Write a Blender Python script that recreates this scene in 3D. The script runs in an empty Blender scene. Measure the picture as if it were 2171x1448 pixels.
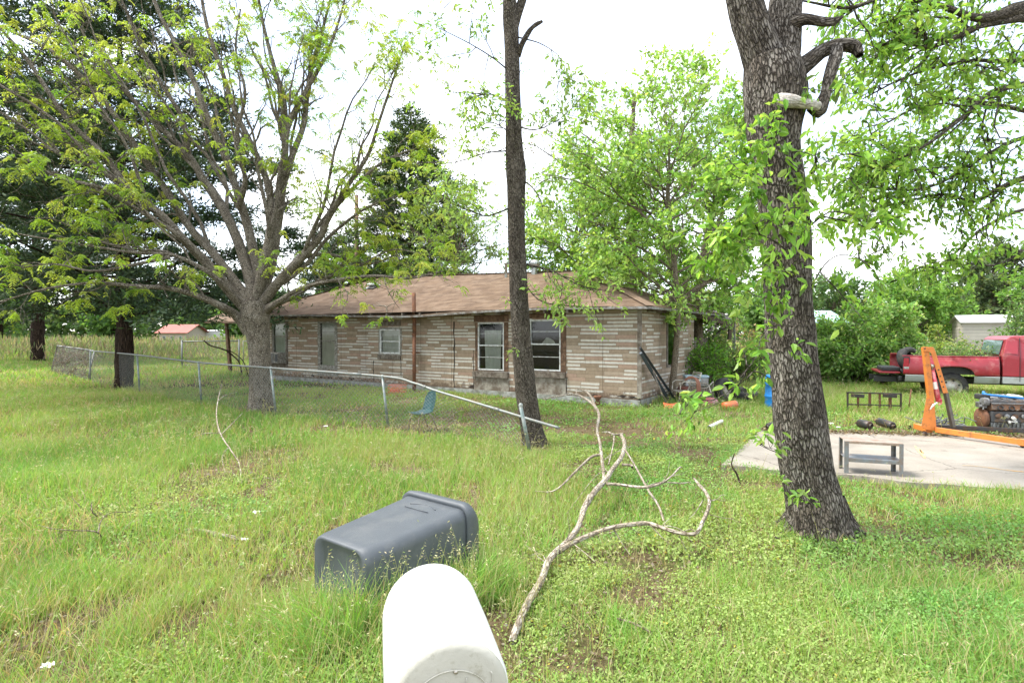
import bpy, bmesh, math, random
import numpy as np
from mathutils import Vector, Matrix, Euler
random.seed(11)
R = np.random.default_rng(7)
PI = math.pi
scene = bpy.context.scene
COL = scene.collection

# ---------------------------------------------------------------- camera
H, FPX, PITCH = 1.8, 1206.0, math.radians(0.9)
cd = bpy.data.cameras.new("camera")
cam = bpy.data.objects.new("camera", cd)
COL.objects.link(cam)
cam.location = (0, 0, H)
cam.rotation_euler = (math.radians(90) - PITCH, 0, 0)
cd.sensor_width = 36
cd.lens = 20
cd.clip_start = 0.05
cd.clip_end = 2000
scene.camera = cam

# ---------------------------------------------------------------- sky, sun, exposure
SUN_DIR = Vector((-0.50, 0.02, 0.86)).normalized()
elev = math.asin(SUN_DIR.z)
azim = math.atan2(SUN_DIR.x, SUN_DIR.y)
w = bpy.data.worlds.new("World")
scene.world = w
w.use_nodes = True
nt = w.node_tree
nt.nodes.clear()
N = nt.nodes.new
out = N("ShaderNodeOutputWorld"); bg = N("ShaderNodeBackground")
sky = N("ShaderNodeTexSky"); sky.sky_type = 'NISHITA'; sky.sun_disc = False
sky.sun_elevation = elev; sky.sun_rotation = azim
tc = N("ShaderNodeTexCoord"); mp = N("ShaderNodeMapping"); mp.inputs['Scale'].default_value = (1, 1, 2.2)
nz = N("ShaderNodeTexNoise"); nz.inputs['Scale'].default_value = 2.1; nz.inputs['Detail'].default_value = 6; nz.inputs['Roughness'].default_value = .55
cr = N("ShaderNodeValToRGB"); cr.color_ramp.elements[0].position = .42; cr.color_ramp.elements[1].position = .60
cr.color_ramp.elements[0].color = (.34, .34, .34, 1)
mx = N("ShaderNodeMix"); mx.data_type = 'RGBA'
nt.links.new(tc.outputs['Generated'], mp.inputs['Vector'])
nt.links.new(mp.outputs[0], nz.inputs['Vector'])
nt.links.new(nz.outputs['Fac'], cr.inputs[0])
nt.links.new(cr.outputs[0], mx.inputs['Factor'])
nt.links.new(sky.outputs[0], mx.inputs[6])
mx.inputs[7].default_value = (5.9, 6.0, 6.1, 1)      # bright cloud, before the 0.1 strength
nt.links.new(mx.outputs[2], bg.inputs['Color'])
bg.inputs['Strength'].default_value = 0.1
nt.links.new(bg.outputs[0], out.inputs['Surface'])

sd = bpy.data.lights.new("sun", 'SUN')
sd.energy = 1.5
sd.angle = math.radians(18)
sd.color = (1, .96, .88)
so = bpy.data.objects.new("sun", sd)
COL.objects.link(so)
so.rotation_euler = (-SUN_DIR).to_track_quat('-Z', 'Y').to_euler()

scene.view_settings.view_transform = 'Standard'
scene.view_settings.look = 'None'
scene.view_settings.exposure = 2.2
scene.view_settings.gamma = 1
scene.render.engine = 'CYCLES'
scene.cycles.max_bounces = 6
scene.cycles.diffuse_bounces = 3
scene.cycles.transmission_bounces = 4
scene.cycles.transparent_max_bounces = 6
scene.cycles.caustics_reflective = False
scene.cycles.caustics_refractive = False

# ---------------------------------------------------------------- measuring helpers (photograph pixel -> world)
CP, SP = math.cos(PITCH), math.sin(PITCH)
def ray(px, py):
    u = (px - 1085.5) / FPX; v = (724 - py) / FPX
    return np.array([u, CP + v * SP, v * CP - SP])
def P(px, py, Y):
    d = ray(px, py); t = Y / d[1]
    return np.array([d[0] * t, Y, H + d[2] * t])
def G(px, py, z=0.0):
    d = ray(px, py); t = (z - H) / d[2]
    return np.array([d[0] * t, d[1] * t, z])

# ---------------------------------------------------------------- object helpers
def tag(o, label=None, cat=None, group=None, kind=None):
    if label: o['label'] = label
    if cat: o['category'] = cat
    if group: o['group'] = group
    if kind: o['kind'] = kind
    return o
def empty(name, loc, label, cat, group=None, rz=0):
    o = bpy.data.objects.new(name, None); COL.objects.link(o)
    o.empty_display_size = .1
    o.location = tuple(loc); o.rotation_euler = (0, 0, rz)
    return tag(o, label, cat, group)
def np_mesh(name, V, Q=None, T=None, m=None, parent=None, col=None, bark=None, smooth=True, world=True):
    me = bpy.data.meshes.new(name)
    V = np.asarray(V, dtype=np.float32)
    if parent is not None and world:
        mw = np.array(Matrix.LocRotScale(parent.location, parent.rotation_euler, None).inverted() if parent.parent is None else
                      Matrix.LocRotScale(parent.parent.location, parent.parent.rotation_euler, None).inverted())
        V = (V @ mw[:3, :3].T + mw[:3, 3]).astype(np.float32)
    Q = np.zeros((0, 4), np.int32) if Q is None else np.asarray(Q, np.int32).reshape(-1, 4)
    T = np.zeros((0, 3), np.int32) if T is None else np.asarray(T, np.int32).reshape(-1, 3)
    me.vertices.add(len(V)); me.vertices.foreach_set('co', V.ravel())
    nl = Q.size + T.size
    me.loops.add(nl)
    me.loops.foreach_set('vertex_index', np.concatenate([Q.ravel(), T.ravel()]).astype(np.int32))
    me.polygons.add(len(Q) + len(T))
    st = np.concatenate([np.arange(len(Q)) * 4, Q.size + np.arange(len(T)) * 3]).astype(np.int32)
    me.polygons.foreach_set('loop_start', st)
    me.polygons.foreach_set('use_smooth', np.full(len(st), smooth, dtype=bool))
    if col is not None:
        a = me.attributes.new('col', 'FLOAT_COLOR', 'POINT')
        c = np.ones((len(V), 4), np.float32); c[:, :3] = col
        a.data.foreach_set('color', c.ravel())
    if bark is not None:
        a = me.attributes.new('bark', 'FLOAT_VECTOR', 'POINT')
        a.data.foreach_set('vector', np.asarray(bark, np.float32).ravel())
    me.update(calc_edges=True)
    if m: me.materials.append(m)
    o = bpy.data.objects.new(name, me); COL.objects.link(o)
    if parent is not None: o.parent = parent
    return o

class MB:
    """collects simple solids into one mesh"""
    def __init__(s): s.V = []; s.F = []; s.S = []
    def add(s, V, F, smooth=False):
        b = len(s.V); s.V += [tuple(v) for v in V]; s.F += [tuple(b + i for i in f) for f in F]; s.S += [smooth] * len(F)
        return s
    def box(s, c, d, rot=None, taper=1.0):
        x, y, z = d[0] / 2, d[1] / 2, d[2] / 2
        vs = [(-x, -y, -z), (x, -y, -z), (x, y, -z), (-x, y, -z), (-x * taper, -y * taper, z), (x * taper, -y * taper, z), (x * taper, y * taper, z), (-x * taper, y * taper, z)]
        M = Euler(rot).to_matrix() if rot else Matrix.Identity(3)
        return s.add([M @ Vector(v) + Vector(c) for v in vs], [(3, 2, 1, 0), (4, 5, 6, 7), (0, 1, 5, 4), (1, 2, 6, 5), (2, 3, 7, 6), (3, 0, 4, 7)])
    def bar(s, a, b, wd, dp, up=(0, 0, 1)):
        """rectangular bar from a to b"""
        a = Vector(a); b = Vector(b); t = (b - a).normalized(); up = Vector(up)
        sx = t.cross(up)
        if sx.length < 1e-3: sx = t.cross(Vector((0, 1, 0)))
        sx.normalize(); sy = sx.cross(t).normalized()
        vs = []
        for p in (a, b):
            for i, j in ((-1, -1), (1, -1), (1, 1), (-1, 1)):
                vs.append(p + sx * i * wd / 2 + sy * j * dp / 2)
        return s.add(vs, [(0, 1, 2, 3), (7, 6, 5, 4), (0, 4, 5, 1), (1, 5, 6, 2), (2, 6, 7, 3), (3, 7, 4, 0)])
    def tube(s, pts, r, k=10, cap=True):
        pts = [Vector(p) for p in pts]; n = len(pts)
        rr = r if hasattr(r, '__len__') else [r] * n
        vs = []; ref = None
        for i, p in enumerate(pts):
            t = (pts[min(i + 1, n - 1)] - pts[max(i - 1, 0)]).normalized()
            if ref is None:
                ref = Vector((0, 0, 1)) if abs(t.z) < .8 else Vector((1, 0, 0))
            e1 = t.cross(ref).normalized(); e2 = e1.cross(t)
            ref = e2 if e2.length > .1 else ref
            for j in range(k):
                a = 2 * PI * j / k
                vs.append(p + (e1 * math.cos(a) + e2 * math.sin(a)) * rr[i])
        fs = [(i * k + j, i * k + (j + 1) % k, (i + 1) * k + (j + 1) % k, (i + 1) * k + j) for i in range(n - 1) for j in range(k)]
        s.add(vs, fs, True)
        if cap:
            s.add(vs[:k], [tuple(range(k))[::-1]]); s.add(vs[-k:], [tuple(range(k))])
        return s
    def lathe(s, prof, c=(0, 0, 0), k=24, rot=None, smooth=True):
        M = Euler(rot).to_matrix() if rot else Matrix.Identity(3)
        vs = [M @ Vector((r * math.cos(2 * PI * j / k), r * math.sin(2 * PI * j / k), z)) + Vector(c) for r, z in prof for j in range(k)]
        fs = [(i * k + j, i * k + (j + 1) % k, (i + 1) * k + (j + 1) % k, (i + 1) * k + j) for i in range(len(prof) - 1) for j in range(k)]
        return s.add(vs, fs, smooth)
    def prism(s, poly, a, b):
        """poly: list of (u, v); a(u,v) -> point front, b(u,v) -> point back"""
        n = len(poly); vs = [a(*p) for p in poly] + [b(*p) for p in poly]
        return s.add(vs, [tuple(range(n))[::-1], tuple(range(n, 2 * n))] + [(i, (i + 1) % n, n + (i + 1) % n, n + i) for i in range(n)])
    def grid(s, fn, nu, nv, smooth=True):
        vs = [fn(i / nu, j / nv) for j in range(nv + 1) for i in range(nu + 1)]
        fs = [(j * (nu + 1) + i, j * (nu + 1) + i + 1, (j + 1) * (nu + 1) + i + 1, (j + 1) * (nu + 1) + i) for j in range(nv) for i in range(nu)]
        return s.add(vs, fs, smooth)
    def build(s, name, m, parent=None, bevel=0, label=None, local=True, subsurf=0, fixn=True):
        me = bpy.data.meshes.new(name)
        me.from_pydata([tuple(v) for v in s.V], [], s.F)
        me.polygons.foreach_set('use_smooth', s.S)
        me.update()
        if fixn:
            bm = bmesh.new(); bm.from_mesh(me)
            bmesh.ops.remove_doubles(bm, verts=bm.verts, dist=1e-5)
            bmesh.ops.recalc_face_normals(bm, faces=bm.faces)
            if parent is not None and not local:
                root = parent
                while root.parent: root = root.parent
                bm.transform(Matrix.LocRotScale(root.location, root.rotation_euler, None).inverted())
            bm.to_mesh(me); bm.free()
        me.materials.append(m)
        o = bpy.data.objects.new(name, me); COL.objects.link(o)
        if parent is not None: o.parent = parent
        if bevel:
            md = o.modifiers.new('bevel', 'BEVEL'); md.width = bevel; md.segments = 2; md.limit_method = 'ANGLE'; md.angle_limit = math.radians(40)
            try: md.harden_normals = False
            except Exception: pass
        if subsurf:
            md = o.modifiers.new('sub', 'SUBSURF'); md.levels = subsurf; md.render_levels = subsurf
        if label: o['label'] = label
        return o

# ---------------------------------------------------------------- materials
def newmat(name):
    m = bpy.data.materials.new(name); m.use_nodes = True
    t = m.node_tree; t.nodes.clear()
    o = t.nodes.new("ShaderNodeOutputMaterial"); b = t.nodes.new("ShaderNodeBsdfPrincipled")
    t.links.new(b.outputs[0], o.inputs[0])
    return m, t, b, o
def noise_node(t, scale, detail=5, rough=.6, coord='Object', vscale=None):
    c = t.nodes.new("ShaderNodeTexCoord"); n = t.nodes.new("ShaderNodeTexNoise")
    n.inputs['Scale'].default_value = scale; n.inputs['Detail'].default_value = detail; n.inputs['Roughness'].default_value = rough
    if vscale:
        mpp = t.nodes.new("ShaderNodeMapping"); mpp.inputs['Scale'].default_value = vscale
        t.links.new(c.outputs[coord], mpp.inputs[0]); t.links.new(mpp.outputs[0], n.inputs['Vector'])
    else:
        t.links.new(c.outputs[coord], n.inputs['Vector'])
    return n
def ramp(t, src, stops, constant=False):
    r = t.nodes.new("ShaderNodeValToRGB"); e = r.color_ramp.elements
    while len(e) < len(stops): e.new(.5)
    for i, (p, c) in enumerate(stops):
        e[i].position = p; e[i].color = (*c, 1) if len(c) == 3 else c
    if constant: r.color_ramp.interpolation = 'CONSTANT'
    t.links.new(src, r.inputs[0])
    return r
def mixc(t, f, a, b, mode='MIX'):
    n = t.nodes.new("ShaderNodeMix"); n.data_type = 'RGBA'; n.blend_type = mode
    for sock, v in ((n.inputs['Factor'], f), (n.inputs[6], a), (n.inputs[7], b)):
        if isinstance(v, (int, float)): sock.default_value = v
        elif isinstance(v, tuple): sock.default_value = (*v, 1) if len(v) == 3 else v
        else: t.links.new(v, sock)
    return n.outputs[2]
def bumpn(t, b, h, strength, dist=.02):
    n = t.nodes.new("ShaderNodeBump"); n.inputs['Strength'].default_value = strength; n.inputs['Distance'].default_value = dist
    t.links.new(h, n.inputs['Height']); t.links.new(n.outputs[0], b.inputs['Normal'])
def pm(name, c, rough=.6, metal=0, var=.25, scale=6, dirt=None, dirtamt=.5, dscale=3, bump=.1, bscale=60, spec=.5):
    """painted / plain surface with mottling and optional second wear colour"""
    m, t, b, o = newmat(name)
    n = noise_node(t, scale)
    lo = tuple(x * (1 - var) for x in c); hi = tuple(min(1, x * (1 + var)) for x in c)
    r = ramp(t, n.outputs['Fac'], [(.3, lo), (.7, hi)])
    colr = r.outputs[0]
    if dirt:
        n2 = noise_node(t, dscale, 8, .7)
        r2 = ramp(t, n2.outputs['Fac'], [(.62 - dirtamt * .25, (0, 0, 0)), (.70 - dirtamt * .12, (1, 1, 1))])
        colr = mixc(t, r2.outputs[0], colr, dirt)
    t.links.new(colr, b.inputs['Base Color'])
    b.inputs['Roughness'].default_value = rough; b.inputs['Metallic'].default_value = metal
    b.inputs['Specular IOR Level'].default_value = spec
    if bump:
        n3 = noise_node(t, bscale, 4)
        bumpn(t, b, n3.outputs['Fac'], bump, .01)
    return m
def leafmat(name, trans=.35, rough=.55):
    m, t, b, o = newmat(name)
    a = t.nodes.new("ShaderNodeAttribute"); a.attribute_name = 'col'
    t.links.new(a.outputs['Color'], b.inputs['Base Color'])
    b.inputs['Roughness'].default_value = rough; b.inputs['Specular IOR Level'].default_value = .35
    tr = t.nodes.new("ShaderNodeBsdfTranslucent")
    tc_ = mixc(t, 1.0, a.outputs['Color'], (1.5, 1.4, .7), 'MULTIPLY')
    t.links.new(tc_, tr.inputs['Color'])
    ms = t.nodes.new("ShaderNodeMixShader"); ms.inputs[0].default_value = trans
    t.links.new(b.outputs[0], ms.inputs[1]); t.links.new(tr.outputs[0], ms.inputs[2]); t.links.new(ms.outputs[0], o.inputs[0])
    return m
def barkmat(name, c_dark, c_mid, c_light, plate=22, stretch=.4, depth=.03, patch=.5):
    m, t, b, o = newmat(name)
    a = t.nodes.new("ShaderNodeAttribute"); a.attribute_name = 'bark'
    mpp = t.nodes.new("ShaderNodeMapping"); mpp.inputs['Scale'].default_value = (1, 1, stretch)
    t.links.new(a.outputs['Vector'], mpp.inputs[0])
    nd = t.nodes.new("ShaderNodeTexNoise"); nd.inputs['Scale'].default_value = plate * .9; nd.inputs['Detail'].default_value = 4
    t.links.new(mpp.outputs[0], nd.inputs['Vector'])
    vm = t.nodes.new("ShaderNodeVectorMath"); vm.operation = 'MULTIPLY_ADD'
    vm.inputs[1].default_value = (.05 * 22 / plate,) * 3
    t.links.new(nd.outputs['Color'], vm.inputs[0]); t.links.new(mpp.outputs[0], vm.inputs[2])
    v = t.nodes.new("ShaderNodeTexVoronoi"); v.feature = 'DISTANCE_TO_EDGE'; v.inputs['Scale'].default_value = plate
    t.links.new(vm.outputs[0], v.inputs['Vector'])
    v2 = t.nodes.new("ShaderNodeTexVoronoi"); v2.feature = 'F1'; v2.inputs['Scale'].default_value = plate
    t.links.new(vm.outputs[0], v2.inputs['Vector'])
    n = t.nodes.new("ShaderNodeTexNoise"); n.inputs['Scale'].default_value = 60; n.inputs['Detail'].default_value = 6; n.inputs['Roughness'].default_value = .7
    t.links.new(a.outputs['Vector'], n.inputs['Vector'])
    pn = t.nodes.new("ShaderNodeTexNoise"); pn.inputs['Scale'].default_value = 4; pn.inputs['Detail'].default_value = 5
    t.links.new(a.outputs['Vector'], pn.inputs['Vector'])
    cn = t.nodes.new("ShaderNodeTexNoise"); cn.inputs['Scale'].default_value = plate * .35; cn.inputs['Detail'].default_value = 3
    t.links.new(mpp.outputs[0], cn.inputs['Vector'])
    cm = t.nodes.new("ShaderNodeMath"); cm.operation = 'MULTIPLY_ADD'; cm.inputs[1].default_value = .34; t.links.new(cn.outputs['Fac'], cm.inputs[0])
    dsub = t.nodes.new("ShaderNodeMath"); dsub.operation = 'SUBTRACT'; dsub.inputs[1].default_value = .17; t.links.new(v.outputs['Distance'], cm.inputs[2]); t.links.new(cm.outputs[0], dsub.inputs[0])
    r = ramp(t, dsub.outputs[0], [(.0, c_dark), (.16, c_mid)])
    rr = ramp(t, n.outputs['Fac'], [(.32, (.45, .45, .45)), (.70, (1.5, 1.48, 1.45))])
    c1 = mixc(t, 1.0, r.outputs[0], rr.outputs[0], 'MULTIPLY')
    sep = t.nodes.new("ShaderNodeSeparateColor"); t.links.new(v2.outputs['Color'], sep.inputs[0])
    r2 = ramp(t, sep.outputs[0], [(.5, (0, 0, 0)), (1, (.38, .38, .38))])
    pr = ramp(t, pn.outputs['Fac'], [(.42, (0, 0, 0)), (.68, (patch,) * 3)])
    ad = mixc(t, 1.0, r2.outputs[0], pr.outputs[0], 'ADD')
    edge = ramp(t, dsub.outputs[0], [(.04, (0, 0, 0)), (.2, (1, 1, 1))])
    ff = mixc(t, 1.0, ad, edge.outputs[0], 'MULTIPLY')
    c2 = mixc(t, ff, c1, mixc(t, .5, c_light, rr.outputs[0], 'MULTIPLY'))
    t.links.new(c2, b.inputs['Base Color'])
    b.inputs['Roughness'].default_value = .95; b.inputs['Specular IOR Level'].default_value = .15
    hr = ramp(t, dsub.outputs[0], [(-.0, (0, 0, 0)), (.25, (.8, .8, .8))])
    hh = mixc(t, .3, hr.outputs[0], n.outputs['Color'], 'ADD')
    bumpn(t, b, hh, 1.0, depth)
    return m

# ---------------------------------------------------------------- value noise
_perm = R.random((256, 256))
def vnoise(x, y, s):
    x = np.asarray(x, float) / s; y = np.asarray(y, float) / s
    xi = np.floor(x).astype(int); yi = np.floor(y).astype(int)
    fx = x - xi; fy = y - yi; fx = fx * fx * (3 - 2 * fx); fy = fy * fy * (3 - 2 * fy)
    g = lambda a, b: _perm[a & 255, b & 255]
    return (g(xi, yi) * (1 - fx) + g(xi + 1, yi) * fx) * (1 - fy) + (g(xi, yi + 1) * (1 - fx) + g(xi + 1, yi + 1) * fx) * fy
def gz(x, y):
    return (vnoise(x, y, 1.7) - .5) * .07 + (vnoise(x + 31, y + 9, .45) - .5) * .02

# ---------------------------------------------------------------- branches and leaves
class Wood:
    def __init__(s): s.V = []; s.Q = []; s.B = []; s.n = 0
    def tube(s, pts, rad, k=6, lump=0):
        pts = np.asarray(pts, float); n = len(pts); rad = np.broadcast_to(np.asarray(rad, float), (n,))
        t = np.gradient(pts, axis=0); t /= np.linalg.norm(t, axis=1)[:, None] + 1e-9
        m = t.mean(0); ref = np.zeros(3); ref[np.argmin(np.abs(m))] = 1
        e1 = np.cross(t, ref); e1 /= np.linalg.norm(e1, axis=1)[:, None] + 1e-9
        e2 = np.cross(e1, t)
        a = np.arange(k) * 2 * PI / k
        L = np.concatenate([[0], np.cumsum(np.linalg.norm(np.diff(pts, axis=0), axis=1))])
        rr = np.repeat(rad[:, None], k, 1)
        if lump:
            A, LL = np.meshgrid(a, L)
            off = R.random() * 50
            rr = rr * (1 + lump * (2 * vnoise(np.cos(A) * 1.5 + 9 + off, LL * 2.2 + np.sin(A) * 1.5 + 9, .8) - 1) + lump * .5 * (2 * vnoise(np.cos(A) * 5 + 20 + off, LL * 7 + np.sin(A) * 5 + 20, .8) - 1))
        V = pts[:, None, :] + rr[:, :, None] * (np.cos(a)[None, :, None] * e1[:, None, :] + np.sin(a)[None, :, None] * e2[:, None, :])
        off = R.random(3) * 20
        Bk = np.stack([rad[:, None] * np.cos(a)[None], rad[:, None] * np.sin(a)[None], np.repeat(L[:, None], k, 1)], -1) + off
        i = np.arange(n - 1)[:, None] * k; j = np.arange(k)[None]; j2 = (j + 1) % k
        Q = np.stack([i + j, i + j2, i + k + j2, i + k + j], -1).reshape(-1, 4) + s.n
        s.V.append(V.reshape(-1, 3)); s.B.append(Bk.reshape(-1, 3)); s.Q.append(Q); s.n += n * k
        # closed tip
        return pts
    def build(s, name, m, parent):
        return np_mesh(name, np.concatenate(s.V), np.concatenate(s.Q), None, m, parent, bark=np.concatenate(s.B))
def resample(pts, rad, n):
    """Catmull-Rom through the points"""
    pts = np.asarray(pts, float); rad = np.asarray(rad, float)
    A = np.concatenate([pts, rad[:, None]], 1)
    A = np.concatenate([[2 * A[0] - A[1]], A, [2 * A[-1] - A[-2]]])
    o = []
    m = len(pts) - 1
    for i in range(n):
        u = i / (n - 1) * m; k = min(int(u), m - 1); f = u - k
        p0, p1, p2, p3 = A[k:k + 4]
        o.append(.5 * (2 * p1 + (p2 - p0) * f + (2 * p0 - 5 * p1 + 4 * p2 - p3) * f * f + (3 * p1 - p0 - 3 * p2 + p3) * f ** 3))
    o = np.array(o)
    return o[:, :3], np.maximum(o[:, 3], .001)
def wander(a, b, n, amp, sag=0.0):
    """crooked path from a to b"""
    a = np.asarray(a, float); b = np.asarray(b, float); L = np.linalg.norm(b - a)
    u = np.linspace(0, 1, n)[:, None]
    p = a + (b - a) * u
    o = R.normal(size=(n, 3)) * amp * L; o[0] = 0; o[-1] *= .3
    o[1:-1] = (o[:-2] + 2 * o[1:-1] + o[2:]) / 3 if n > 2 else o[1:-1]
    p = p + o
    p[:, 2] += sag * L * (u[:, 0] * (1 - u[:, 0])) * 4
    return p
def unit(v): return v / (np.linalg.norm(v, axis=-1, keepdims=True) + 1e-9)
class Leaves:
    def __init__(s): s.P = []; s.D = []; s.S = []; s.C = []
    def put(s, pos, dirs, size, col):
        s.P.append(pos); s.D.append(dirs); s.S.append(size); s.C.append(col)
    def build(s, name, m, parent, wr=.42, fold=False):
        Pp = np.concatenate(s.P); D = unit(np.concatenate(s.D)); S = np.concatenate(s.S)[:, None]; C = np.concatenate(s.C)
        n = len(Pp)
        rnd = R.normal(size=(n, 3)); side = unit(np.cross(D, rnd + np.array([0, 0, 1.2]))); nor = np.cross(side, D)
        w_ = S * wr
        if not fold:
            V = np.stack([Pp, Pp + D * S * .45 + side * w_ * .5, Pp + D * S, Pp + D * S * .45 - side * w_ * .5], 1)
            Q = np.arange(n)[:, None] * 4 + np.arange(4)[None]
            return np_mesh(name, V.reshape(-1, 3), Q, None, m, parent, col=np.repeat(C, 4, 0), smooth=False)
        k = .22 * w_
        V = np.stack([Pp, Pp + D * S * .28 + side * w_ * .45 + nor * k, Pp + D * S * .68 + side * w_ * .36 + nor * k, Pp + D * S - nor * k * .8,
                      Pp + D * S * .68 - side * w_ * .36 + nor * k, Pp + D * S * .28 - side * w_ * .45 + nor * k], 1)
        b = np.arange(n)[:, None] * 6
        Q = np.concatenate([b + np.array([[0, 1, 2, 3]]), b + np.array([[0, 3, 4, 5]])])
        return np_mesh(name, V.reshape(-1, 3), Q, None, m, parent, col=np.repeat(C, 6, 0), smooth=False)
def pick(cols, n, jit=.18):
    cols = np.array(cols); c = cols[R.integers(0, len(cols), n)] * (1 + R.normal(size=(n, 1)) * jit)
    return np.clip(c * (1 + R.normal(size=(n, 3)) * .05), .004, .9)
def leaf_twig(lv, path, n, size, cols, droop=.4, spread=.03):
    """leaves set along a twig"""
    m = len(path); u = R.random(n) * .85 + .15
    idx = np.minimum((u * (m - 1)).astype(int), m - 2); f = (u * (m - 1) - idx)[:, None]
    pos = path[idx] * (1 - f) + path[idx + 1] * f + R.normal(size=(n, 3)) * spread
    d = unit(path[-1] - path[0])[None] * .6 + R.normal(size=(n, 3)) * .7; d[:, 2] -= droop
    lv.put(pos, d, size * (.45 + .95 * R.random(n)), pick(cols, n, .24))
def branchlets(wd, lv, limbs, n2, len2, n3, len3, nleaf, lsize, cols, up=.3, start=.25, r2=.35, droop=.4, mode='leaf', n4=0, spread=.03, k2=5, leafprob=1.0, twr=.004):
    """secondary branches on limbs, twigs on those, leaves on the twigs"""
    for pts, rad in limbs:
        L = np.linalg.norm(np.diff(pts, axis=0), axis=1).sum()
        cnt = max(2, int(n2 * L))
        for _ in range(cnt):
            u = start + (1 - start) * R.random() ** .8; i = min(int(u * (len(pts) - 1)), len(pts) - 2)
            p0 = pts[i]; t = unit(pts[i + 1] - pts[i]); d = unit(t * .7 + unit(R.normal(size=3)) * .9 + np.array([0, 0, up]))
            l2 = len2 * (.5 + R.random()) * (1.1 - .5 * u)
            ra = min(rad[i] * r2 + .004, .05)
            b = wander(p0, p0 + d * l2, 6, .06, .03)
            wd.tube(b, np.linspace(ra, ra * .35, 6), k2)
            for _ in range(n3):
                v = .25 + .75 * R.random(); j = min(int(v * 5), 4)
                q = b[j]; d3 = unit(unit(b[-1] - b[0]) * .6 + unit(R.normal(size=3)) * .9 + np.array([0, 0, up * .5]))
                l3 = len3 * (.5 + R.random())
                tw = wander(q, q + d3 * l3, 4, .08, .02)
                wd.tube(tw, np.linspace(min(ra * .45, twr * 1.6), twr * .5, 4), 3)
                if R.random() > leafprob: continue
                if mode == 'leaf': leaf_twig(lv, tw, nleaf, lsize, cols, droop, spread)
                else: compound(lv, tw, nleaf, lsize, cols)
def compound(lv, tw, nleaf, lsize, cols):
    """tuft of drooping compound leaves at a twig end"""
    for e in ([tw[-1]] if R.random() < .6 else [tw[-1], tw[-2]]):
        c0 = pick(cols, 1, .15)[0]
        for _ in range(nleaf):
            d = unit(R.normal(size=3) * np.array([1, 1, .5]) + np.array([0, 0, .25]))
            m = 7; u = np.linspace(.25, 1, m)[:, None]; l = lsize * 2.6 * (.7 + .5 * R.random())
            st = e + d * l * u; st[:, 2] -= (u[:, 0] ** 2) * l * .75
            dd = unit(d + np.array([0, 0, -1.0]))
            sd = unit(np.cross(dd, [0, 0, 1.0]))
            for sgn in (-1, 1):
                lv.put(st, dd[None] * .6 + sd[None] * sgn * .9 + R.normal(size=(m, 3)) * .2 + np.array([0, 0, -.35]), lsize * (.7 + .5 * R.random(m)), np.clip(c0[None] * (1 + R.normal(size=(m, 1)) * .1), .01, .9))
def envelope_tree(name, label, base, trunk, crown_c, crown_r, n1, n2, n3, nleaf, lsize, cols, bark, leafm, group=None, cat='tree', len2=1.2, len3=.5, up=.25, wr=.5, shape='ellipsoid', spread=.05, droop=.3, lumpy=.5, start=.3, leafprob=1., twr=.004, crown_r2=None, fold=False, trunk_k=12):
    """trunk: list of (point, radius). Limbs run from the trunk to points spread through the crown."""
    t = empty(name, base, label, cat, group)
    wd = Wood(); lv = Leaves()
    tp, tr = resample([p for p, r in trunk], [r for p, r in trunk], 24)
    wd.tube(tp, tr, trunk_k, .12)
    limbs = [(tp[8:], tr[8:])] if n1 < 4 else [(tp[14:], tr[14:])]
    cc = np.asarray(crown_c, float); rr = np.asarray(crown_r, float)
    for i in range(n1):
        v = unit(R.normal(size=3)); rad = .55 + .45 * R.random() ** .5
        lump = 1 + lumpy * (vnoise(v[0] * 2 + 5, v[1] * 2 + v[2] * 2 + 5, .7) - .6)
        if shape == 'cone':
            h = R.random() ** 1.2; ang = R.random() * 2 * PI
            q = cc + np.array([math.cos(ang) * rr[0] * (1 - h) ** .8 * lump, math.sin(ang) * rr[1] * (1 - h) ** .8 * lump, (2 * h - 1) * rr[2]])
            k = q[2] - .1 * rr[2]
        else:
            q = cc + v * rr * rad * lump
            k = min(q[2] - .35 * np.linalg.norm((q - cc)[:2]), q[2])
        zs = tp[:, 2]; j = int(np.argmin(np.abs(zs - np.clip(k - .4 * rr[2] * (shape != 'cone') * R.random(), zs[0] + .35 * (zs[-1] - zs[0]), zs[-1]))))
        a = tp[j]; lp = wander(a, q, 9, .035, .06 if shape != 'cone' else .02)
        r0 = min(tr[j] * .5, .010 * np.linalg.norm(q - a) + .006)
        lr = np.linspace(r0, r0 * .25, 9)
        wd.tube(lp, lr, 6); limbs.append((lp, lr))
    branchlets(wd, lv, limbs, n2, len2, n3, len3, nleaf, lsize, cols, up, start=start, spread=spread, droop=droop, leafprob=leafprob, twr=twr)
    wd.build('trunk', bark, t)
    lv.build('crown', leafm, t, wr, fold)
    return t
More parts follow.
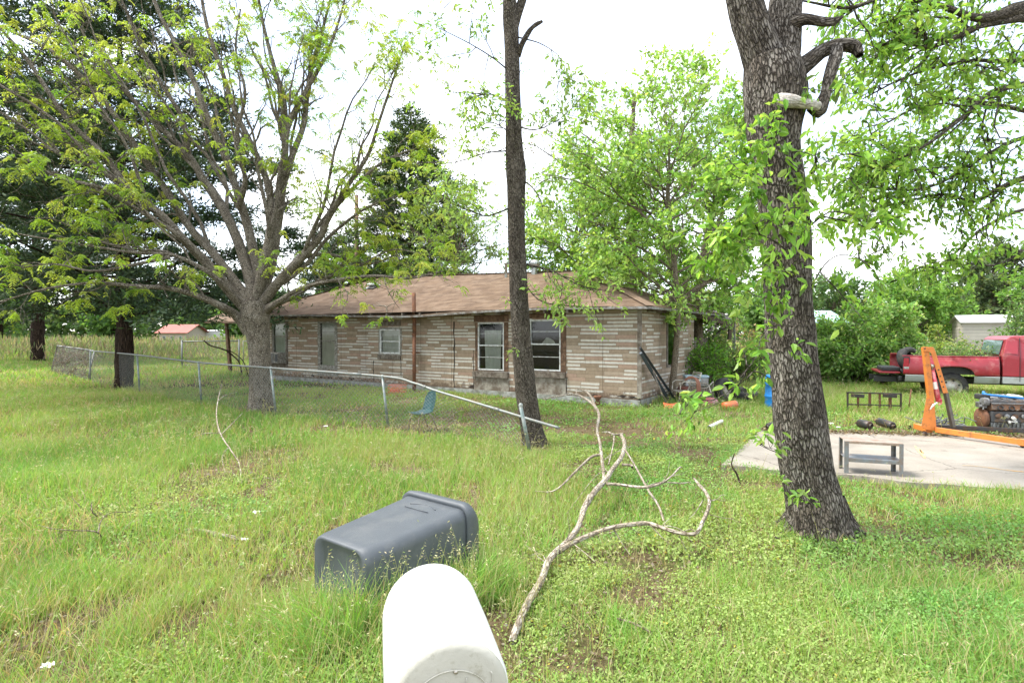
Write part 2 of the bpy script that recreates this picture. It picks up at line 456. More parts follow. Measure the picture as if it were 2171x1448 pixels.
# ================================================================ the setting
# ground ---------------------------------------------------------
m, t, b, o = newmat("ground_soil")
n1 = noise_node(t, 1.1, 8, .65); n2 = noise_node(t, 14, 6, .7); n3 = noise_node(t, 90, 4, .7)
g = ramp(t, n1.outputs['Fac'], [(.38, (.10, .15, .035)), (.50, (.15, .12, .065)), (.62, (.20, .15, .10))])
s = ramp(t, n2.outputs['Fac'], [(.35, (.55, .55, .5)), (.7, (1.3, 1.25, 1.2))])
c = mixc(t, 1, g.outputs[0], s.outputs[0], 'MULTIPLY')
t.links.new(c, b.inputs['Base Color']); b.inputs['Roughness'].default_value = 1; b.inputs['Specular IOR Level'].default_value = .1
bumpn(t, b, n3.outputs['Fac'], .8, .03)
M_SOIL = m
def ground_part(xs, ys):
    X, Y = np.meshgrid(xs, ys); Z = gz(X, Y)
    V = np.stack([X, Y, Z], -1).reshape(-1, 3); nx = len(xs)
    i = (np.arange(len(ys) - 1)[:, None] * nx + np.arange(nx - 1)[None]).ravel()
    return V, np.stack([i, i + 1, i + nx + 1, i + nx], -1)
xs = np.concatenate([[-900, -300, -120], np.arange(-60, -24, 3), np.arange(-24, 24, .25), np.arange(24, 61, 3), [120, 300, 900]])
ys = np.concatenate([[-60, -20, -6], np.arange(-3, 30, .25), np.arange(30, 80, 4), [120, 250, 900]])
V, Q = ground_part(xs, ys)
far = np.clip((np.hypot(V[:, 0], V[:, 1]) - 60) / 60, 0, 1); V[:, 2] *= 1 - far
go = np_mesh('ground', V, Q, None, M_SOIL); go['kind'] = 'structure'

# concrete slab --------------------------------------------------
m, t, b, o = newmat("slab_concrete")
n1 = noise_node(t, .9, 7, .6); n2 = noise_node(t, 40, 6, .7); n4 = noise_node(t, .55, 5, .65, vscale=(1, 2.6, 1))
g = ramp(t, n1.outputs['Fac'], [(.3, (.22, .19, .155)), (.5, (.30, .265, .22)), (.7, (.36, .325, .275))])
s = ramp(t, n2.outputs['Fac'], [(.3, (.82, .82, .82)), (.7, (1.1, 1.1, 1.1))])
c = mixc(t, 1, g.outputs[0], s.outputs[0], 'MULTIPLY')
st = ramp(t, n4.outputs['Fac'], [(.55, (0, 0, 0)), (.68, (.45, .45, .45))])
c = mixc(t, st.outputs[0], c, (.15, .13, .11))
vk = t.nodes.new("ShaderNodeTexVoronoi"); vk.feature = 'DISTANCE_TO_EDGE'; vk.inputs['Scale'].default_value = .55
nk = noise_node(t, 2.5, 6, .7); kk = t.nodes.new("ShaderNodeTexCoord"); va = t.nodes.new("ShaderNodeVectorMath"); va.operation = 'MULTIPLY_ADD'; va.inputs[1].default_value = (.35, .35, .35)
t.links.new(nk.outputs['Color'], va.inputs[0]); t.links.new(kk.outputs['Object'], va.inputs[2]); t.links.new(va.outputs[0], vk.inputs['Vector'])
rk = ramp(t, vk.outputs['Distance'], [(.003, (.7, .7, .7)), (.008, (0, 0, 0))]); c = mixc(t, rk.outputs[0], c, (.08, .065, .05))
ns = noise_node(t, 3.2, 8, .75); rs = ramp(t, ns.outputs['Fac'], [(.60, (0, 0, 0)), (.66, (.5, .5, .5))]); c = mixc(t, rs.outputs[0], c, (.13, .11, .09))
t.links.new(c, b.inputs['Base Color']); b.inputs['Roughness'].default_value = .85
bumpn(t, b, n2.outputs['Fac'], .25, .01)
M_SLAB = m
SZ = .05
S0 = G(1530, 984, SZ); S1 = G(2230, 1046, SZ); S2 = G(1612, 912, SZ); S3 = G(2230, 928, SZ)
S1 = S0 + (S1 - S0) * 3.0; S3 = S2 + (S3 - S2) * 2.4
sb = MB()
def slabpt(u, v):
    a = S0 * (1 - u) + S1 * u; c_ = S2 * (1 - u) + S3 * u
    p = a * (1 - v) + c_ * v
    e = .05 * math.sin(u * 37) + .03 * math.sin(u * 91 + 2)
    if v == 0: p = p + (a - c_) / np.linalg.norm(a - c_) * e
    return p
sb.grid(slabpt, 60, 12, False)
nbase = len(sb.V)
top = list(sb.V)
edge_i = [i for i in range(61)] + [61 * j + 60 for j in range(1, 13)] + [61 * 12 + i for i in range(59, -1, -1)] + [61 * j for j in range(11, 0, -1)]
ev = [top[i] for i in edge_i]; nn = len(ev)
sb.add(ev + [(x, y, -.1) for x, y, z in ev], [((i + 1) % nn, i, nn + i, nn + (i + 1) % nn) for i in range(nn)])
so_ = sb.build('driveway', M_SLAB); so_['kind'] = 'structure'

# faded orange paint splashes on the slab, 4 mm above it
M_OPAINT = pm("orange_ground_paint", (.62, .30, .04), .9, var=.2, scale=30, dirt=(.40, .33, .24), dirtamt=1.1, dscale=14)
mk = MB()
def streak(pts, wd_):
    P_ = [G(x, y, SZ + .004) for x, y in pts]
    vs = []; nn_ = len(P_)
    for i, p in enumerate(P_):
        tt = P_[min(i + 1, nn_ - 1)] - P_[max(i - 1, 0)]; tt /= np.linalg.norm(tt); sn = np.array([-tt[1], tt[0], 0])
        ww = wd_ * (.35 + math.sin(PI * (i + .3) / nn_)) * (.7 + .5 * random.random())
        vs += [p + sn * ww, p - sn * ww]
    mk.add(vs, [(2 * i, 2 * i + 1, 2 * i + 3, 2 * i + 2) for i in range(nn_ - 1)])
streak([(1939, 944), (1944, 950), (1947, 953), (1953, 961), (1957, 965), (1961, 971)], .018)
streak([(1950, 951), (1953, 956), (1957, 960)], .012)
streak([(2040, 986), (2062, 987), (2090, 990), (2120, 994), (2150, 998), (2185, 1001)], .022)
pa = mk.build('paint_splash', M_OPAINT); tag(pa, 'faded orange paint streaks sprayed on the pale concrete slab', 'paint mark')

# ---------------------------------------------------------------- the house
A = np.array([-10.0, 22.3, 0.0]); B = np.array([3.1, 13.8, 0.0])
E1 = (B - A); LEN = np.linalg.norm(E1); E1 = E1 / LEN; E2 = np.array([-E1[1], E1[0], 0])
RZ = math.atan2(E1[1], E1[0])
def toL(p):
    d = np.asarray(p) - A; return np.array([d @ E1, d @ E2, d[2]])
def F(px, py, off=0.0):
    d = ray(px, py); o_ = np.array([0, 0, H]) - A
    tt = (off - o_ @ E2) / (d @ E2); p = np.array([0, 0, H]) + d * tt
    l = toL(p); return l[0], l[2]
def FS(px, py):                                   # on the end wall
    d = ray(px, py); o_ = np.array([0, 0, H]) - B
    tt = (-(o_ @ E1)) / (d @ E1); p = np.array([0, 0, H]) + d * tt
    l = toL(p); return l[1], l[2]
DEPTH = 7.2; SIDE = 4.75; WT = 2.42; FZ = .16
house = empty('house', A, 'long low brown house clad in striped tan and white siding under a brown shingle roof', 'house', rz=RZ)

def striped(name, grime=.28):
    m, t, b, o = newmat(name)
    c = t.nodes.new("ShaderNodeTexCoord"); sp = t.nodes.new("ShaderNodeSeparateXYZ"); t.links.new(c.outputs['Object'], sp.inputs[0])
    def mt(op, a, b_=None, c_=None):
        n = t.nodes.new("ShaderNodeMath"); n.operation = op
        for i, v in enumerate((a, b_, c_)):
            if v is None: continue
            if isinstance(v, (int, float)): n.inputs[i].default_value = v
            else: t.links.new(v, n.inputs[i])
        return n.outputs[0]
    wob = noise_node(t, 3, 2)
    u = mt('ADD', sp.outputs[0], sp.outputs[1]); z = mt('ADD', sp.outputs[2], mt('MULTIPLY', wob.outputs['Fac'], .012))
    zr = mt('DIVIDE', z, .092); row = mt('FLOOR', zr); fr = mt('FRACT', zr)
    panel = mt('FLOOR', mt('DIVIDE', u, 1.22))
    wn = t.nodes.new("ShaderNodeTexWhiteNoise"); wn.noise_dimensions = '1D'; t.links.new(row, wn.inputs['W'])
    uu = mt('ADD', mt('DIVIDE', u, .52), mt('MULTIPLY', wn.outputs['Value'], 7.3)); cell = mt('FLOOR', uu); fu = mt('FRACT', uu)
    cv = t.nodes.new("ShaderNodeCombineXYZ"); t.links.new(cell, cv.inputs[0]); t.links.new(row, cv.inputs[1]); t.links.new(panel, cv.inputs[2])
    w2 = t.nodes.new("ShaderNodeTexWhiteNoise"); w2.noise_dimensions = '2D'; t.links.new(cv.outputs[0], w2.inputs['Vector'])
    base = ramp(t, w2.outputs['Value'], [(0, (.29, .228, .165)), (.3, (.31, .24, .175)), (.55, (.35, .25, .19)), (.78, (.37, .30, .23))], True)
    iswhite = mt('MULTIPLY', mt('GREATER_THAN', mt('FRACT', mt('MULTIPLY', w2.outputs['Value'], 17.31)), .50), mt('MULTIPLY', mt('GREATER_THAN', fr, .12), mt('LESS_THAN', fr, .66)))
    col = mixc(t, iswhite, base.outputs[0], (.54, .52, .47))
    line = mt('LESS_THAN', mt('MINIMUM', mt('MULTIPLY', fr, 1), mt('MULTIPLY', mt('MINIMUM', fu, mt('SUBTRACT', 1, fu)), 8)), .09)
    col = mixc(t, mt('MULTIPLY', line, .45), col, (.10, .075, .055))
    pl = mt('LESS_THAN', mt('FRACT', mt('DIVIDE', u, 1.22)), .012)
    col = mixc(t, mt('MULTIPLY', pl, .6), col, (.05, .035, .025))
    n = noise_node(t, 9, 8, .75); r = ramp(t, n.outputs['Fac'], [(.3, (.78, .76, .74)), (.7, (1.16, 1.16, 1.16))])
    col = mixc(t, 1, col, r.outputs[0], 'MULTIPLY')
    ng = noise_node(t, 1.4, 6, .7, vscale=(1, 1, .6)); rg = ramp(t, ng.outputs['Fac'], [(.5, (0, 0, 0)), (.7, (grime,) * 3)])
    col = mixc(t, rg.outputs[0], col, (.13, .095, .07))
    # rot along the foot of the wall
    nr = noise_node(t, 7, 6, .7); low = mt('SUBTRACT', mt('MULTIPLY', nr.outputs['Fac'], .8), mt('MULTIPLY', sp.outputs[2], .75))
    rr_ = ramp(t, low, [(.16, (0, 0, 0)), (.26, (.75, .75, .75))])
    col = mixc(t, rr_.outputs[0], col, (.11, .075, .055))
    t.links.new(col, b.inputs['Base Color']); b.inputs['Roughness'].default_value = .9; b.inputs['Specular IOR Level'].default_value = .2
    hb = mt('ADD', mt('MULTIPLY', iswhite, .5), mt('MULTIPLY', mt('SUBTRACT', 1, line), .7))
    bumpn(t, b, hb, .5, .012)
    return m
M_SIDING = striped("striped_siding")
M_OLDWOOD = pm("grey_weathered_wood", (.19, .165, .135), .9, var=.35, scale=12, dirt=(.08, .06, .045), dirtamt=.8, dscale=9, bump=.4)
M_BROWNWOOD = pm("brown_frame_wood", (.085, .045, .025), .8, var=.35, scale=14, dirt=(.20, .12, .07), dirtamt=.6, dscale=8, bump=.3)
M_WHITE = pm("white_window_metal", (.60, .62, .62), .5, var=.12, scale=8, dirt=(.30, .27, .22), dirtamt=.5, dscale=12)
M_TRIMW = pm("peeling_white_trim", (.42, .42, .39), .8, var=.2, scale=18, dirt=(.16, .14, .115), dirtamt=1.1, dscale=16, bump=.3)
M_BOARD = pm("bare_grey_panel", (.30, .275, .235), .9, var=.2, scale=7, dirt=(.13, .10, .075), dirtamt=.9, dscale=4, bump=.2)
M_FOUND = pm("foundation_concrete", (.33, .34, .32), .9, var=.25, scale=8, dirt=(.17, .17, .14), dirtamt=.8, dscale=5, bump=.3)
M_CURTAIN = pm("pale_curtain", (.55, .57, .50), .9, var=.12, scale=3)
M_GREENCURT = pm("green_window_blind", (.36, .44, .36), .9, var=.15, scale=3)
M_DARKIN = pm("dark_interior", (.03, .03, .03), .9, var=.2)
M_INT = pm("interior_board", (.50, .50, .42), .9, var=.15, scale=2)
M_RUST = pm("rusty_iron", (.115, .055, .035), .85, var=.4, scale=14, dirt=(.20, .085, .04), dirtamt=.9, dscale=8, bump=.4)
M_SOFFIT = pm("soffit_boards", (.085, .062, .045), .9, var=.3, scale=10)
M_DARKST = pm("dark_rot", (.035, .025, .02), .95, var=.4, scale=20)
# glass: thin, mostly see-through, reflecting sky
m, t, b, o = newmat("window_glass")
tr = t.nodes.new("ShaderNodeBsdfTransparent"); gl = t.nodes.new("ShaderNodeBsdfGlossy"); gl.inputs['Roughness'].default_value = .06
tr.inputs['Color'].default_value = (.85, .88, .88, 1); gl.inputs['Color'].default_value = (.8, .85, .9, 1)
fr_ = t.nodes.new("ShaderNodeFresnel"); fr_.inputs[0].default_value = 1.6
ms = t.nodes.new("ShaderNodeMixShader"); t.links.new(fr_.outputs[0], ms.inputs[0]); t.links.new(tr.outputs[0], ms.inputs[1]); t.links.new(gl.outputs[0], ms.inputs[2]); t.links.new(ms.outputs[0], o.inputs[0])
M_GLASS = m

def rect_px(x0, y0, x1, y1, fn=None):
    fn = fn or F
    a = fn(x0, (y0)); c_ = fn(x1, y1); d_ = fn(x0, y1); e_ = fn(x1, y0)
    z0 = (c_[1] + d_[1]) / 2; z1 = (a[1] + e_[1]) / 2
    return a[0], c_[0], z0, z1
WIN = {
 'ac': rect_px(579, 684, 608, 770), 'tall': rect_px(678, 683, 712, 776), 'small': rect_px(806, 698, 849, 750),
 'left': rect_px(1014, 684, 1069, 785), 'right': rect_px(1124, 678, 1189, 786)}
def wall_holes(name, L0, L1, z0, z1, holes, m, side=False, th=.12):
    xs_ = sorted({L0, L1, *[h[0] for h in holes], *[h[1] for h in holes]}); zs_ = sorted({z0, z1, *[h[2] for h in holes], *[h[3] for h in holes]})
    mb = MB()
    for i in range(len(xs_) - 1):
        for j in range(len(zs_) - 1):
            cx, cz = (xs_[i] + xs_[i + 1]) / 2, (zs_[j] + zs_[j + 1]) / 2
            if any(h[0] < cx < h[1] and h[2] < cz < h[3] for h in holes): continue
            if side: q = [(LEN, xs_[i], zs_[j]), (LEN, xs_[i + 1], zs_[j]), (LEN, xs_[i + 1], zs_[j + 1]), (LEN, xs_[i], zs_[j + 1])]
            else: q = [(xs_[i], 0, zs_[j]), (xs_[i + 1], 0, zs_[j]), (xs_[i + 1], 0, zs_[j + 1]), (xs_[i], 0, zs_[j + 1])]
            mb.add(q, [(0, 1, 2, 3)])
    for h in holes:                                # reveals
        if side: pts = [(LEN, h[0], h[2]), (LEN, h[1], h[2]), (LEN, h[1], h[3]), (LEN, h[0], h[3])]; off = (-th, 0, 0)
        else: pts = [(h[0], 0, h[2]), (h[1], 0, h[2]), (h[1], 0, h[3]), (h[0], 0, h[3])]; off = (0, th, 0)
        bk = [tuple(p[k] + off[k] for k in range(3)) for p in pts]
        mb.add(pts + bk, [(i, (i + 1) % 4, 4 + (i + 1) % 4, 4 + i) for i in range(4)])
    return mb.build(name, m, house, fixn=False)
wall_holes('front_wall', 0, LEN, FZ, WT, list(WIN.values()), M_SIDING)
sw = rect_px(1414, 676, 1434, 776, FS)
wall_holes('end_wall', 0, SIDE, FZ, WT, [sw], M_SIDING, True)
mb = MB()
mb.box((.0, SIDE / 2, (FZ + WT) / 2), (.1, SIDE, WT - FZ)); mb.box((LEN / 2, SIDE, (FZ + WT) / 2), (LEN - .12, .1, WT - FZ))
mb.build('rear_wall', M_BOARD, house)
mb = MB(); mb.box((LEN / 2, SIDE / 2, .05), (LEN + .04, SIDE + .04, .2)); mb.build('foundation', M_FOUND, house, bevel=.01)
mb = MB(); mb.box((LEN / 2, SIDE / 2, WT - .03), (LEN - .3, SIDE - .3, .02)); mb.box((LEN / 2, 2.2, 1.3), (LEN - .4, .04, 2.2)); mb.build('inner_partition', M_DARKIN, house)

# wall trims: corner board, dark rot seams, panel strips
mb = MB()
mb.box((LEN + .0, -.012, 1.30), (.11, .022, 2.2)); mb.build('corner_board', M_BOARD, house)
def seam(px, y0, y1, wd_, name='seam'):
    mb = MB(); n_ = 16
    x0, zt = F(px, y0); _, zb = F(px, y1)
    vs = []
    for i in range(n_ + 1):
        z = zb + (zt - zb) * i / n_; j = random.uniform(-.4, .4) * wd_; ww = wd_ * random.uniform(.35, 1.15)
        vs += [(x0 + j - ww / 2, -.004, z), (x0 + j + ww / 2, -.004, z)]
    mb.add(vs, [(2 * i, 2 * i + 1, 2 * i + 3, 2 * i + 2) for i in range(n_)]); mb.build(name, M_DARKST, house, fixn=False)
seam(963, 682, 835, .05); seam(1357, 738, 856, .05); seam(1201, 800, 850, .03); seam(792, 765, 812, .04); seam(850, 760, 820, .03); seam(717, 790, 812, .03); seam(1004, 742, 836, .035)
# foot rot holes, each a torn opening of its own
for cx_ in (664, 682, 746, 700, 722, 768, 1262, 1320, 1341, 1003):
    x_, z_ = F(cx_, 806 + (cx_ - 660) * .07 + random.uniform(-10, 8)); z_ = max(z_, FZ + .06); mb = MB()
    k_ = 11; r_ = random.uniform(.05, .13)
    mb.add([(x_ + r_ * random.uniform(.4, 1.6) * math.cos(2 * PI * i / k_), -.005, z_ + .3 * r_ * random.uniform(.4, 1.5) * math.sin(2 * PI * i / k_)) for i in range(k_)], [tuple(range(k_))])
    mb.build('siding_hole', M_DARKST, house, fixn=False)

def window(r, frame_w, mframe, mullz, back, backm, outer=None, outerm=None, ow=.09, side=False, curtain=None, muntin=()):
    x0, x1, z0, z1 = r
    def pt(x, y, z): return (LEN - y, x, z) if side else (x, y, z)
    def bx(mb, xa, xb, ya, yb, za, zb):
        a_ = pt(xa, ya, za); b_ = pt(xb, yb, zb)
        mb.box(tuple((a_[i] + b_[i]) / 2 for i in range(3)), tuple(abs(a_[i] - b_[i]) for i in range(3)))
    f = frame_w; mb = MB()
    bx(mb, x0, x0 + f, -.025, .05, z0, z1); bx(mb, x1 - f, x1, -.025, .05, z0, z1)
    bx(mb, x0 + f, x1 - f, -.025, .05, z1 - f, z1); bx(mb, x0 + f, x1 - f, -.025, .05, z0, z0 + f)
    for mz in mullz:
        zz = z0 + (z1 - z0) * mz; bx(mb, x0 + f, x1 - f, -.01, .04, zz - .018, zz + .018)
    for mz in muntin:
        zz = z0 + (z1 - z0) * mz; bx(mb, x0 + f, x1 - f, 0, .03, zz - .007, zz + .007)
    w_ = mb.build('window', mframe, house, bevel=.003)
    g_ = MB(); g_.add([pt(x0 + f, .02, z0 + f), pt(x1 - f, .02, z0 + f), pt(x1 - f, .02, z1 - f), pt(x0 + f, .02, z1 - f)], [(0, 1, 2, 3)]); g_.build('pane', M_GLASS, w_, fixn=False)
    if curtain:
        ca, cb, cz0, cz1, tilt = curtain; c_ = MB()
        xa = x0 + (x1 - x0) * ca; xb = x0 + (x1 - x0) * cb; za = z0 + (z1 - z0) * cz0; zb = z0 + (z1 - z0) * cz1
        c_.grid(lambda u, v: pt(xa + (xb - xa) * (u + tilt * (1 - v) * (2 * u - 1) * .5) if tilt else xa + (xb - xa) * u, .06 + .008 * math.sin(u * 30), za + (zb - za) * v), 24, 3)
        c_.build('curtain', backm, w_, fixn=False)
    if outer:
        mb = MB(); l, r_, t_, b_ = outer
        if l: bx(mb, x0 - l, x0, -.02, .02, z0 - b_, z1 + t_)
        if r_: bx(mb, x1, x1 + r_, -.02, .02, z0 - b_, z1 + t_)
        if t_: bx(mb, x0, x1, -.018, .02, z1, z1 + t_)
        if b_: bx(mb, x0, x1, -.018, .02, z0 - b_, z0)
        mb.build('frame', outerm, w_, bevel=.004)
    return w_
window(WIN['ac'], .05, M_TRIMW, (.66,), None, M_GREENCURT, (.08, .08, .05, .02), M_OLDWOOD, curtain=(.02, .98, .02, .99, 0))
window(WIN['tall'], .035, M_TRIMW, (.57,), None, M_INT, (.10, .09, .02, .14), M_TRIMW, curtain=(.05, .98, .02, .98, 0), muntin=(.78,))
window(WIN['small'], .05, M_WHITE, (.5,), None, M_CURTAIN, (.06, .06, .05, .05), M_TRIMW, curtain=(.05, .95, .02, .98, 0), muntin=(.25, .75))
window(WIN['left'], .035, M_WHITE, (.52,), None, M_CURTAIN, (.10, .14, 0, .02), M_BROWNWOOD, curtain=(.2, .86, .03, .84, -.12), muntin=(.27, .77))
window(WIN['right'], .035, M_WHITE, (.52,), None, M_CURTAIN, (.08, .16, 0, .02), M_BROWNWOOD, muntin=(.27, .77))
window(sw, .04, M_OLDWOOD, (), None, M_CURTAIN, (.05, .05, .0, .02), M_OLDWOOD, side=True)
mb = MB()                                        # crumpled plastic seen behind the right window
x0, x1, z0, z1 = WIN['right']
mb.grid(lambda u, v: (x0 + .15 + (x1 - x0) * .5 * u, .3 + .05 * math.sin(u * 9), z0 + (z1 - z0) * (.5 + .15 * v * (1 - (2 * u - 1) ** 2))), 10, 4)
mb.build('plastic_sheet', M_INT, house, fixn=False)
# sills and boards under the windows
def board(px0, py0, px1, py1, m, name, y=-.03, th=.05, bev=.004):
    x0, x1, z0, z1 = rect_px(px0, py0, px1, py1); mb = MB()
    mb.box(((x0 + x1) / 2, y + th / 2 - .012, (z0 + z1) / 2), (x1 - x0, th, z1 - z0)); return mb.build(name, m, house, bevel=bev)
board(1005, 788, 1079, 800, M_OLDWOOD, 'window_sill', -.07, .09); board(1118, 788, 1200, 800, M_OLDWOOD, 'window_sill', -.07, .09)
board(1006, 801, 1080, 838, M_BOARD, 'under_window_panel', -.005, .02); board(1119, 801, 1200, 851, M_BOARD, 'under_window_panel', -.005, .02)
board(802, 752, 850, 762, M_OLDWOOD, 'window_sill', -.03, .05); board(674, 787, 716, 797, M_TRIMW, 'window_sill', -.01, .04)
board(576, 771, 610, 779, M_OLDWOOD, 'window_sill', -.03, .06)
board(803, 680, 850, 691, M_OLDWOOD, 'window_header', -.004, .02); board(1005, 668, 1079, 682, M_BROWNWOOD, 'window_header', -.008, .02); board(1120, 664, 1200, 675, M_BROWNWOOD, 'window_header', -.008, .02)
# rear open porch on the far right, under the back of the roof
mb = MB()
for k_ in range(12):
    mb.box((LEN - .1, SIDE + .1 + k_ * .2, .85), (.03, .18, 1.45 + .12 * random.random()))
mb.build('porch_board_wall', M_OLDWOOD, house)
mb = MB(); mb.box((LEN + .5, DEPTH + .9, 1.1), (.09, .09, 2.2)); mb.build('porch_post', M_TRIMW, house)
mb = MB(); mb.bar((LEN - .05, DEPTH - .3, 1.55), (LEN + .45, DEPTH + .5, 2.1), .08, .06); mb.bar((LEN + .45, SIDE + .2, 2.12), (LEN + .45, DEPTH + 1.2, 2.02), .1, .14); mb.build('porch_beam', M_OLDWOOD, house)

mb = MB(); q4 = [P(1462, 661, 17.9), P(1557, 684, 18.3), P(1542, 668, 21.0), P(1455, 640, 20.8)]
mb.add(q4 + [x + np.array([0, 0, -.09]) for x in q4], [(0, 1, 2, 3), (7, 6, 5, 4), (0, 4, 5, 1), (1, 5, 6, 2), (2, 6, 7, 3), (3, 7, 4, 0)]); mb.build('lean_to_roof', M_OLDWOOD, house, local=False)
mb = MB(); mb.bar(q4[0] + np.array([0, -.03, -.06]), q4[1] + np.array([0, -.03, -.06]), .05, .17); mb.build('lean_to_fascia', M_SOFFIT, house, local=False)
mb = MB(); mb.bar(P(1500, 702, 18.0), P(1533, 685, 18.3), .09, .06); mb.build('lean_to_brace', M_OLDWOOD, house, local=False)
mb = MB(); mb.bar(q4[1] + np.array([-.1, .1, -.08]), q4[1] + np.array([-.12, .1, -.55]), .1, .1); mb.build('lean_to_bracket', M_SOFFIT, house, local=False)
# roof ----------------------------------------------------------
m, t, b, o = newmat("brown_shingles")
c = t.nodes.new("ShaderNodeTexCoord"); sp = t.nodes.new("ShaderNodeSeparateXYZ"); t.links.new(c.outputs['Object'], sp.inputs[0])
def MT(t, op, a, b_=None):
    n = t.nodes.new("ShaderNodeMath"); n.operation = op
    for i, v in enumerate((a, b_)):
        if v is None: continue
        if isinstance(v, (int, float)): n.inputs[i].default_value = v
        else: t.links.new(v, n.inputs[i])
    return n.outputs[0]
a_ = t.nodes.new("ShaderNodeAttribute"); a_.attribute_name = 'bark'
sp2 = t.nodes.new("ShaderNodeSeparateXYZ"); t.links.new(a_.outputs['Vector'], sp2.inputs[0])
wob = noise_node(t, 1.5, 3)
zr = MT(t, 'DIVIDE', MT(t, 'ADD', sp2.outputs[1], MT(t, 'MULTIPLY', wob.outputs['Fac'], .05)), .13); row = MT(t, 'FLOOR', zr); fr = MT(t, 'FRACT', zr)
wn = t.nodes.new("ShaderNodeTexWhiteNoise"); wn.noise_dimensions = '1D'; t.links.new(row, wn.inputs['W'])
uu = MT(t, 'ADD', MT(t, 'DIVIDE', sp2.outputs[0], .31), MT(t, 'MULTIPLY', wn.outputs['Value'], 5.7)); cell = MT(t, 'FLOOR', uu)
cv = t.nodes.new("ShaderNodeCombineXYZ"); t.links.new(cell, cv.inputs[0]); t.links.new(row, cv.inputs[1])
w2 = t.nodes.new("ShaderNodeTexWhiteNoise"); w2.noise_dimensions = '2D'; t.links.new(cv.outputs[0], w2.inputs['Vector'])
base = ramp(t, w2.outputs['Value'], [(0, (.145, .100, .068)), (.5, (.175, .123, .087)), (1, (.205, .150, .108))])
n = noise_node(t, 2.0, 8, .7); rg = ramp(t, n.outputs['Fac'], [(.35, (.70, .68, .68)), (.65, (1.15, 1.13, 1.1))])
col = mixc(t, 1, base.outputs[0], rg.outputs[0], 'MULTIPLY')
n5 = noise_node(t, 55, 5, .8); rg5 = ramp(t, n5.outputs['Fac'], [(.35, (.8, .8, .8)), (.65, (1.2, 1.2, 1.2))])
col = mixc(t, 1, col, rg5.outputs[0], 'MULTIPLY')
ln = MT(t, 'LESS_THAN', fr, .14); col = mixc(t, MT(t, 'MULTIPLY', ln, .5), col, (.045, .03, .02))
nd = noise_node(t, 1.1, 9, .75); rd = ramp(t, nd.outputs['Fac'], [(.60, (0, 0, 0)), (.68, (.6, .6, .6))]); col = mixc(t, rd.outputs[0], col, (.065, .048, .035))
t.links.new(col, b.inputs['Base Color']); b.inputs['Roughness'].default_value = .95; b.inputs['Specular IOR Level'].default_value = .15
bumpn(t, b, MT(t, 'ADD', fr, MT(t, 'MULTIPLY', w2.outputs['Value'], .6)), .35, .02)
M_SHINGLE = m
OV = .42; EZ = 2.40
RX0, RX1, RY, RZh = 3.0, LEN - 3.5, 3.65, 3.74
def sag(x, y):
    return .05 * math.sin(x * .9 + 1) * math.sin(y * .8) + .03 * math.sin(x * 2.1 + y) - .07 * math.exp(-((x - 6.2) / 1.8) ** 2)
def ridge_z(x): return 4.10 - .26 * min(1, max(0, (x - RX0) / (RX1 - RX0)))
def eave(x):
    return EZ + .04 * math.sin(x * .55 + .5) - .05 * math.exp(-((x - 8.5) / 2.) ** 2)
c00 = (-OV - .3, -OV); c10 = (LEN + OV, -OV); c11 = (LEN + OV, DEPTH + .9); c01 = (-OV - .3, DEPTH + .3)
r0 = (RX0, RY); r1 = (RX1, RY + .1)
Vr = []; Qr = []; Br = []
def roofplane(e0, e1, q0, q1, nu, nv):
    base_ = len(Vr)
    for j in range(nv + 1):
        v = j / nv
        for i in range(nu + 1):
            u = i / nu
            ex = e0[0] + (e1[0] - e0[0]) * u; ey = e0[1] + (e1[1] - e0[1]) * u
            qx = q0[0] + (q1[0] - q0[0]) * u; qy = q0[1] + (q1[1] - q0[1]) * u
            x = ex + (qx - ex) * v; y = ey + (qy - ey) * v
            ez = eave(ex) - (.25 if ey > DEPTH else 0) ; z = ez + (ridge_z(qx) - ez) * v + sag(x, y) * math.sin(PI * min(1, v + .12)) * .9
            Vr.append((x, y, z))
            L_ = math.hypot(e1[0] - e0[0], e1[1] - e0[1]); along = ((x - e0[0]) * (e1[0] - e0[0]) + (y - e0[1]) * (e1[1] - e0[1])) / L_
            Br.append((along, v * 4.2 + (0 if L_ > 9 else 40), 0))
    for j in range(nv):
        for i in range(nu):
            k = base_ + j * (nu + 1) + i; Qr.append((k, k + 1, k + nu + 2, k + nu + 1))
roofplane(c00, c10, r0, r1, 60, 14); roofplane(c10, c11, r1, r1, 24, 14); roofplane(c11, c01, r1, r0, 40, 8); roofplane(c01, c00, r0, r0, 24, 14)
roof = np_mesh('roof', Vr, Qr, None, M_SHINGLE, house, bark=Br, smooth=False, world=False)
md = roof.modifiers.new('thick', 'SOLIDIFY'); md.thickness = .05; md.offset = -1
# hip and ridge caps
mb = MB()
def cap(p0, p1, n_=18):
    for i in range(n_):
        a_ = Vector(p0).lerp(Vector(p1), i / n_); b_ = Vector(p0).lerp(Vector(p1), (i + 1.15) / n_)
        mb.bar(a_ + Vector((0, 0, .02)), b_ + Vector((0, 0, .035)), .24, .012)
zc = lambda p: (p[0], p[1], eave(p[0]))
def hipz(c_, r_):  # follow the sagged roof
    o_ = []
    for i in range(19):
        v = i / 18; x = c_[0] + (r_[0] - c_[0]) * v; y = c_[1] + (r_[1] - c_[1]) * v
        ez = eave(c_[0]); o_.append((x, y, ez + (ridge_z(r_[0]) - ez) * v + sag(x, y) * math.sin(PI * min(1, v + .12)) * .9))
    for a_, b_ in zip(o_[:-1], o_[1:]): mb.bar(Vector(a_) + Vector((0, 0, .012)), Vector(b_) + Vector((0, 0, .02)), .22, .012)
hipz(c10, r1); hipz(c00, r0)
cpo = [(RX0 + (RX1 - RX0) * i / 24, RY + .1 * i / 24) for i in range(25)]
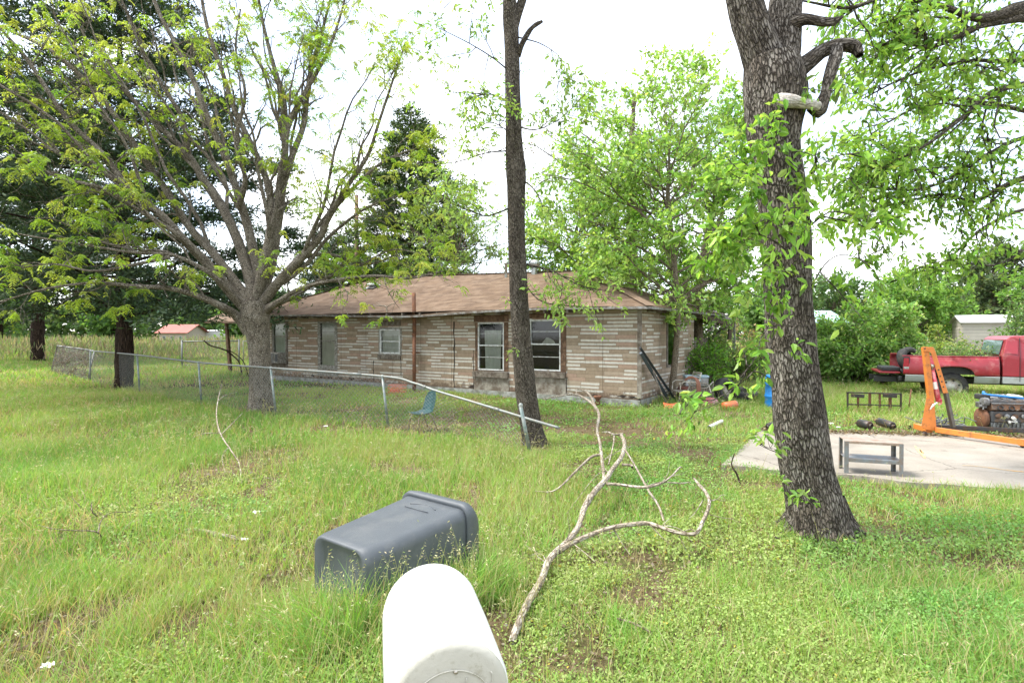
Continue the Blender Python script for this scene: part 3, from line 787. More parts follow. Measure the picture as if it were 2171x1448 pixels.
for (xa, ya), (xb, yb) in zip(cpo[:-1], cpo[1:]):
    s_ = math.sin(PI) ; mb.bar((xa, ya, ridge_z(xa) + .0), (xb, yb, ridge_z(xb) + .005), .24, .015)
np_ = np.zeros((len(mb.V), 3)); np_[:, 0] = [v[0] for v in mb.V]; np_[:, 1] = 7.05
ridge = np_mesh('ridge_cap', mb.V, mb.F, None, M_SHINGLE, roof, bark=np_, smooth=False, world=False)
# drip edge and rafter tails
M_DRIP = pm("grey_drip_edge", (.30, .31, .30), .6, var=.25, scale=6, dirt=(.12, .09, .07), dirtamt=.9, dscale=5)
mb = MB(); n_ = 50
for i in range(n_):
    xa = c00[0] + (c10[0] - c00[0]) * i / n_; xb = c00[0] + (c10[0] - c00[0]) * (i + 1) / n_
    mb.bar((xa, -OV - .008, eave(xa) - .028), (xb, -OV - .008, eave(xb) - .028), .014, .055, (0, 0, 1))
for i in range(14):
    ya = c10[1] + (c11[1] - c10[1]) * i / 14; yb = c10[1] + (c11[1] - c10[1]) * (i + 1) / 14
    zz = lambda y: eave(c10[0]) - (.25 if y > DEPTH else 0)
    mb.bar((LEN + OV + .008, ya, zz(ya) - .028), (LEN + OV + .008, yb, zz(yb) - .028), .014, .055)
mb.build('drip_edge', M_DRIP, roof)
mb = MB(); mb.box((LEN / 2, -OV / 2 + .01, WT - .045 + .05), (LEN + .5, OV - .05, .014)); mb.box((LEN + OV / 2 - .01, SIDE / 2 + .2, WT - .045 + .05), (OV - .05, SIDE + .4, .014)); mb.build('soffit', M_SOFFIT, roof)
for i in range(22):
    x_ = .35 + i * .71 + random.uniform(-.05, .05)
    if x_ > LEN: break
    mb = MB(); mb.box((x_, -OV / 2 - .02, WT - .07), (.045, OV - .06, .085)); mb.build('rafter_tail', M_OLDWOOD, roof, bevel=.004)
for i in range(6):
    mb = MB(); mb.box((LEN + OV / 2 + .02, .35 + i * .72, WT - .07), (OV - .06, .045, .085)); mb.build('rafter_tail', M_OLDWOOD, roof, bevel=.004)
# stove pipe through the eave, standing in front of the wall
sx, _ = F(879, 760, -.18)
mb = MB(); mb.tube([(sx, -.2, -.02), (sx, -.2, 1.75)], .055, 14); mb.tube([(sx + .01, -.2, 1.70), (sx + .01, -.2, 2.2), (sx - .01, -.2, 3.02)], .06, 14)
mb.lathe([(.062, 0), (.07, .01), (.07, .06), (.062, .07)], (sx, -.2, 1.7)); mb.lathe([(.062, 0), (.068, .01), (.068, .04), (.062, .05)], (sx, -.2, .6))
mb.box((sx, -.12, 1.18), (.34, .03, .05)); mb.bar((sx, -.02, 1.18), (sx, -.14, 1.18), .04, .04)
mb.build('vent_pipe', M_RUST, house)
# roof furniture
M_GALV = pm("galvanised_metal", (.45, .47, .48), .4, .7, var=.15, scale=12, dirt=(.28, .24, .2), dirtamt=.5, dscale=10)
def roof_at(px, py):
    """point where the line of sight meets the front slope"""
    o_ = np.array([0, 0, H]); d = ray(px, py)
    s_ = (4.06 - EZ) / (RY + OV)
    oL = np.array([*(toL(o_)[:2]), H]); dL = np.array([d @ E1, d @ E2, d[2]])
    tt = (EZ + s_ * (oL[1] + OV) - oL[2]) / (dL[2] - s_ * dL[1]); return oL + dL * tt
p = roof_at(790, 608)
mb = MB(); mb.lathe([(.0, .16), (.1, .155), (.22, .12), (.25, .085), (.245, .06), (.15, .05), (.15, -.08)], p, 28, rot=(.1, .0, 0)); mb.box(p + np.array([0, 0, -.0]), (.5, .5, .012), (.36, 0, 0)); mb.build('roof_vent', M_GALV, house)
pt_ = np.array([RX1 - 1.2 - .1, RY + .6, 3.75]); 
o_ = np.array([0, 0, H]); d = ray(1133, 590); dL = np.array([d @ E1, d @ E2, d[2]]); oL = np.array([*(toL(o_)[:2]), H]); tt = (RY - .15 - oL[1]) / dL[1]; pt_ = oL + dL * tt; pt_[2] = ridge_z(pt_[0]) - .05
mb = MB(); mb.lathe([(.11, -.1), (.11, .16)], pt_, 20); mb.build('turbine_base', M_GALV, house)
mb = MB(); 
for k in range(18):
    a0 = 2 * PI * k / 18; vs = []
    for j in range(7):
        ph = -1.2 + 2.4 * j / 6; r_ = .20 * math.cos(ph); zz = .31 + .15 * math.sin(ph)
        for da in (0, .30): vs.append((pt_[0] + (r_ + (.015 if da else 0)) * math.cos(a0 + da + .25 * j / 6), pt_[1] + (r_ + (.015 if da else 0)) * math.sin(a0 + da + .25 * j / 6), pt_[2] + zz))
    mb.add(vs, [(2 * i, 2 * i + 1, 2 * i + 3, 2 * i + 2) for i in range(6)], True)
mb.lathe([(.0, .0), (.08, -.01), (.085, -.03)], pt_ + np.array([0, 0, .46]), 18); mb.build('turbine_vent', M_GALV, house, fixn=False)
d = ray(1073, 585); dL = np.array([d @ E1, d @ E2, d[2]]); tt = (RY - .5 - oL[1]) / dL[1]; pv = oL + dL * tt; pv[2] = ridge_z(pv[0]) - .25
mb = MB(); mb.lathe([(.05, 0), (.05, .48), (.08, .5), (.08, .56), (0, .58)], pv, 14); mb.build('flue_pipe', M_GALV, house)
# side porch roof at the far left with its leaning post
mb = MB(); pA = P(432, 681, 25.6); pB = P(560, 683, 24.2); pC = P(470, 664, 28.5); pD = P(600, 660, 27.5)
mb.add([pA, pB, pD, pC] + [x + np.array([0, 0, -.08]) for x in (pA, pB, pD, pC)], [(0, 1, 2, 3), (7, 6, 5, 4), (0, 4, 5, 1), (1, 5, 6, 2), (2, 6, 7, 3), (3, 7, 4, 0)]); mb.build('side_porch_roof', M_SHINGLE, house, local=False)
mb = MB(); mb.bar(P(480, 684, 25.3), G(489, 791), .13, .11); mb.build('side_porch_post', M_BROWNWOOD, house, local=False)
# window air conditioner
m_acg = pm("ac_grille_dark", (.10, .105, .11), .6, var=.2)
x0, x1, z0, z1 = rect_px(577, 747, 606, 769)
ac = MB(); ac.box(((x0 + x1) / 2, -.14, (z0 + z1) / 2), (x1 - x0, .4, z1 - z0))
aco = ac.build('window_air_conditioner', M_TRIMW, house, bevel=.012)
mb = MB()
for k in range(9): mb.box(((x0 + x1) / 2 - .04, -.345, z0 + .04 + k * (z1 - z0 - .08) / 8), ((x1 - x0) * .55, .02, .018))
for k in range(8): mb.box((x1 - .02 - k * .018, -.345, (z0 + z1) / 2), (.008, .016, (z1 - z0) * .7))
mb.build('grille', m_acg, aco)
# ================================================================ trees
LEAF = leafmat("leaf", .5); LEAFD = leafmat("cedar_foliage", .12, .8); LEAFN = leafmat("near_leaf", .52, .42)
BARK_OAK = barkmat("blocky_bark", (.030, .025, .02), (.145, .122, .10), (.34, .315, .28), 46, .27, .026, .6)
BARK_MID = barkmat("furrowed_bark", (.035, .029, .023), (.125, .105, .085), (.25, .225, .19), 52, .27, .02, .35)
BARK_PEC = barkmat("scaly_bark", (.07, .058, .045), (.22, .19, .15), (.38, .35, .30), 38, .5, .014, .5)
BARK_CED = barkmat("stringy_bark", (.012, .008, .006), (.055, .036, .026), (.13, .10, .08), 30, .12, .03, .15)
BARK_THIN = barkmat("thin_bark", (.06, .045, .03), (.20, .165, .12), (.32, .28, .22), 60, .4, .004, .3)
BARK_DEAD = barkmat("dead_wood", (.14, .11, .08), (.33, .28, .22), (.52, .49, .43), 45, .25, .004, .7)
BLEACH = barkmat('bleached_wood', (.30, .27, .23), (.50, .47, .43), (.62, .60, .56), 60, .15, .003, .7)
C_NEAR = [(.18, .34, .06), (.23, .40, .08), (.28, .46, .10), (.34, .50, .14), (.15, .29, .05)]
C_PEC = [(.26, .38, .05), (.32, .43, .07), (.20, .33, .045), (.36, .44, .10)]
C_ELM = [(.15, .32, .045), (.19, .38, .06), (.12, .27, .04), (.25, .42, .09)]
C_CED = [(.038, .072, .034), (.052, .092, .040), (.075, .115, .048), (.036, .064, .038)]
C_CED2 = [(.05, .10, .025), (.08, .13, .03), (.11, .16, .035)]
C_BUSH = [(.14, .28, .06), (.18, .34, .08), (.22, .37, .10), (.26, .37, .14)]
C_FAR = [(.09, .18, .06), (.12, .22, .08), (.15, .24, .10)]

def pxpath(pts, n=None):
    """(px, py, depth, width in px) -> resampled path and radii"""
    p = [P(a, b_, y) for a, b_, y, w_ in pts]; r = [w_ / 2 * y / FPX for a, b_, y, w_ in pts]
    return resample(p, r, n or len(pts) * 5)

# --- the big leaning tree on the right
T1 = empty('tree', G(1735, 1145), 'thick leaning tree with rough blocky grey bark and broken limb stubs in the right foreground', 'tree')
wd = Wood(); lv = Leaves()
tr_ = [(1743, 1165, 5.0, 146), (1736, 1128, 5.0, 126), (1727, 1060, 5.0, 112), (1713, 1000, 5.0, 106), (1698, 905, 5.0, 106), (1685, 792, 5.0, 98), (1675, 707, 5.0, 100), (1671, 640, 5.0, 95), (1667, 539, 5.0, 97), (1657, 414, 5.0, 96), (1645, 330, 5.0, 98), (1641, 270, 5.0, 108), (1643, 215, 5.0, 124), (1640, 170, 5.0, 122), (1634, 128, 5.0, 108)]
p_, r_ = pxpath(tr_, 120); wd.tube(p_, r_, 56, .05)
l_, lr = pxpath([(1650, 200, 5.05, 90), (1622, 140, 5.0, 80), (1604, 90, 4.97, 74), (1588, 41, 4.95, 72), (1578, 0, 4.93, 70), (1555, -90, 4.9, 66), (1540, -220, 4.9, 58), (1500, -420, 5.0, 40)], 44); wd.tube(l_, lr, 36, .06)
q_, qr = pxpath([(1642, 205, 5.05, 90), (1655, 140, 5.08, 76), (1661, 90, 5.1, 68), (1663, 41, 5.12, 66), (1668, -10, 5.15, 64), (1690, -120, 5.2, 60), (1740, -300, 5.2, 48), (1790, -450, 5.1, 30)], 44); wd.tube(q_, qr, 36, .06)
limbs = []
for pts, k in ([[(1665, 58, 5.08, 34), (1690, 46, 5.0, 30), (1712, 42, 4.97, 22), (1745, 47, 4.95, 19), (1768, 46, 4.93, 16), (1787, 36, 4.92, 5)], 14],
               [[(1655, 215, 4.95, 62), (1672, 213, 4.86, 44), (1686, 212, 4.82, 30)], 16],
               [[(1690, 150, 5.1, 40), (1712, 133, 5.1, 34), (1738, 112, 5.1, 28), (1766, 100, 5.08, 26), (1795, 96, 5.05, 26), (1815, 103, 5.03, 24), (1823, 118, 5.0, 16)], 14],
               [[(1775, 100, 5.02, 22), (1772, 118, 4.98, 26), (1762, 148, 4.93, 24), (1755, 175, 4.9, 22), (1750, 200, 4.88, 22), (1742, 222, 4.86, 26), (1735, 238, 4.85, 24), (1714, 230, 4.84, 12)], 14]):
    a_, b_ = pxpath(pts, 22); wd.tube(a_, b_, k, .12); 
p_, r_ = pxpath([(1652, 212, 4.80, 24), (1668, 213, 4.76, 24), (1684, 215, 4.74, 22), (1700, 219, 4.74, 18), (1718, 222, 4.75, 17), (1736, 226, 4.76, 15)], 14)
wd2 = Wood(); wd2.tube(p_, r_ * 1.25, 14, .1)
spr = [[(1728, 440, 4.9, 8), (1690, 400, 4.6, 6), (1640, 392, 4.4, 5), (1590, 385, 4.3, 4), (1520, 378, 4.3, 3)],
       [(1700, 395, 4.9, 7), (1730, 360, 4.7, 6), (1780, 330, 4.6, 5), (1850, 325, 4.6, 3)],
       [(1640, 300, 4.8, 6), (1660, 320, 4.5, 5), (1700, 322, 4.4, 4), (1760, 345, 4.4, 3)],
       [(1720, 470, 4.9, 7), (1690, 440, 4.5, 6), (1650, 455, 4.3, 5), (1600, 475, 4.2, 4), (1560, 480, 4.2, 3)],
       [(1715, 560, 4.9, 7), (1680, 540, 4.6, 6), (1620, 500, 4.3, 5), (1560, 500, 4.3, 4), (1490, 530, 4.3, 3)],
       [(1690, 520, 4.9, 6), (1700, 560, 4.6, 5), (1680, 600, 4.4, 4), (1640, 640, 4.3, 3)],
       [(1640, 590, 4.8, 6), (1628, 650, 4.5, 5), (1641, 700, 4.4, 5), (1625, 752, 4.3, 4), (1585, 800, 4.25, 3.5), (1545, 830, 4.2, 3), (1500, 855, 4.2, 2)],
       [(1630, 690, 4.6, 5), (1612, 720, 4.4, 4), (1604, 755, 4.3, 3), (1570, 800, 4.3, 2)],
       [(1560, 815, 4.3, 3), (1530, 850, 4.2, 2.5), (1480, 870, 4.1, 2), (1430, 880, 4.1, 1.5)],
       [(1712, 620, 4.9, 6), (1750, 560, 4.7, 5), (1790, 540, 4.6, 4), (1850, 560, 4.6, 3)],
       [(1716, 480, 4.9, 7), (1760, 450, 4.8, 6), (1810, 460, 4.7, 5), (1860, 500, 4.7, 3), (1890, 560, 4.7, 3)],
       [(1716, 700, 4.9, 5), (1690, 690, 4.7, 4), (1665, 715, 4.6, 3)],
       [(1690, 1090, 4.9, 4), (1680, 1080, 4.75, 3), (1672, 1070, 4.7, 2)],
       [(1640, 350, 4.8, 6), (1600, 330, 4.6, 4), (1560, 300, 4.5, 3)],
       [(1700, 180, 5., 6), (1720, 190, 4.8, 4), (1790, 195, 4.7, 3)],
       [(1650, 960, 4.9, 4), (1625, 950, 4.8, 3), (1605, 940, 4.7, 2)]]
sl = []
for s_ in spr:
    a_, b_ = pxpath(s_, 14); b_ = b_ * .55; wd.tube(a_, b_, 5); sl.append((a_, b_))
branchlets(wd, lv, sl[:6] + sl[9:11] + [sl[13], sl[14]], 5.5, .38, 4, .17, 8, .085, C_NEAR, .05, .15, .5, droop=.75, spread=.025, twr=.0022)
branchlets(wd, lv, sl[6:9] + sl[11:13] + [sl[15]], 2.6, .22, 3, .12, 6, .075, C_NEAR, .05, .45, .5, droop=.5, spread=.02, twr=.002)
branchlets(wd, lv, [(l_[24:], lr[24:]), (q_[24:], qr[24:])], 3, .9, 5, .3, 9, .085, C_NEAR, .2, .3, .2, spread=.05)
rb_ = G(1737, 1132)
for k in range(9):                                  # roots running out into the soil
    a0 = k * .7 + .2 + random.random() * .3; dv_ = np.array([math.cos(a0), math.sin(a0), 0]); rl = .30 + .25 * random.random()
    wd.tube([rb_ + dv_ * .14 + np.array([0, 0, .34]), rb_ + dv_ * .22 + np.array([0, 0, .14]), rb_ + dv_ * .31 + np.array([0, 0, .03]), rb_ + dv_ * (.3 + rl * .4) + np.array([0, 0, -.05])], [.06, .065, .05, .03], 10, .1)
wd.build('trunk', BARK_OAK, T1); wd2.build('bare_stub', BLEACH, T1); lv.build('crown', LEAFN, T1, .46, True)

# --- canopy reaching in from the right (its trunk stands just outside the frame)
T2 = empty('tree', G(2480, 880), 'leafy tree reaching in from the right edge above the red truck', 'tree')
wd = Wood(); lv = Leaves()
tp, trd = resample([G(2480, 880), P(2470, 600, 8.8), P(2430, 300, 8.4), P(2400, 0, 8.0), P(2380, -300, 7.8)], [.26, .22, .20, .17, .1], 40); wd.tube(tp, trd, 24, .08)
can = [[(2420, 120, 8.2, 60), (2300, 20, 7.6, 46), (2171, 18, 7.0, 36), (2080, 40, 6.7, 22), (1990, 12, 6.5, 14), (1880, -5, 6.3, 10), (1800, 18, 6.1, 9), (1700, 2, 6, 5)],
       [(2400, 150, 8.2, 46), (2260, 40, 7.4, 36), (2100, 50, 6.8, 18), (2010, 88, 6.6, 13), (1960, 100, 6.5, 11), (1905, 84, 6.4, 9), (1850, 106, 6.3, 6)],
       [(2430, 260, 8.4, 40), (2280, 180, 7.8, 22), (2120, 190, 7.2, 14), (2040, 250, 7, 10), (1960, 310, 6.9, 8), (1870, 352, 6.8, 6), (1800, 372, 6.8, 3)],
       [(2430, 300, 8.4, 40), (2300, 330, 7.9, 20), (2190, 290, 7.5, 13), (2090, 330, 7.3, 9), (2030, 370, 7.2, 7), (1950, 402, 7.1, 6), (1850, 398, 7, 3)],
       [(2440, 380, 8.5, 40), (2300, 400, 8, 26), (2190, 376, 7.7, 18), (2120, 400, 7.5, 14), (2060, 428, 7.4, 11), (2000, 412, 7.3, 7), (1880, 438, 7.2, 5), (1790, 462, 7.1, 3)],
       [(2440, 420, 8.5, 30), (2320, 470, 8.2, 16), (2200, 440, 8, 10), (2090, 480, 7.8, 8), (2010, 550, 7.6, 5), (1960, 575, 7.5, 3)],
       [(2420, 100, 8.2, 30), (2280, 110, 8, 18), (2150, 130, 7.6, 12), (2050, 130, 7.4, 9), (1930, 160, 7.2, 6), (1830, 210, 7, 3)],
       [(2430, 220, 8.4, 30), (2280, 260, 8.6, 18), (2150, 230, 8.7, 12), (2000, 210, 8.7, 8), (1900, 250, 8.6, 5), (1830, 300, 8.5, 3)],
       [(2420, 60, 8.2, 30), (2250, -60, 7.6, 18), (2100, -40, 7.2, 12), (1950, -60, 7, 8), (1850, -40, 6.8, 4)],
       [(2440, 400, 8.5, 20), (2300, 510, 8, 12), (2190, 520, 7.6, 8), (2120, 560, 7.4, 6), (2050, 560, 7.2, 3)]]
cl = []
for s_ in can:
    a_, b_ = pxpath(s_, 26); wd.tube(a_, b_ * .8, 10, .06); cl.append((a_, b_))
branchlets(wd, lv, cl[1:5] + cl[6:9], 4.9, .85, 6, .34, 8, .088, C_NEAR, .0, .35, .3, droop=.7, spread=.05, twr=.0028)
branchlets(wd, lv, [cl[0], cl[5], cl[9]], 2.2, .6, 4, .28, 8, .085, C_NEAR, -.1, .45, .3, droop=.7, spread=.04, twr=.0028)
# twigs dangling under the canopy
for s_ in [[(1965, 100, 6.6, 4), (1940, 180, 6.5, 3), (1950, 260, 6.5, 3), (1925, 330, 6.5, 2)], [(1880, 440, 7.1, 4), (1900, 490, 7, 3), (1945, 550, 7, 2), (1990, 560, 7, 2)],
           [(2010, 420, 7.3, 4), (2040, 500, 7.2, 3), (2060, 555, 7.1, 2)], [(1850, 400, 7, 3), (1870, 480, 6.9, 2), (1850, 540, 6.9, 2)], [(1860, 110, 6.3, 4), (1800, 150, 6.2, 3), (1760, 250, 6.1, 2)]]:
    a_, b_ = pxpath(s_, 10); wd.tube(a_, b_ * .5, 4)
    branchlets(wd, lv, [(a_, b_)], 3.2, .3, 3, .2, 6, .08, C_NEAR, -.1, .3, .5, droop=.8, twr=.002)
wd.build('trunk', BARK_MID, T2); lv.build('crown', LEAFN, T2, .46, True)

# --- slim middle tree
T3 = empty('tree', G(1133, 948), 'slim straight tree with dark furrowed bark beside the broken end of the chain link fence', 'tree')
wd = Wood(); lv = Leaves()
mt_ = [(1137, 962, 9.0, 74), (1131, 930, 9.0, 52), (1122, 880, 9.0, 45), (1112, 800, 9.0, 43), (1104, 700, 9.0, 40), (1099, 600, 9.0, 38), (1095, 500, 9.0, 37), (1094, 420, 9.0, 38), (1093, 365, 9, 42), (1090, 310, 9.0, 36), (1087, 200, 9.0, 32), (1085, 100, 9.0, 31), (1082, 40, 9.0, 32), (1079, -20, 9, 25), (1070, -150, 9, 22), (1060, -300, 9, 14)]
p_, r_ = pxpath(mt_, 90); wd.tube(p_, r_, 26, .08)
q_, qr = pxpath([(1090, 55, 9, 20), (1100, 20, 9, 19), (1112, -15, 9, 17), (1140, -120, 9, 14), (1170, -260, 9, 8)], 16); wd.tube(q_, qr, 14, .08)
a_, b_ = pxpath([(1098, 120, 9, 13), (1106, 95, 8.9, 11), (1120, 70, 8.9, 11), (1128, 60, 8.9, 9), (1138, 52, 8.9, 9), (1150, 46, 8.9, 6)], 14); wd.tube(a_, b_, 10, .1)
ml = []
for s_ in [[(1098, 270, 9, 5), (1140, 275, 8.8, 4), (1190, 250, 8.7, 2), (1240, 200, 8.7, 1.5)], [(1080, 320, 9, 5), (1030, 325, 8.8, 4), (960, 345, 8.6, 3), (880, 345, 8.5, 2)],
           [(1105, 380, 9, 6), (1130, 400, 8.8, 4), (1150, 440, 8.6, 3), (1130, 480, 8.5, 2)], [(1082, 440, 9, 6), (1060, 450, 8.8, 5), (1030, 458, 8.6, 4), (990, 445, 8.5, 3), (930, 420, 8.4, 2)],
           [(1078, 150, 9, 5), (1040, 120, 8.8, 4), (990, 90, 8.7, 3), (930, 60, 8.6, 2)], [(1078, 215, 9, 5), (1035, 200, 8.8, 4), (985, 215, 8.7, 3), (950, 250, 8.6, 2)],
           [(1100, 80, 9, 5), (1150, 95, 8.8, 3), (1190, 130, 8.7, 2), (1180, 190, 8.7, 2)], [(1112, 560, 9, 6), (1170, 575, 8.8, 5), (1230, 605, 8.6, 3), (1300, 620, 8.5, 2)],
           [(1080, 280, 9, 4), (1040, 260, 8.6, 3), (1000, 280, 8.4, 2)], [(1092, 20, 9, 6), (1060, -30, 8.7, 4), (1000, -40, 8.5, 3), (940, 20, 8.4, 2)],
           [(1110, 600, 9, 5), (1150, 640, 8.8, 4), (1230, 650, 8.5, 3), (1290, 650, 8.4, 2)]]:
    a_, b_ = pxpath(s_, 12); wd.tube(a_, b_ * .7, 5); ml.append((a_, b_ * .5))
C_SP = [(.26, .40, .10), (.32, .45, .14), (.22, .36, .09)]
branchlets(wd, lv, ml, 5.2, .65, 5, .28, 10, .075, C_SP, 0, .2, .5, droop=.6, twr=.0022, spread=.03)
branchlets(wd, lv, [(p_[8:75], r_[8:75])], 2.2, .28, 3, .14, 6, .055, C_SP, .2, .05, .05, droop=.3, twr=.002)
wd.build('trunk', BARK_MID, T3); lv.build('crown', LEAF, T3, .45, True)

# --- spreading pecan in front of the left end of the house
T4 = empty('tree', G(557, 880), 'spreading multi-limbed tree with bright yellow-green new leaves left of the house', 'tree')
wd = Wood(); lv = Leaves(); D4 = 12.8
tk = [(556, 892, D4, 70), (555, 860, D4, 54), (553, 800, D4, 46), (550, 740, D4, 43), (545, 700, D4, 48), (542, 670, D4, 58), (541, 640, D4, 54)]
p_, r_ = pxpath(tk, 40); wd.tube(p_, r_, 30, .06)
L4 = [[(530, 700, D4, 40), (500, 668, 12.6, 24), (470, 650, 12.3, 20), (420, 628, 12, 17), (360, 612, 11.7, 15), (280, 606, 11.4, 12), (200, 600, 11.2, 10), (100, 612, 11, 7), (0, 640, 10.8, 5)],
      [(530, 660, D4, 36), (490, 620, 12.7, 30), (440, 560, 12.5, 26), (400, 520, 12.3, 23), (340, 455, 12.1, 22), (280, 410, 12, 20), (220, 330, 11.9, 18), (140, 250, 11.8, 15), (60, 130, 11.6, 12), (0, 60, 11.5, 9), (-80, -40, 11.4, 6)],
      [(532, 650, D4, 34), (500, 600, 12.9, 24), (450, 535, 13, 22), (400, 480, 13, 20), (350, 400, 13, 19), (300, 330, 13, 17), (240, 240, 13, 16), (190, 180, 13, 14), (110, 110, 13, 12), (30, 70, 13, 9), (-40, 40, 13, 6)],
      [(538, 650, D4, 34), (530, 590, 13, 30), (500, 500, 13.2, 26), (470, 440, 13.3, 24), (430, 380, 13.4, 22), (400, 330, 13.5, 18), (350, 280, 13.6, 16), (280, 210, 13.7, 13), (210, 130, 13.8, 10), (150, 20, 13.9, 7)],
      [(538, 640, D4, 30), (545, 580, 13.1, 26), (530, 500, 13.2, 24), (510, 430, 13.2, 22), (480, 340, 13.2, 20), (440, 250, 13.2, 18), (410, 170, 13.3, 16), (370, 90, 13.4, 14), (330, 10, 13.5, 12), (300, -100, 13.6, 8)],
      [(545, 640, D4, 30), (560, 560, 12.6, 26), (575, 480, 12.6, 24), (570, 400, 12.6, 20), (540, 320, 12.6, 16), (500, 240, 12.6, 16), (470, 150, 12.6, 14), (440, 60, 12.6, 12), (425, -20, 12.6, 10)],
      [(550, 640, D4, 32), (575, 560, 12.9, 26), (588, 480, 13, 24), (598, 400, 13, 22), (605, 300, 13, 20), (600, 210, 13, 18), (580, 140, 13, 14), (560, 60, 13, 11), (545, -20, 13, 9)],
      [(600, 300, 13, 18), (618, 250, 13, 15), (650, 190, 13, 13), (690, 120, 13, 11), (720, 40, 13, 8), (740, -40, 13, 6)],
      [(598, 400, 13, 18), (620, 330, 13.1, 17), (645, 260, 13.2, 15), (655, 170, 13.3, 13), (680, 80, 13.4, 10), (705, -20, 13.5, 7)],
      [(550, 650, D4, 28), (590, 600, 12.6, 26), (640, 545, 12.4, 24), (680, 500, 12.3, 20), (695, 465, 12.2, 18), (740, 390, 12, 14), (780, 330, 11.9, 12), (800, 270, 11.8, 10), (830, 180, 11.7, 8), (860, 90, 11.6, 5)],
      [(690, 470, 12.2, 12), (720, 430, 12.2, 11), (790, 360, 12.4, 9), (840, 330, 12.6, 7), (900, 310, 12.8, 4)],
      [(600, 600, 12.6, 14), (650, 560, 12.5, 12), (700, 500, 12.5, 10), (780, 440, 12.5, 7), (880, 410, 12.5, 5), (960, 425, 12.5, 3)],
      [(560, 660, D4, 26), (590, 640, 12.5, 15), (630, 615, 12.3, 12), (680, 600, 12.1, 11), (740, 590, 12, 10), (800, 585, 11.9, 9), (870, 590, 11.8, 8), (940, 575, 11.7, 4)],
      [(565, 655, D4, 18), (620, 630, 12.8, 10), (690, 590, 12.8, 9), (760, 565, 12.8, 7), (830, 530, 12.8, 5), (900, 540, 12.8, 3)],
      [(525, 665, D4, 22), (470, 600, 12.2, 15), (420, 565, 11.9, 12), (360, 540, 11.6, 10), (280, 535, 11.3, 9), (180, 520, 11.1, 7), (60, 500, 10.9, 5), (-40, 480, 10.8, 3)],
      [(440, 560, 12.5, 16), (380, 500, 12, 13), (300, 450, 11.6, 11), (220, 400, 11.3, 9), (120, 375, 11.1, 7), (20, 310, 10.9, 5)],
      [(360, 545, 11.6, 11), (290, 560, 11.3, 9), (200, 575, 11, 7), (110, 560, 10.8, 5), (10, 575, 10.6, 4)],
      [(505, 440, 13, 16), (520, 380, 12.6, 13), (500, 300, 12.3, 11), (520, 200, 12.1, 9), (500, 110, 12, 7), (510, 20, 12, 5)],
      [(400, 330, 13.5, 14), (385, 250, 13.2, 12), (330, 160, 13, 10), (290, 80, 12.9, 8), (250, -20, 12.8, 6)],
      [(280, 410, 12, 14), (210, 360, 11.7, 11), (130, 330, 11.5, 9), (50, 270, 11.4, 7), (-30, 220, 11.3, 5)],
      [(640, 545, 12.4, 12), (700, 540, 12.8, 9), (780, 560, 13, 7), (840, 540, 13.3, 5)]]
ll = []
for s_ in L4:
    a_, b_ = pxpath(s_, len(s_) * 4); b_ = b_ * .66 * np.linspace(1.25, .9, len(b_)); wd.tube(a_, b_, 14 if s_[0][3] > 20 else 9, .06); ll.append((a_, b_))
extra = []
for i in (1, 2, 3, 4, 5, 6, 8, 9, 14, 15, 19, 17, 18):      # long slender secondary limbs fanning beside the main ones
    pa_, ra_ = ll[i]
    for _ in range(3):
        j = int(len(pa_) * (.15 + .4 * R.random())); tdir = unit(pa_[-1] - pa_[j]); L_ = np.linalg.norm(pa_[-1] - pa_[j]) * (.6 + .4 * R.random())
        dd_ = unit(tdir + R.normal(size=3) * .22 + np.array([0, 0, .12])); lp = wander(pa_[j], pa_[j] + dd_ * L_, 12, .018, .02)
        rr_ = np.linspace(max(ra_[j] * .5, .022), .008, 12); wd.tube(lp, rr_, 7); extra.append((lp, rr_))
branchlets(wd, lv, extra, 1.5, .8, 4, .4, 4, .062, C_PEC, .25, .35, .3, mode='comp', twr=.005, leafprob=.3)
left = [ll[i] for i in (0, 1, 2, 14, 15, 16, 19)]; mid = [ll[i] for i in (3, 4, 5, 6, 17, 18)]; right = [ll[i] for i in (7, 8, 9, 10, 11, 12, 13, 20)]
branchlets(wd, lv, left, 2.3, 1.1, 6, .5, 6, .075, C_PEC, .15, .30, .3, mode='comp', twr=.006, leafprob=.42)
branchlets(wd, lv, mid, 1.7, 1.0, 5, .45, 5, .066, C_PEC, .3, .3, .3, mode='comp', twr=.005, leafprob=.42)
branchlets(wd, lv, right, 2.9, 1.1, 5, .5, 5, .064, C_PEC, .25, .25, .3, mode='comp', twr=.005, leafprob=.85)
wd.build('trunk', BARK_PEC, T4); lv.build('crown', LEAF, T4, .34)

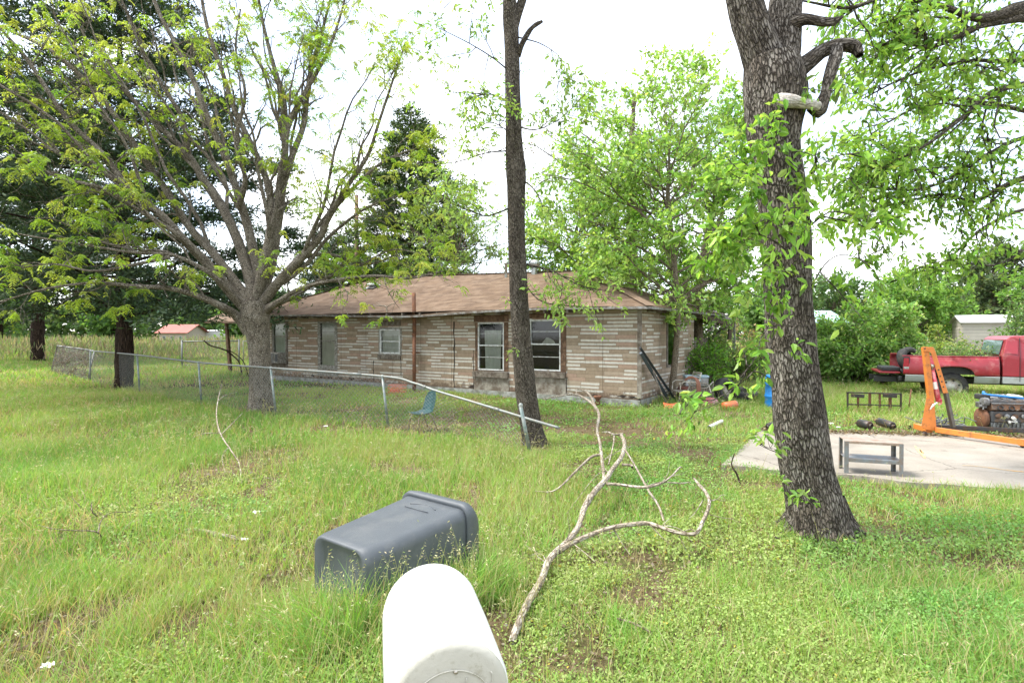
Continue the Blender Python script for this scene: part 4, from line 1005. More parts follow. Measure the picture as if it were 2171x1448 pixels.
# --- cedars
def cedar(label, base, htot, rad, tr, nb, dens, cols, group=None, low=2.0, lsz=.16, cone=.8, lean=0):
    t = empty('cedar_tree', base, label, 'tree', group); wd = Wood(); lv = Leaves(); base = np.asarray(base, float)
    tp, trr = resample([base + np.array([0, 0, -.1]), base + np.array([0, 0, .3]), base + np.array([.05, 0, low]), base + np.array([lean * .5, 0, htot * .5]), base + np.array([lean, 0, htot])], [tr * 1.35, tr * 1.1, tr * .95, tr * .55, .03], 40)
    wd.tube(tp, trr, 20, .12)
    for i in range(nb):
        h = low + (htot - low) * (i + R.random()) / nb; u = (h - low) / (htot - low)
        j = int(np.argmin(np.abs(tp[:, 2] - base[2] - h))); an = i * 2.4 + R.random() * .8
        L = rad * ((1 - u) ** cone * .95 + .08) * (.7 + .45 * R.random())
        d = np.array([math.cos(an), math.sin(an), .25 - .25 * (1 - u)])
        lp = wander(tp[j], tp[j] + d * L, 8, .05, .06); wd.tube(lp, np.linspace(.045 * (1 - u) + .012, .006, 8), 5)
        nsp = max(3, int(L * dens))
        for _ in range(nsp):
            v = .12 + .88 * R.random() ** .7; q = lp[min(int(v * 7), 7)] + R.normal(size=3) * .08
            side = np.array([-d[1], d[0], 0]) * (1 if R.random() < .5 else -1)
            ld = unit(d * .6 + side * R.random() * 1.1 + np.array([0, 0, -.12 + .3 * R.random()])); l2 = (.45 + .9 * R.random()) * (.5 + .6 * (1 - u))
            n_ = 26; uu = R.random(n_)[:, None]
            pos = q + ld * l2 * uu + R.normal(size=(n_, 3)) * np.array([.11, .11, .07]) + np.array([0, 0, -.18]) * uu ** 2 * l2
            lv.put(pos, ld[None] * .8 + R.normal(size=(n_, 3)) * .6 + np.array([0, 0, .1]), lsz * (.6 + .8 * R.random(n_)), pick(cols, n_, .22))
    wd.build('trunk', BARK_CED, t); lv.build('crown', LEAFD, t, t and .3)
    return t
cedar('dark evergreen with a bare thick trunk standing behind the chain link fence at the left', G(262, 826), 13.5, 6.6, .235, 105, 13, C_CED, low=2.15, lsz=.15, cone=.62)
cedar('dark evergreen at the far left edge with its grey trunk in deep shade', (-29.2, 35, 0), 17, 9.0, .34, 90, 11, C_CED, low=3.1, lsz=.2, cone=.55)
cedar('pointed dark green conifer rising behind the middle of the house roof', P(872, 700, 31) * np.array([1, 1, 0]), 13.6, 4.9, .3, 120, 13, C_CED + C_CED2 + C_CED2, low=1.5, lsz=.2, cone=.85)
cedar('dark evergreen between the spreading tree and the roof end behind the side porch', (-9.8, 33, 0), 7.2, 3.0, .22, 60, 13, C_CED, low=1.6, lsz=.19, cone=.7)

# --- bright green elms behind the right end of the house
C_EL2 = [(.24, .41, .10), (.29, .46, .12), (.20, .36, .08), (.36, .50, .17)]
def treeP(px, py, Y): return P(px, py, Y)
def elm(label, path, ctr, rad, n1, dens, bark=BARK_THIN, cols=C_ELM, nleaf=20, lsize=.13, leafprob=1, group=None, name='tree', lumpy=.6, len2=1.1, n3=5, cat='tree', twr=.004, up=.25):
    tr = [(P(a, b_, y) if b_ is not None else None, w_ * .36 * y / FPX) for a, b_, y, w_ in path]
    base = tr[0][0].copy(); base[2] = 0; tr = [(base + np.array([0, 0, -.05]), tr[0][1] * 1.2)] + tr
    return envelope_tree(name, label, base, tr, ctr, rad, n1, dens, n3, nleaf, lsize, cols, bark, LEAF, group=group, cat=cat, len2=len2, len3=.45, wr=.5, lumpy=lumpy, leafprob=leafprob, twr=twr, up=up)
elm('slender green tree growing against the end wall of the house', [(1426, 815, 15.0, 20), (1433, 740, 15.0, 17), (1437, 650, 15.0, 16), (1428, 540, 15.1, 15), (1416, 420, 15.2, 13), (1419, 330, 15.3, 7), (1409, 235, 15.4, 3)], P(1395, 425, 15.9), (3.5, 2.4, 4.6), 60, 2.6, cols=C_EL2, nleaf=15, leafprob=.85)
elm('leafy green tree behind the rear porch of the house', [(1482, 780, 18.6, 32), (1480, 640, 18.6, 28), (1500, 500, 18.8, 22), (1530, 380, 19, 12)], P(1515, 470, 19.2), (2.9, 2.4, 4.3), 44, 2.6, cols=C_ELM)
elm('sparse brown-twigged tree with few leaves behind the roof', [(1345, 700, 22, 22), (1345, 560, 22, 24), (1335, 400, 22, 20), (1345, 200, 22, 10)], P(1310, 400, 22), (3.9, 2.4, 4.7), 50, 2.2, nleaf=6, lsize=.11, leafprob=.5, cols=[(.20, .14, .09), (.16, .27, .06), (.22, .34, .09)], twr=.006, n3=6)
elm('low green tree leaning over the house ridge beside the turbine vent', [(1255, 700, 21, 18), (1240, 600, 21, 16), (1215, 520, 21, 10)], P(1240, 500, 20), (3.1, 2.0, 2.2), 36, 2.6, nleaf=14, lsize=.14, cols=C_EL2)
elm('pale green tree behind the left part of the roof next to the conifer', [(960, 720, 27, 18), (960, 620, 27, 14), (965, 560, 27, 9)], P(975, 520, 27), (3.0, 2, 3.9), 38, 2.0, nleaf=10, lsize=.15, cols=[(.19, .30, .09), (.24, .35, .13)], leafprob=.7)

# --- shrubs
def shrub(label, base, rad, n, cols=C_BUSH, lsize=.12, group=None, nm='shrub', cat='shrub', hz=.5, nleaf=9, flowers=0):
    t = empty(nm, base, label, cat, group); wd = Wood(); lv = Leaves(); base = np.asarray(base, float); lb = []
    for i in range(n):
        v = unit(R.normal(size=3)); v[2] = abs(v[2]) * 1.1 - .12; rr = np.array(rad) * (.5 + .5 * R.random() ** .5) * (1 + .5 * (vnoise(v[0] * 3 + 9, v[1] * 3 + v[2] * 2 + 9, .8) - .5))
        q = base + v * rr + np.array([0, 0, .25]); s0 = base + np.array([R.normal() * rad[0] * .2, R.normal() * rad[1] * .2, 0])
        lp = wander(s0, q, 7, .06, .1); rd = np.linspace(.03, .006, 7); wd.tube(lp, rd, 4); lb.append((lp, rd))
    branchlets(wd, lv, lb, 3.0 * hz * 2, .6, 4, .3, nleaf, lsize, cols, .1, .35, .4, spread=.07, twr=.004)
    if flowers:
        for lp, rd in lb:
            n_ = flowers; lv.put(lp[-1] + R.normal(size=(n_, 3)) * .3, R.normal(size=(n_, 3)), np.full(n_, .09), pick([(.6, .6, .45), (.5, .5, .3)], n_))
    wd.build('stems', BARK_THIN, t); lv.build('foliage', LEAF, t, .5)
    return t
shrub('large dense green shrub with small white blossoms left of the red truck', P(1840, 790, 19.5) * np.array([1, 1, 0]), (2.1, 1.8, 2.9), 78, nleaf=12, lsize=.14, flowers=4, cols=C_BUSH )
shrub('rounded green shrub with small blossoms between the thick tree and the large shrub', P(1750, 785, 21) * np.array([1, 1, 0]), (1.6, 1.3, 2.4), 34, nleaf=11, lsize=.14, flowers=1)
shrub('green climbing shrub crowding the house corner by the porch', P(1490, 760, 17.6) * np.array([1, 1, 0]), (.95, .9, 1.7), 30, lsize=.1, cols=C_ELM[:3])
shrub('yellow-green brush beside the white shed', P(1985, 700, 26) * np.array([1, 1, 0]), (2.0, 1.5, 1.8), 34, cols=[(.20, .28, .06), (.26, .32, .09), (.14, .24, .05)], lsize=.13)
shrub('tangled brush in front of the white shed behind the truck cab', P(2178, 740, 21) * np.array([1, 1, 0]), (1.3, 1.4, 2.9), 34, nleaf=14, cols=[(.14, .24, .08), (.18, .28, .10), (.10, .2, .05)], lsize=.12, flowers=2)
shrub('low green bush under the big tree branches by the blue barrel', P(1560, 760, 19.5) * np.array([1, 1, 0]), (1.5, 1.2, 1.7), 28, cols=C_BUSH)
shrub('dry tan brush behind the rear porch', P(1590, 720, 24) * np.array([1, 1, 0]), (1.8, 1, 1.9), 26, cols=[(.35, .26, .16), (.28, .24, .12), (.18, .25, .08)], nleaf=6)
elm('bright green bushy tree behind the shrub and left of the shed', [(1945, 760, 30, 24), (1940, 700, 30, 18), (1945, 650, 30, 10)], P(1945, 655, 30), (2.9, 2, 2.1), 40, 2.4, nleaf=18, lsize=.2, len2=1.2, cols=C_BUSH[1:3])
elm('tall silvery green tree behind the white shed at the right edge', [(2110, 760, 40, 26), (2105, 680, 40, 22), (2100, 600, 40, 12)], P(2110, 630, 41), (4.6, 3, 3.9), 60, 2.2, nleaf=16, lsize=.25, len2=1.8, cols=[(.13, .19, .10), (.17, .22, .13), (.10, .16, .07)])
elm('green tree over the shed at the far right', [(2230, 760, 34, 26), (2225, 680, 34, 22), (2225, 600, 34, 12)], P(2230, 640, 34), (3.4, 3, 3.4), 40, 2.2, nleaf=14, lsize=.22, len2=1.6, cols=C_BUSH[:3])
elm('distant pale tree showing between the thick trunk and the large shrub', [(1765, 740, 38, 20), (1765, 680, 38, 14), (1770, 640, 38, 8)], P(1775, 650, 38), (3.2, 2, 2.1), 34, 2.0, nleaf=14, lsize=.24, len2=1.4, cols=C_FAR)

# --- far tree line on the left and behind the house
far_trees = [(-46, 66, 7, 'broad dark green tree far left beyond the cedar trunks'), (-30.5, 74, 6.5, 'dark green tree far off behind the side porch roof'), (-54, 60, 8, 'distant green tree at the left edge of the field'),
             (-20.5, 66, 6.6, 'tall green tree beyond the left end of the house roof'), (-29.3, 62, 3.4, 'bright green tree beyond the field beside the pale trailer'), (-43, 78, 5.5, 'green tree standing behind the red-roofed house'),
             (-8, 62, 5, 'distant tree behind the middle of the house roof'), (4, 70, 5, 'distant tree behind the slim middle trunk'), (16, 72, 5, 'distant tree behind the house ridge'), (27, 60, 5.5, 'distant tree behind the thick leaning trunk'),
             (52, 64, 6, 'distant tree beyond the truck at the right edge')]
for x, y, h_, lb_ in far_trees:
    cols = [(.07, .15, .04), (.09, .19, .05), (.12, .23, .06)] if 'dark' in lb_ else [(.12, .22, .06), (.16, .28, .08), (.09, .18, .05)]
    envelope_tree('tree', lb_, (x, y, 0), [((x, y, -.1), .3), ((x, y, h_ * .4), .22), ((x + .3, y, h_ * .8), .08)], (x, y, h_ * .58), (h_ * .48, h_ * .4, h_ * .48), 34, 1.4, 4, 12, .5, cols, BARK_CED, LEAF, group='trees beyond the yard', len2=1.8, len3=.9, spread=.25, twr=.01, wr=.6)
# far woods as one mass
wl = Leaves(); n_ = 52000
u = R.random(n_); xx = -150 + 300 * u; hh = 5.2 + 3.5 * vnoise(xx + 200, xx * 0 + 3, 7) + 2 * vnoise(xx + 100, xx * 0 + 8, 2.2)
pos = np.stack([xx, 105 + 6 * R.random(n_), hh * R.random(n_) ** .8], -1)
wl.put(pos, R.normal(size=(n_, 3)), .9 * (.6 + .8 * R.random(n_)), pick([(.07, .14, .045), (.10, .18, .06), (.13, .2, .08)], n_))
wo = wl.build('distant_woods', LEAF, None, .7); tag(wo, 'far belt of green woods along the horizon', 'woods', kind='stuff')
# ================================================================ grass and ground cover
SLAB_POLY = [S0, S1, S3, S2]
def in_slab(x, y, pad=0.0):
    ins = np.ones(len(x), bool)
    for i in range(4):
        a = SLAB_POLY[i]; b_ = SLAB_POLY[(i + 1) % 4]; e = b_ - a; L_ = math.hypot(e[0], e[1])
        ins &= ((e[0] * (y - a[1]) - e[1] * (x - a[0])) / L_) > pad
    return ins
def in_house(x, y, pad=0.0):
    dx = x - A[0]; dy = y - A[1]; u = dx * E1[0] + dy * E1[1]; v = dx * E2[0] + dy * E2[1]
    return (u > -pad) & (u < LEN + pad) & (v > -pad) & (v < DEPTH + pad)
FENCE_Y = lambda x: np.interp(x, [-13.5, -10.6, -7.9, -5.2, -2.43, .3, .7], [19.7, 16.4, 14.4, 12.5, 10.85, 8.6, 8.4])
C_G = np.array([(.15, .29, .055), (.18, .34, .07), (.23, .39, .08), (.28, .41, .11), (.33, .42, .15)])
C_DRY = np.array([(.40, .34, .19), (.34, .27, .13), (.46, .40, .25)])
BINX, BINY = -.8, 3.75
BRP = [((.0, 3.15), (.35, 4.1)), ((.35, 4.1), (.95, 5.6)), ((.35, 4.1), (1.7, 4.7))]
def hmap(x, y):
    h = .065 + .11 * vnoise(x + 50, y + 20, 1.1) + .05 * vnoise(x + 5, y + 7, .3) + .05 * np.clip(-x * .15, 0, 1)
    yard = (y > FENCE_Y(x)) & (x < 2.5) & (y < 22) & (x > -11)
    h = np.where(yard, h * .6, h)
    h = np.where((x > .8) & (y > 3.2) & (y < 12), h * .75, h)
    h = np.where((x > 6.2) & (y > 10.6) & (y < 20), h * 1.9, h)
    for (ax, ay), (bx, by) in BRP:
        tt = np.clip(((x - ax) * (bx - ax) + (y - ay) * (by - ay)) / ((bx - ax) ** 2 + (by - ay) ** 2), 0, 1); dd_ = np.hypot(x - ax - tt * (bx - ax), y - ay - tt * (by - ay)); h = h * (1 - .5 * np.exp(-(dd_ / .22) ** 2))
    h += .19 * np.exp(-((x - BINX + .1) ** 2 + (y - BINY + .45) ** 2) / .22) + .16 * np.exp(-((x + .25) ** 2 + (y - 3.75) ** 2) / .12)
    h = np.where((x > -.75) & (x < .35) & (y < 2.6) & (y > .4), np.minimum(h, .2), h)
    return h
BARE = [(*G(a_, b_)[:2], r_) for a_, b_, r_ in ((485, 1005, .55), (610, 1235, .22), (1370, 1290, .13), (150, 1330, .25), (1040, 1330, .12), (1480, 965, .4), (1950, 1050, .5), (1250, 905, .8), (730, 905, .6), (905, 915, .4))]
def bare(x, y):
    """0..1, how bare the ground is"""
    n_ = vnoise(x + 11, y + 3, .8) * .6 + vnoise(x + 2, y + 17, .27) * .4
    b_ = np.clip((n_ - .53) * 4.5, 0, 1)
    yard = (y > FENCE_Y(x)) & (y < 20) & (x < 3)
    b_ = np.where(yard, np.clip((n_ - .50) * 5, 0, 1), b_)
    near_ = np.exp(-((x + .2) ** 2 / 9 + (y - 2.0) ** 2 / .5)); b_ = np.clip(b_ + near_ * np.clip((n_ - .42) * 4, 0, 1), 0, 1)
    for gx_, gy_, gr_ in BARE: b_ = np.clip(b_ + .95 * np.exp(-((x - gx_) ** 2 + ((y - gy_) * .7) ** 2) / gr_ ** 2) * (.4 + 1.1 * (n_ > .38)), 0, 1)
    return b_ * .9
GV, GQ, GT, GC = [], [], [], []; gn = 0
def blades(n, y0, y1, wd_, hs=1.0, segs=2, xlim=None, cols=None, dry=.20, hfix=None, power=2):
    global gn
    u = R.random(n)
    if xlim is None:
        # uniform over the wedge the camera can see, with a margin to each side
        yy = np.sqrt(y0 ** 2 + u * (y1 ** 2 - y0 ** 2)); half = yy * .97 + .9; xx = (R.random(n) * 2 - 1) * half
    else: yy = y0 + u * (y1 - y0); xx = xlim[0] + R.random(n) * (xlim[1] - xlim[0])
    # gather into tufts
    k = R.random(n) < .6; cx_ = np.round(xx * 6 / (1 + yy * .1)) / 6 * (1 + yy * .1); cy_ = np.round(yy * 6 / (1 + yy * .1)) / 6 * (1 + yy * .1)
    xx = np.where(k, xx + (cx_ - xx) * .35 * R.random(n), xx); yy = np.where(k, yy + (cy_ - yy) * .35 * R.random(n), yy)
    leafy = np.clip((vnoise(xx + 40, yy + 10, 1.6) - .40) * 3 + np.clip((xx + .2) * .5, -.5, .7), 0, .72) * (yy < 12)
    keep = (R.random(n) > leafy * (xlim is None)) & ~in_slab(xx, yy, .02 + (.08 if xlim is None else .16) * R.random(n)) & ~in_house(xx, yy, .02) & (R.random(n) > bare(xx, yy))
    xx, yy = xx[keep], yy[keep]; n = len(xx)
    h = (hmap(xx, yy) if hfix is None else hfix * (1 + 0 * xx)) * hs * (.55 + .8 * R.random(n))
    an = R.random(n) * 2 * PI; lean = (.15 + .85 * R.random(n) ** 1.2); d = np.stack([np.cos(an), np.sin(an)], -1)
    fa = R.random(n) * 2 * PI; sx_ = np.cos(fa); sy_ = np.sin(fa); wv = wd_ * (.6 + .8 * R.random(n))
    z0 = gz(xx, yy) - .01
    lv_ = np.linspace(0, 1, segs + 1); Vs = []
    for i, t_ in enumerate(lv_):
        cxp = xx + d[:, 0] * lean * h * t_ ** 1.8; cyp = yy + d[:, 1] * lean * h * t_ ** 1.8; cz = z0 + h * (t_ - .28 * lean * t_ ** 2.5)
        if i < segs:
            ww = wv * (1 - .55 * t_) * .5
            Vs += [np.stack([cxp - sx_ * ww, cyp - sy_ * ww, cz], -1), np.stack([cxp + sx_ * ww, cyp + sy_ * ww, cz], -1)]
        else: Vs.append(np.stack([cxp, cyp, cz], -1))
    nv = len(Vs); V_ = np.stack(Vs, 1).reshape(-1, 3); b_ = np.arange(n)[:, None] * nv + gn
    for i in range(segs - 1): GQ.append(b_ + np.array([[2 * i, 2 * i + 1, 2 * i + 3, 2 * i + 2]]))
    GT.append(b_ + np.array([[2 * segs - 2, 2 * segs - 1, 2 * segs]]))
    pn = vnoise(xx + 70, yy + 40, 1.3); pn2 = vnoise(xx + 7, yy + 4, 4.5)
    if cols is None:
        idx = np.clip((pn * 3.2 + R.random(n) * 1.8).astype(int), 0, 4); c = C_G[idx]
        dr = R.random(n) < dry + .25 * np.clip(bare(xx, yy), 0, 1) + .10 * (pn2 > .62); c = np.where(dr[:, None], C_DRY[R.integers(0, 3, n)], c)
        c = c * (.80 + .40 * pn2)[:, None] * (1 + np.array([.16, .0, .1]) * (vnoise(xx + 90, yy + 15, 2.2) - .4)[:, None])
    else: c = np.array(cols)[R.integers(0, len(cols), n)]
    c = np.clip(c * (1 + R.normal(size=(n, 1)) * .13), .01, .8)
    GV.append(V_); GC.append(np.repeat(c, nv, 0)); gn += len(V_)
    return xx, yy, h, z0
blades(210000, 1.0, 4.2, .0042, 1.0, 3)
blades(190000, 4.2, 9, .0075, 1.0, 2)
blades(190000, 9, 18, .014, 1.0, 2)
blades(150000, 18, 42, .035, 1.0, 2)
blades(60000, 42, 100, .13, 1.9, 2)
# taller tufts round the cart, the tree feet and the posts
for (x_, y_), n_, s_ in (((-1.05, 3.2), 500, .2), ((-.62, 3.42), 800, .25), ((-.3, 3.7), 700, .2), ((-.1, 4.0), 600, .2), ((-1.45, 3.6), 300, .18), ((-2.43, 10.9), 500, .3), ((2.6, 4.95), 700, .25), ((.4, 8.95), 500, .3), ((1.0, 9.6), 900, .5)):
    nb_ = len(GV); blades(n_, y_ - s_, y_ + s_, .006, 1.15 if y_ < 5 else 1.2, 3, (x_ - s_, x_ + s_), dry=.08)
gm = leafmat("grass_blade", .38, .6)
go_ = np_mesh('grass', np.concatenate(GV), np.concatenate(GQ), np.concatenate(GT), gm, None, col=np.concatenate(GC))
tag(go_, 'uncut green lawn grass mixed with dry straw blades', 'grass', kind='stuff')

# weeds lapping over the front and left edge of the slab
for (pa_, pb_), n_ in (((S0, S0 + (S1 - S0) * .42), 14000), ((S0, S2), 5000)):
    for k in range(30):
        u_ = random.random(); c_ = pa_ + (pb_ - pa_) * u_; s_ = .12
        blades(n_ // 30, c_[1] - .18, c_[1] + .12, .0075, 1.3 + .9 * random.random(), 2, (c_[0] - s_, c_[0] + s_), dry=.15)
# seed heads on thin pale stalks
def seeds(n, y0, y1, sz, hh, xr=None):
    u = R.random(n); yy = np.sqrt(y0 ** 2 + u * (y1 ** 2 - y0 ** 2)); xx = (R.random(n) * 2 - 1) * (yy * .97 + .6)
    p_ = np.where((xx < .8), .9, .35) * np.clip(vnoise(xx + 3, yy + 70, 1.0) * 1.9 - .3, .1, 1)
    keep = (R.random(n) < p_) & ~in_slab(xx, yy, -.1) & ~in_house(xx, yy, .2) & ~((yy > FENCE_Y(xx)) & (xx < 3) & (yy < 20)) & ~((xx > -.8) & (xx < .35) & (yy < 2.6))
    xx, yy = xx[keep], yy[keep]; n = len(xx); h = hh * (.7 + .6 * R.random(n)); an = R.random(n) * 2 * PI; ln = .25 + .4 * R.random(n)
    z0 = gz(xx, yy); top = np.stack([xx + np.cos(an) * ln * h, yy + np.sin(an) * ln * h, z0 + h], -1); bot = np.stack([xx, yy, z0], -1)
    mid_ = (top + bot) / 2 + np.array([0, 0, .06]) * h[:, None]
    sd_ = R.normal(size=(n, 3)); sd_[:, 2] = 0; sd_ = unit(sd_) * sz * .09
    V_ = np.stack([bot - sd_, bot + sd_, mid_ - sd_, mid_ + sd_, top], 1); b_ = np.arange(n)[:, None] * 5
    return V_.reshape(-1, 3), b_ + np.array([[0, 1, 3, 2]]), b_ + np.array([[2, 3, 4]]), top, np.stack([np.cos(an), np.sin(an), -.4 + 0 * an], -1), n
SV, SQ, ST, SC = [], [], [], []; sn_ = 0
for n_, y0, y1, sz, hh in ((2600, 1.2, 4.5, .020, .30), (4200, 4.5, 9, .024, .30), (7500, 9, 20, .035, .34)):
    V_, q_, t__, top, dd, k_ = seeds(n_, y0, y1, sz, hh)
    SV.append(V_); SQ.append(q_ + sn_); ST.append(t__ + sn_); SC.append(np.tile([[.38, .36, .16]], (len(V_), 1))); sn_ += len(V_)
    for r_ in range(5):                       # spikelets
        D = unit(dd + R.normal(size=(k_, 3)) * .45); pos = top - dd * (.9 * sz * r_ * .5) * np.array([1, 1, -.6]) + R.normal(size=(k_, 3)) * sz * .12; side = unit(np.cross(D, R.normal(size=(k_, 3)))) * sz * .16
        L_ = sz * (.8 + .5 * R.random(k_))[:, None]
        side = side * .7
        V2 = np.stack([pos, pos + D * L_ * .4 + side, pos + D * L_, pos + D * L_ * .4 - side], 1).reshape(-1, 3)
        SV.append(V2); SQ.append(np.arange(k_)[:, None] * 4 + np.arange(4)[None] + sn_); SC.append(np.repeat(pick([(.46, .44, .26), (.52, .48, .31), (.38, .40, .18)], k_), 4, 0)); sn_ += len(V2)
# extra nodding stalks round the fallen cart
for cx0, cy0, k0 in ((-.95, 3.15, 30), (-.6, 3.35, 40), (-.3, 3.65, 34), (-.1, 4.0, 24), (-1.35, 3.4, 14)):
    for _ in range(k0):
        x_ = cx0 + R.normal() * .14; y_ = cy0 + R.normal() * .12; h_ = .36 + .2 * R.random(); an_ = R.random() * 6.28; ln_ = .3 * R.random() + .15
        bot = np.array([x_, y_, 0.]); top = bot + np.array([math.cos(an_) * ln_ * h_, math.sin(an_) * ln_ * h_, h_]); md_ = (bot + top) / 2 + np.array([0, 0, .05]); sd_ = np.array([.0016, 0, 0])
        SV.append(np.array([bot - sd_, bot + sd_, md_ - sd_, md_ + sd_, top])); SQ.append(np.array([[0, 1, 3, 2]]) + sn_); ST.append(np.array([[2, 3, 4]]) + sn_); SC.append(np.tile([[.36, .40, .16]], (5, 1))); sn_ += 5
        for r_ in range(6):
            D = unit(np.array([math.cos(an_), math.sin(an_), -.3]) + R.normal(size=3) * .5); p0_ = top - (top - md_) * .1 * r_; s3 = unit(np.cross(D, R.normal(size=3))) * .0028; L_ = .022
            SV.append(np.array([p0_, p0_ + D * L_ * .4 + s3, p0_ + D * L_, p0_ + D * L_ * .4 - s3])); SQ.append(np.arange(4)[None] + sn_); SC.append(np.repeat(pick([(.36, .36, .18), (.48, .44, .28), (.26, .32, .12)], 1, .3), 4, 0)); sn_ += 4
so2 = np_mesh('seed_grass', np.concatenate(SV), np.concatenate(SQ), np.concatenate(ST), gm, None, col=np.concatenate(SC))
tag(so2, 'pale nodding seed heads standing above the lawn', 'grass', kind='stuff')

# small-leaved weeds hugging the ground, mostly in the middle and on the right
wl = Leaves()
for n_, y0, y1, s_, hh in ((260000, 1.2, 4.2, .018, .11), (260000, 4.2, 9, .026, .12), (150000, 9, 20, .045, .13)):
    u = R.random(n_); yy = np.sqrt(y0 ** 2 + u * (y1 ** 2 - y0 ** 2)); xx = (R.random(n_) * 2 - 1) * (yy * .97 + .6)
    cx_ = np.round(xx * 9) / 9; cy_ = np.round(yy * 9) / 9; kk = R.random(n_) < .5
    hn = vnoise(xx + 30, yy + 60, .5); pr = np.clip((vnoise(xx + 40, yy + 10, 1.6) - .42) * 4 + np.clip((xx + .2) * .5, -.5, 1.0) + .2 * (yy > 5), 0.03, 1)
    yard = (yy > FENCE_Y(xx)) & (yy < 20) & (xx < 3); pr = np.where(yard, pr * .5, pr)
    keep = (R.random(n_) < pr * (1 - bare(xx, yy))) & ~in_slab(xx, yy, .05) & ~in_house(xx, yy, .02)
    xx, yy, hn = xx[keep], yy[keep], hn[keep]; k_ = len(xx)
    pos = np.stack([xx, yy, gz(xx, yy) + hh * (.15 + hn) * R.random(k_) ** .6], -1)
    d = R.normal(size=(k_, 3)); d[:, 2] = np.abs(d[:, 2]) * .5 + .1
    pc = vnoise(xx + 21, yy + 33, 1.2); base = np.where((pc > .62)[:, None], np.array([[.30, .40, .12]]), np.where((pc > .38)[:, None], np.array([[.23, .38, .11]]), np.array([[.17, .34, .085]])))
    c = np.clip(base * (1 + R.normal(size=(k_, 1)) * .2), .01, .7)
    yel = R.random(k_) < .008; c[yel] = (.50, .42, .06)
    wl.put(pos, d, s_ * (.6 + .8 * R.random(k_)), c)
wo = wl.build('ground_weeds', gm, None, .62); tag(wo, 'low leafy weeds and clover spreading through the lawn', 'weeds', kind='stuff')
# leaf litter
lf = Leaves()
for n_, y0, y1, s_ in ((14000, 1.2, 5, .03), (16000, 5, 14, .045)):
    yy = np.sqrt(y0 ** 2 + R.random(n_) * (y1 ** 2 - y0 ** 2)); xx = (R.random(n_) * 2 - 1) * (yy * .97 + .6)
    keep = (R.random(n_) < bare(xx, yy) * .9 + .03) & ~in_slab(xx, yy, 0) & ~in_house(xx, yy, 0); xx, yy = xx[keep], yy[keep]; k_ = len(xx)
    d = R.normal(size=(k_, 3)); d[:, 2] *= .15
    lf.put(np.stack([xx, yy, gz(xx, yy) + .012 + .02 * R.random(k_)], -1), d, s_ * (.6 + .8 * R.random(k_)), pick([(.16, .11, .07), (.24, .18, .12), (.30, .25, .19)], k_))
# litter swept to the back edge of the slab
for i in range(2600):
    u = R.random() * .5; p_ = S2 + (S3 - S2) * u + np.array([R.normal() * .05, R.normal() * .10 - .02, 0])
    lf.put(np.array([[p_[0], p_[1], SZ + .01 + .03 * R.random()]]), R.normal(size=(1, 3)) * np.array([1, 1, .3]), np.array([.03 + .04 * R.random()]), pick([(.14, .10, .065), (.22, .17, .11), (.30, .25, .18)], 1))
lo = lf.build('leaf_litter', gm, None, .6); tag(lo, 'brown dead leaves lying on bare soil and along the slab edge', 'leaf litter', kind='stuff')
# tall dry weeds in the field beyond the yard
dv = Leaves(); n_ = 26000
yy = 33 + 26 * R.random(n_); xx = -52 + 50 * R.random(n_) + 0
dv.put(np.stack([xx, yy, .0 + 1.15 * R.random(n_) * (.6 + .6 * vnoise(xx, yy, 3))], -1), R.normal(size=(n_, 3)) * .35 + np.array([0, 0, 1.]), .45 * (.6 + .8 * R.random(n_)), pick([(.24, .20, .14), (.20, .25, .10), (.28, .25, .17), (.15, .25, .08)], n_))
do = dv.build('dry_weeds', gm, None, .1); tag(do, 'tall dry brown weeds in the field beyond the yard', 'weeds', kind='stuff')
# ================================================================ things in the yard
M_FENCE = pm("fence_galvanised", (.20, .22, .22), .5, .3, var=.2, scale=20, dirt=(.22, .21, .18), dirtamt=.7, dscale=15)
M_WIRE = pm("fence_wire", (.24, .25, .24), .5, .4, var=.2, scale=20, bump=0)
def chainlink(pts_top, pts_bot, pitch=.10, r=.0023):
    """diagonal woven wires between a top line and a bottom line"""
    wd = Wood(); pt = np.asarray(pts_top, float); pb = np.asarray(pts_bot, float)
    L = np.concatenate([[0], np.cumsum(np.linalg.norm(np.diff(pt[:, :2], axis=0), axis=1))])
    def at(s_, v):
        a_ = np.array([np.interp(s_, L, pt[:, k]) for k in range(3)]); b_ = np.array([np.interp(s_, L, pb[:, k]) for k in range(3)]); return b_ * (1 - v) + a_ * v
    hgt = np.linalg.norm(pt[0] - pb[0]); n_ = int(L[-1] / pitch)
    for i in range(-int(hgt / pitch) - 1, n_ + 1):
        for sgn in (1, -1):
            s0 = i * pitch if sgn == 1 else (i + hgt / pitch) * pitch; pts = []
            for k in range(5):
                s_ = s0 + sgn * hgt * k / 4
                if 0 <= s_ <= L[-1]: pts.append(at(s_, k / 4))
            if len(pts) >= 2: wd.tube(pts, r, 3)
    return wd
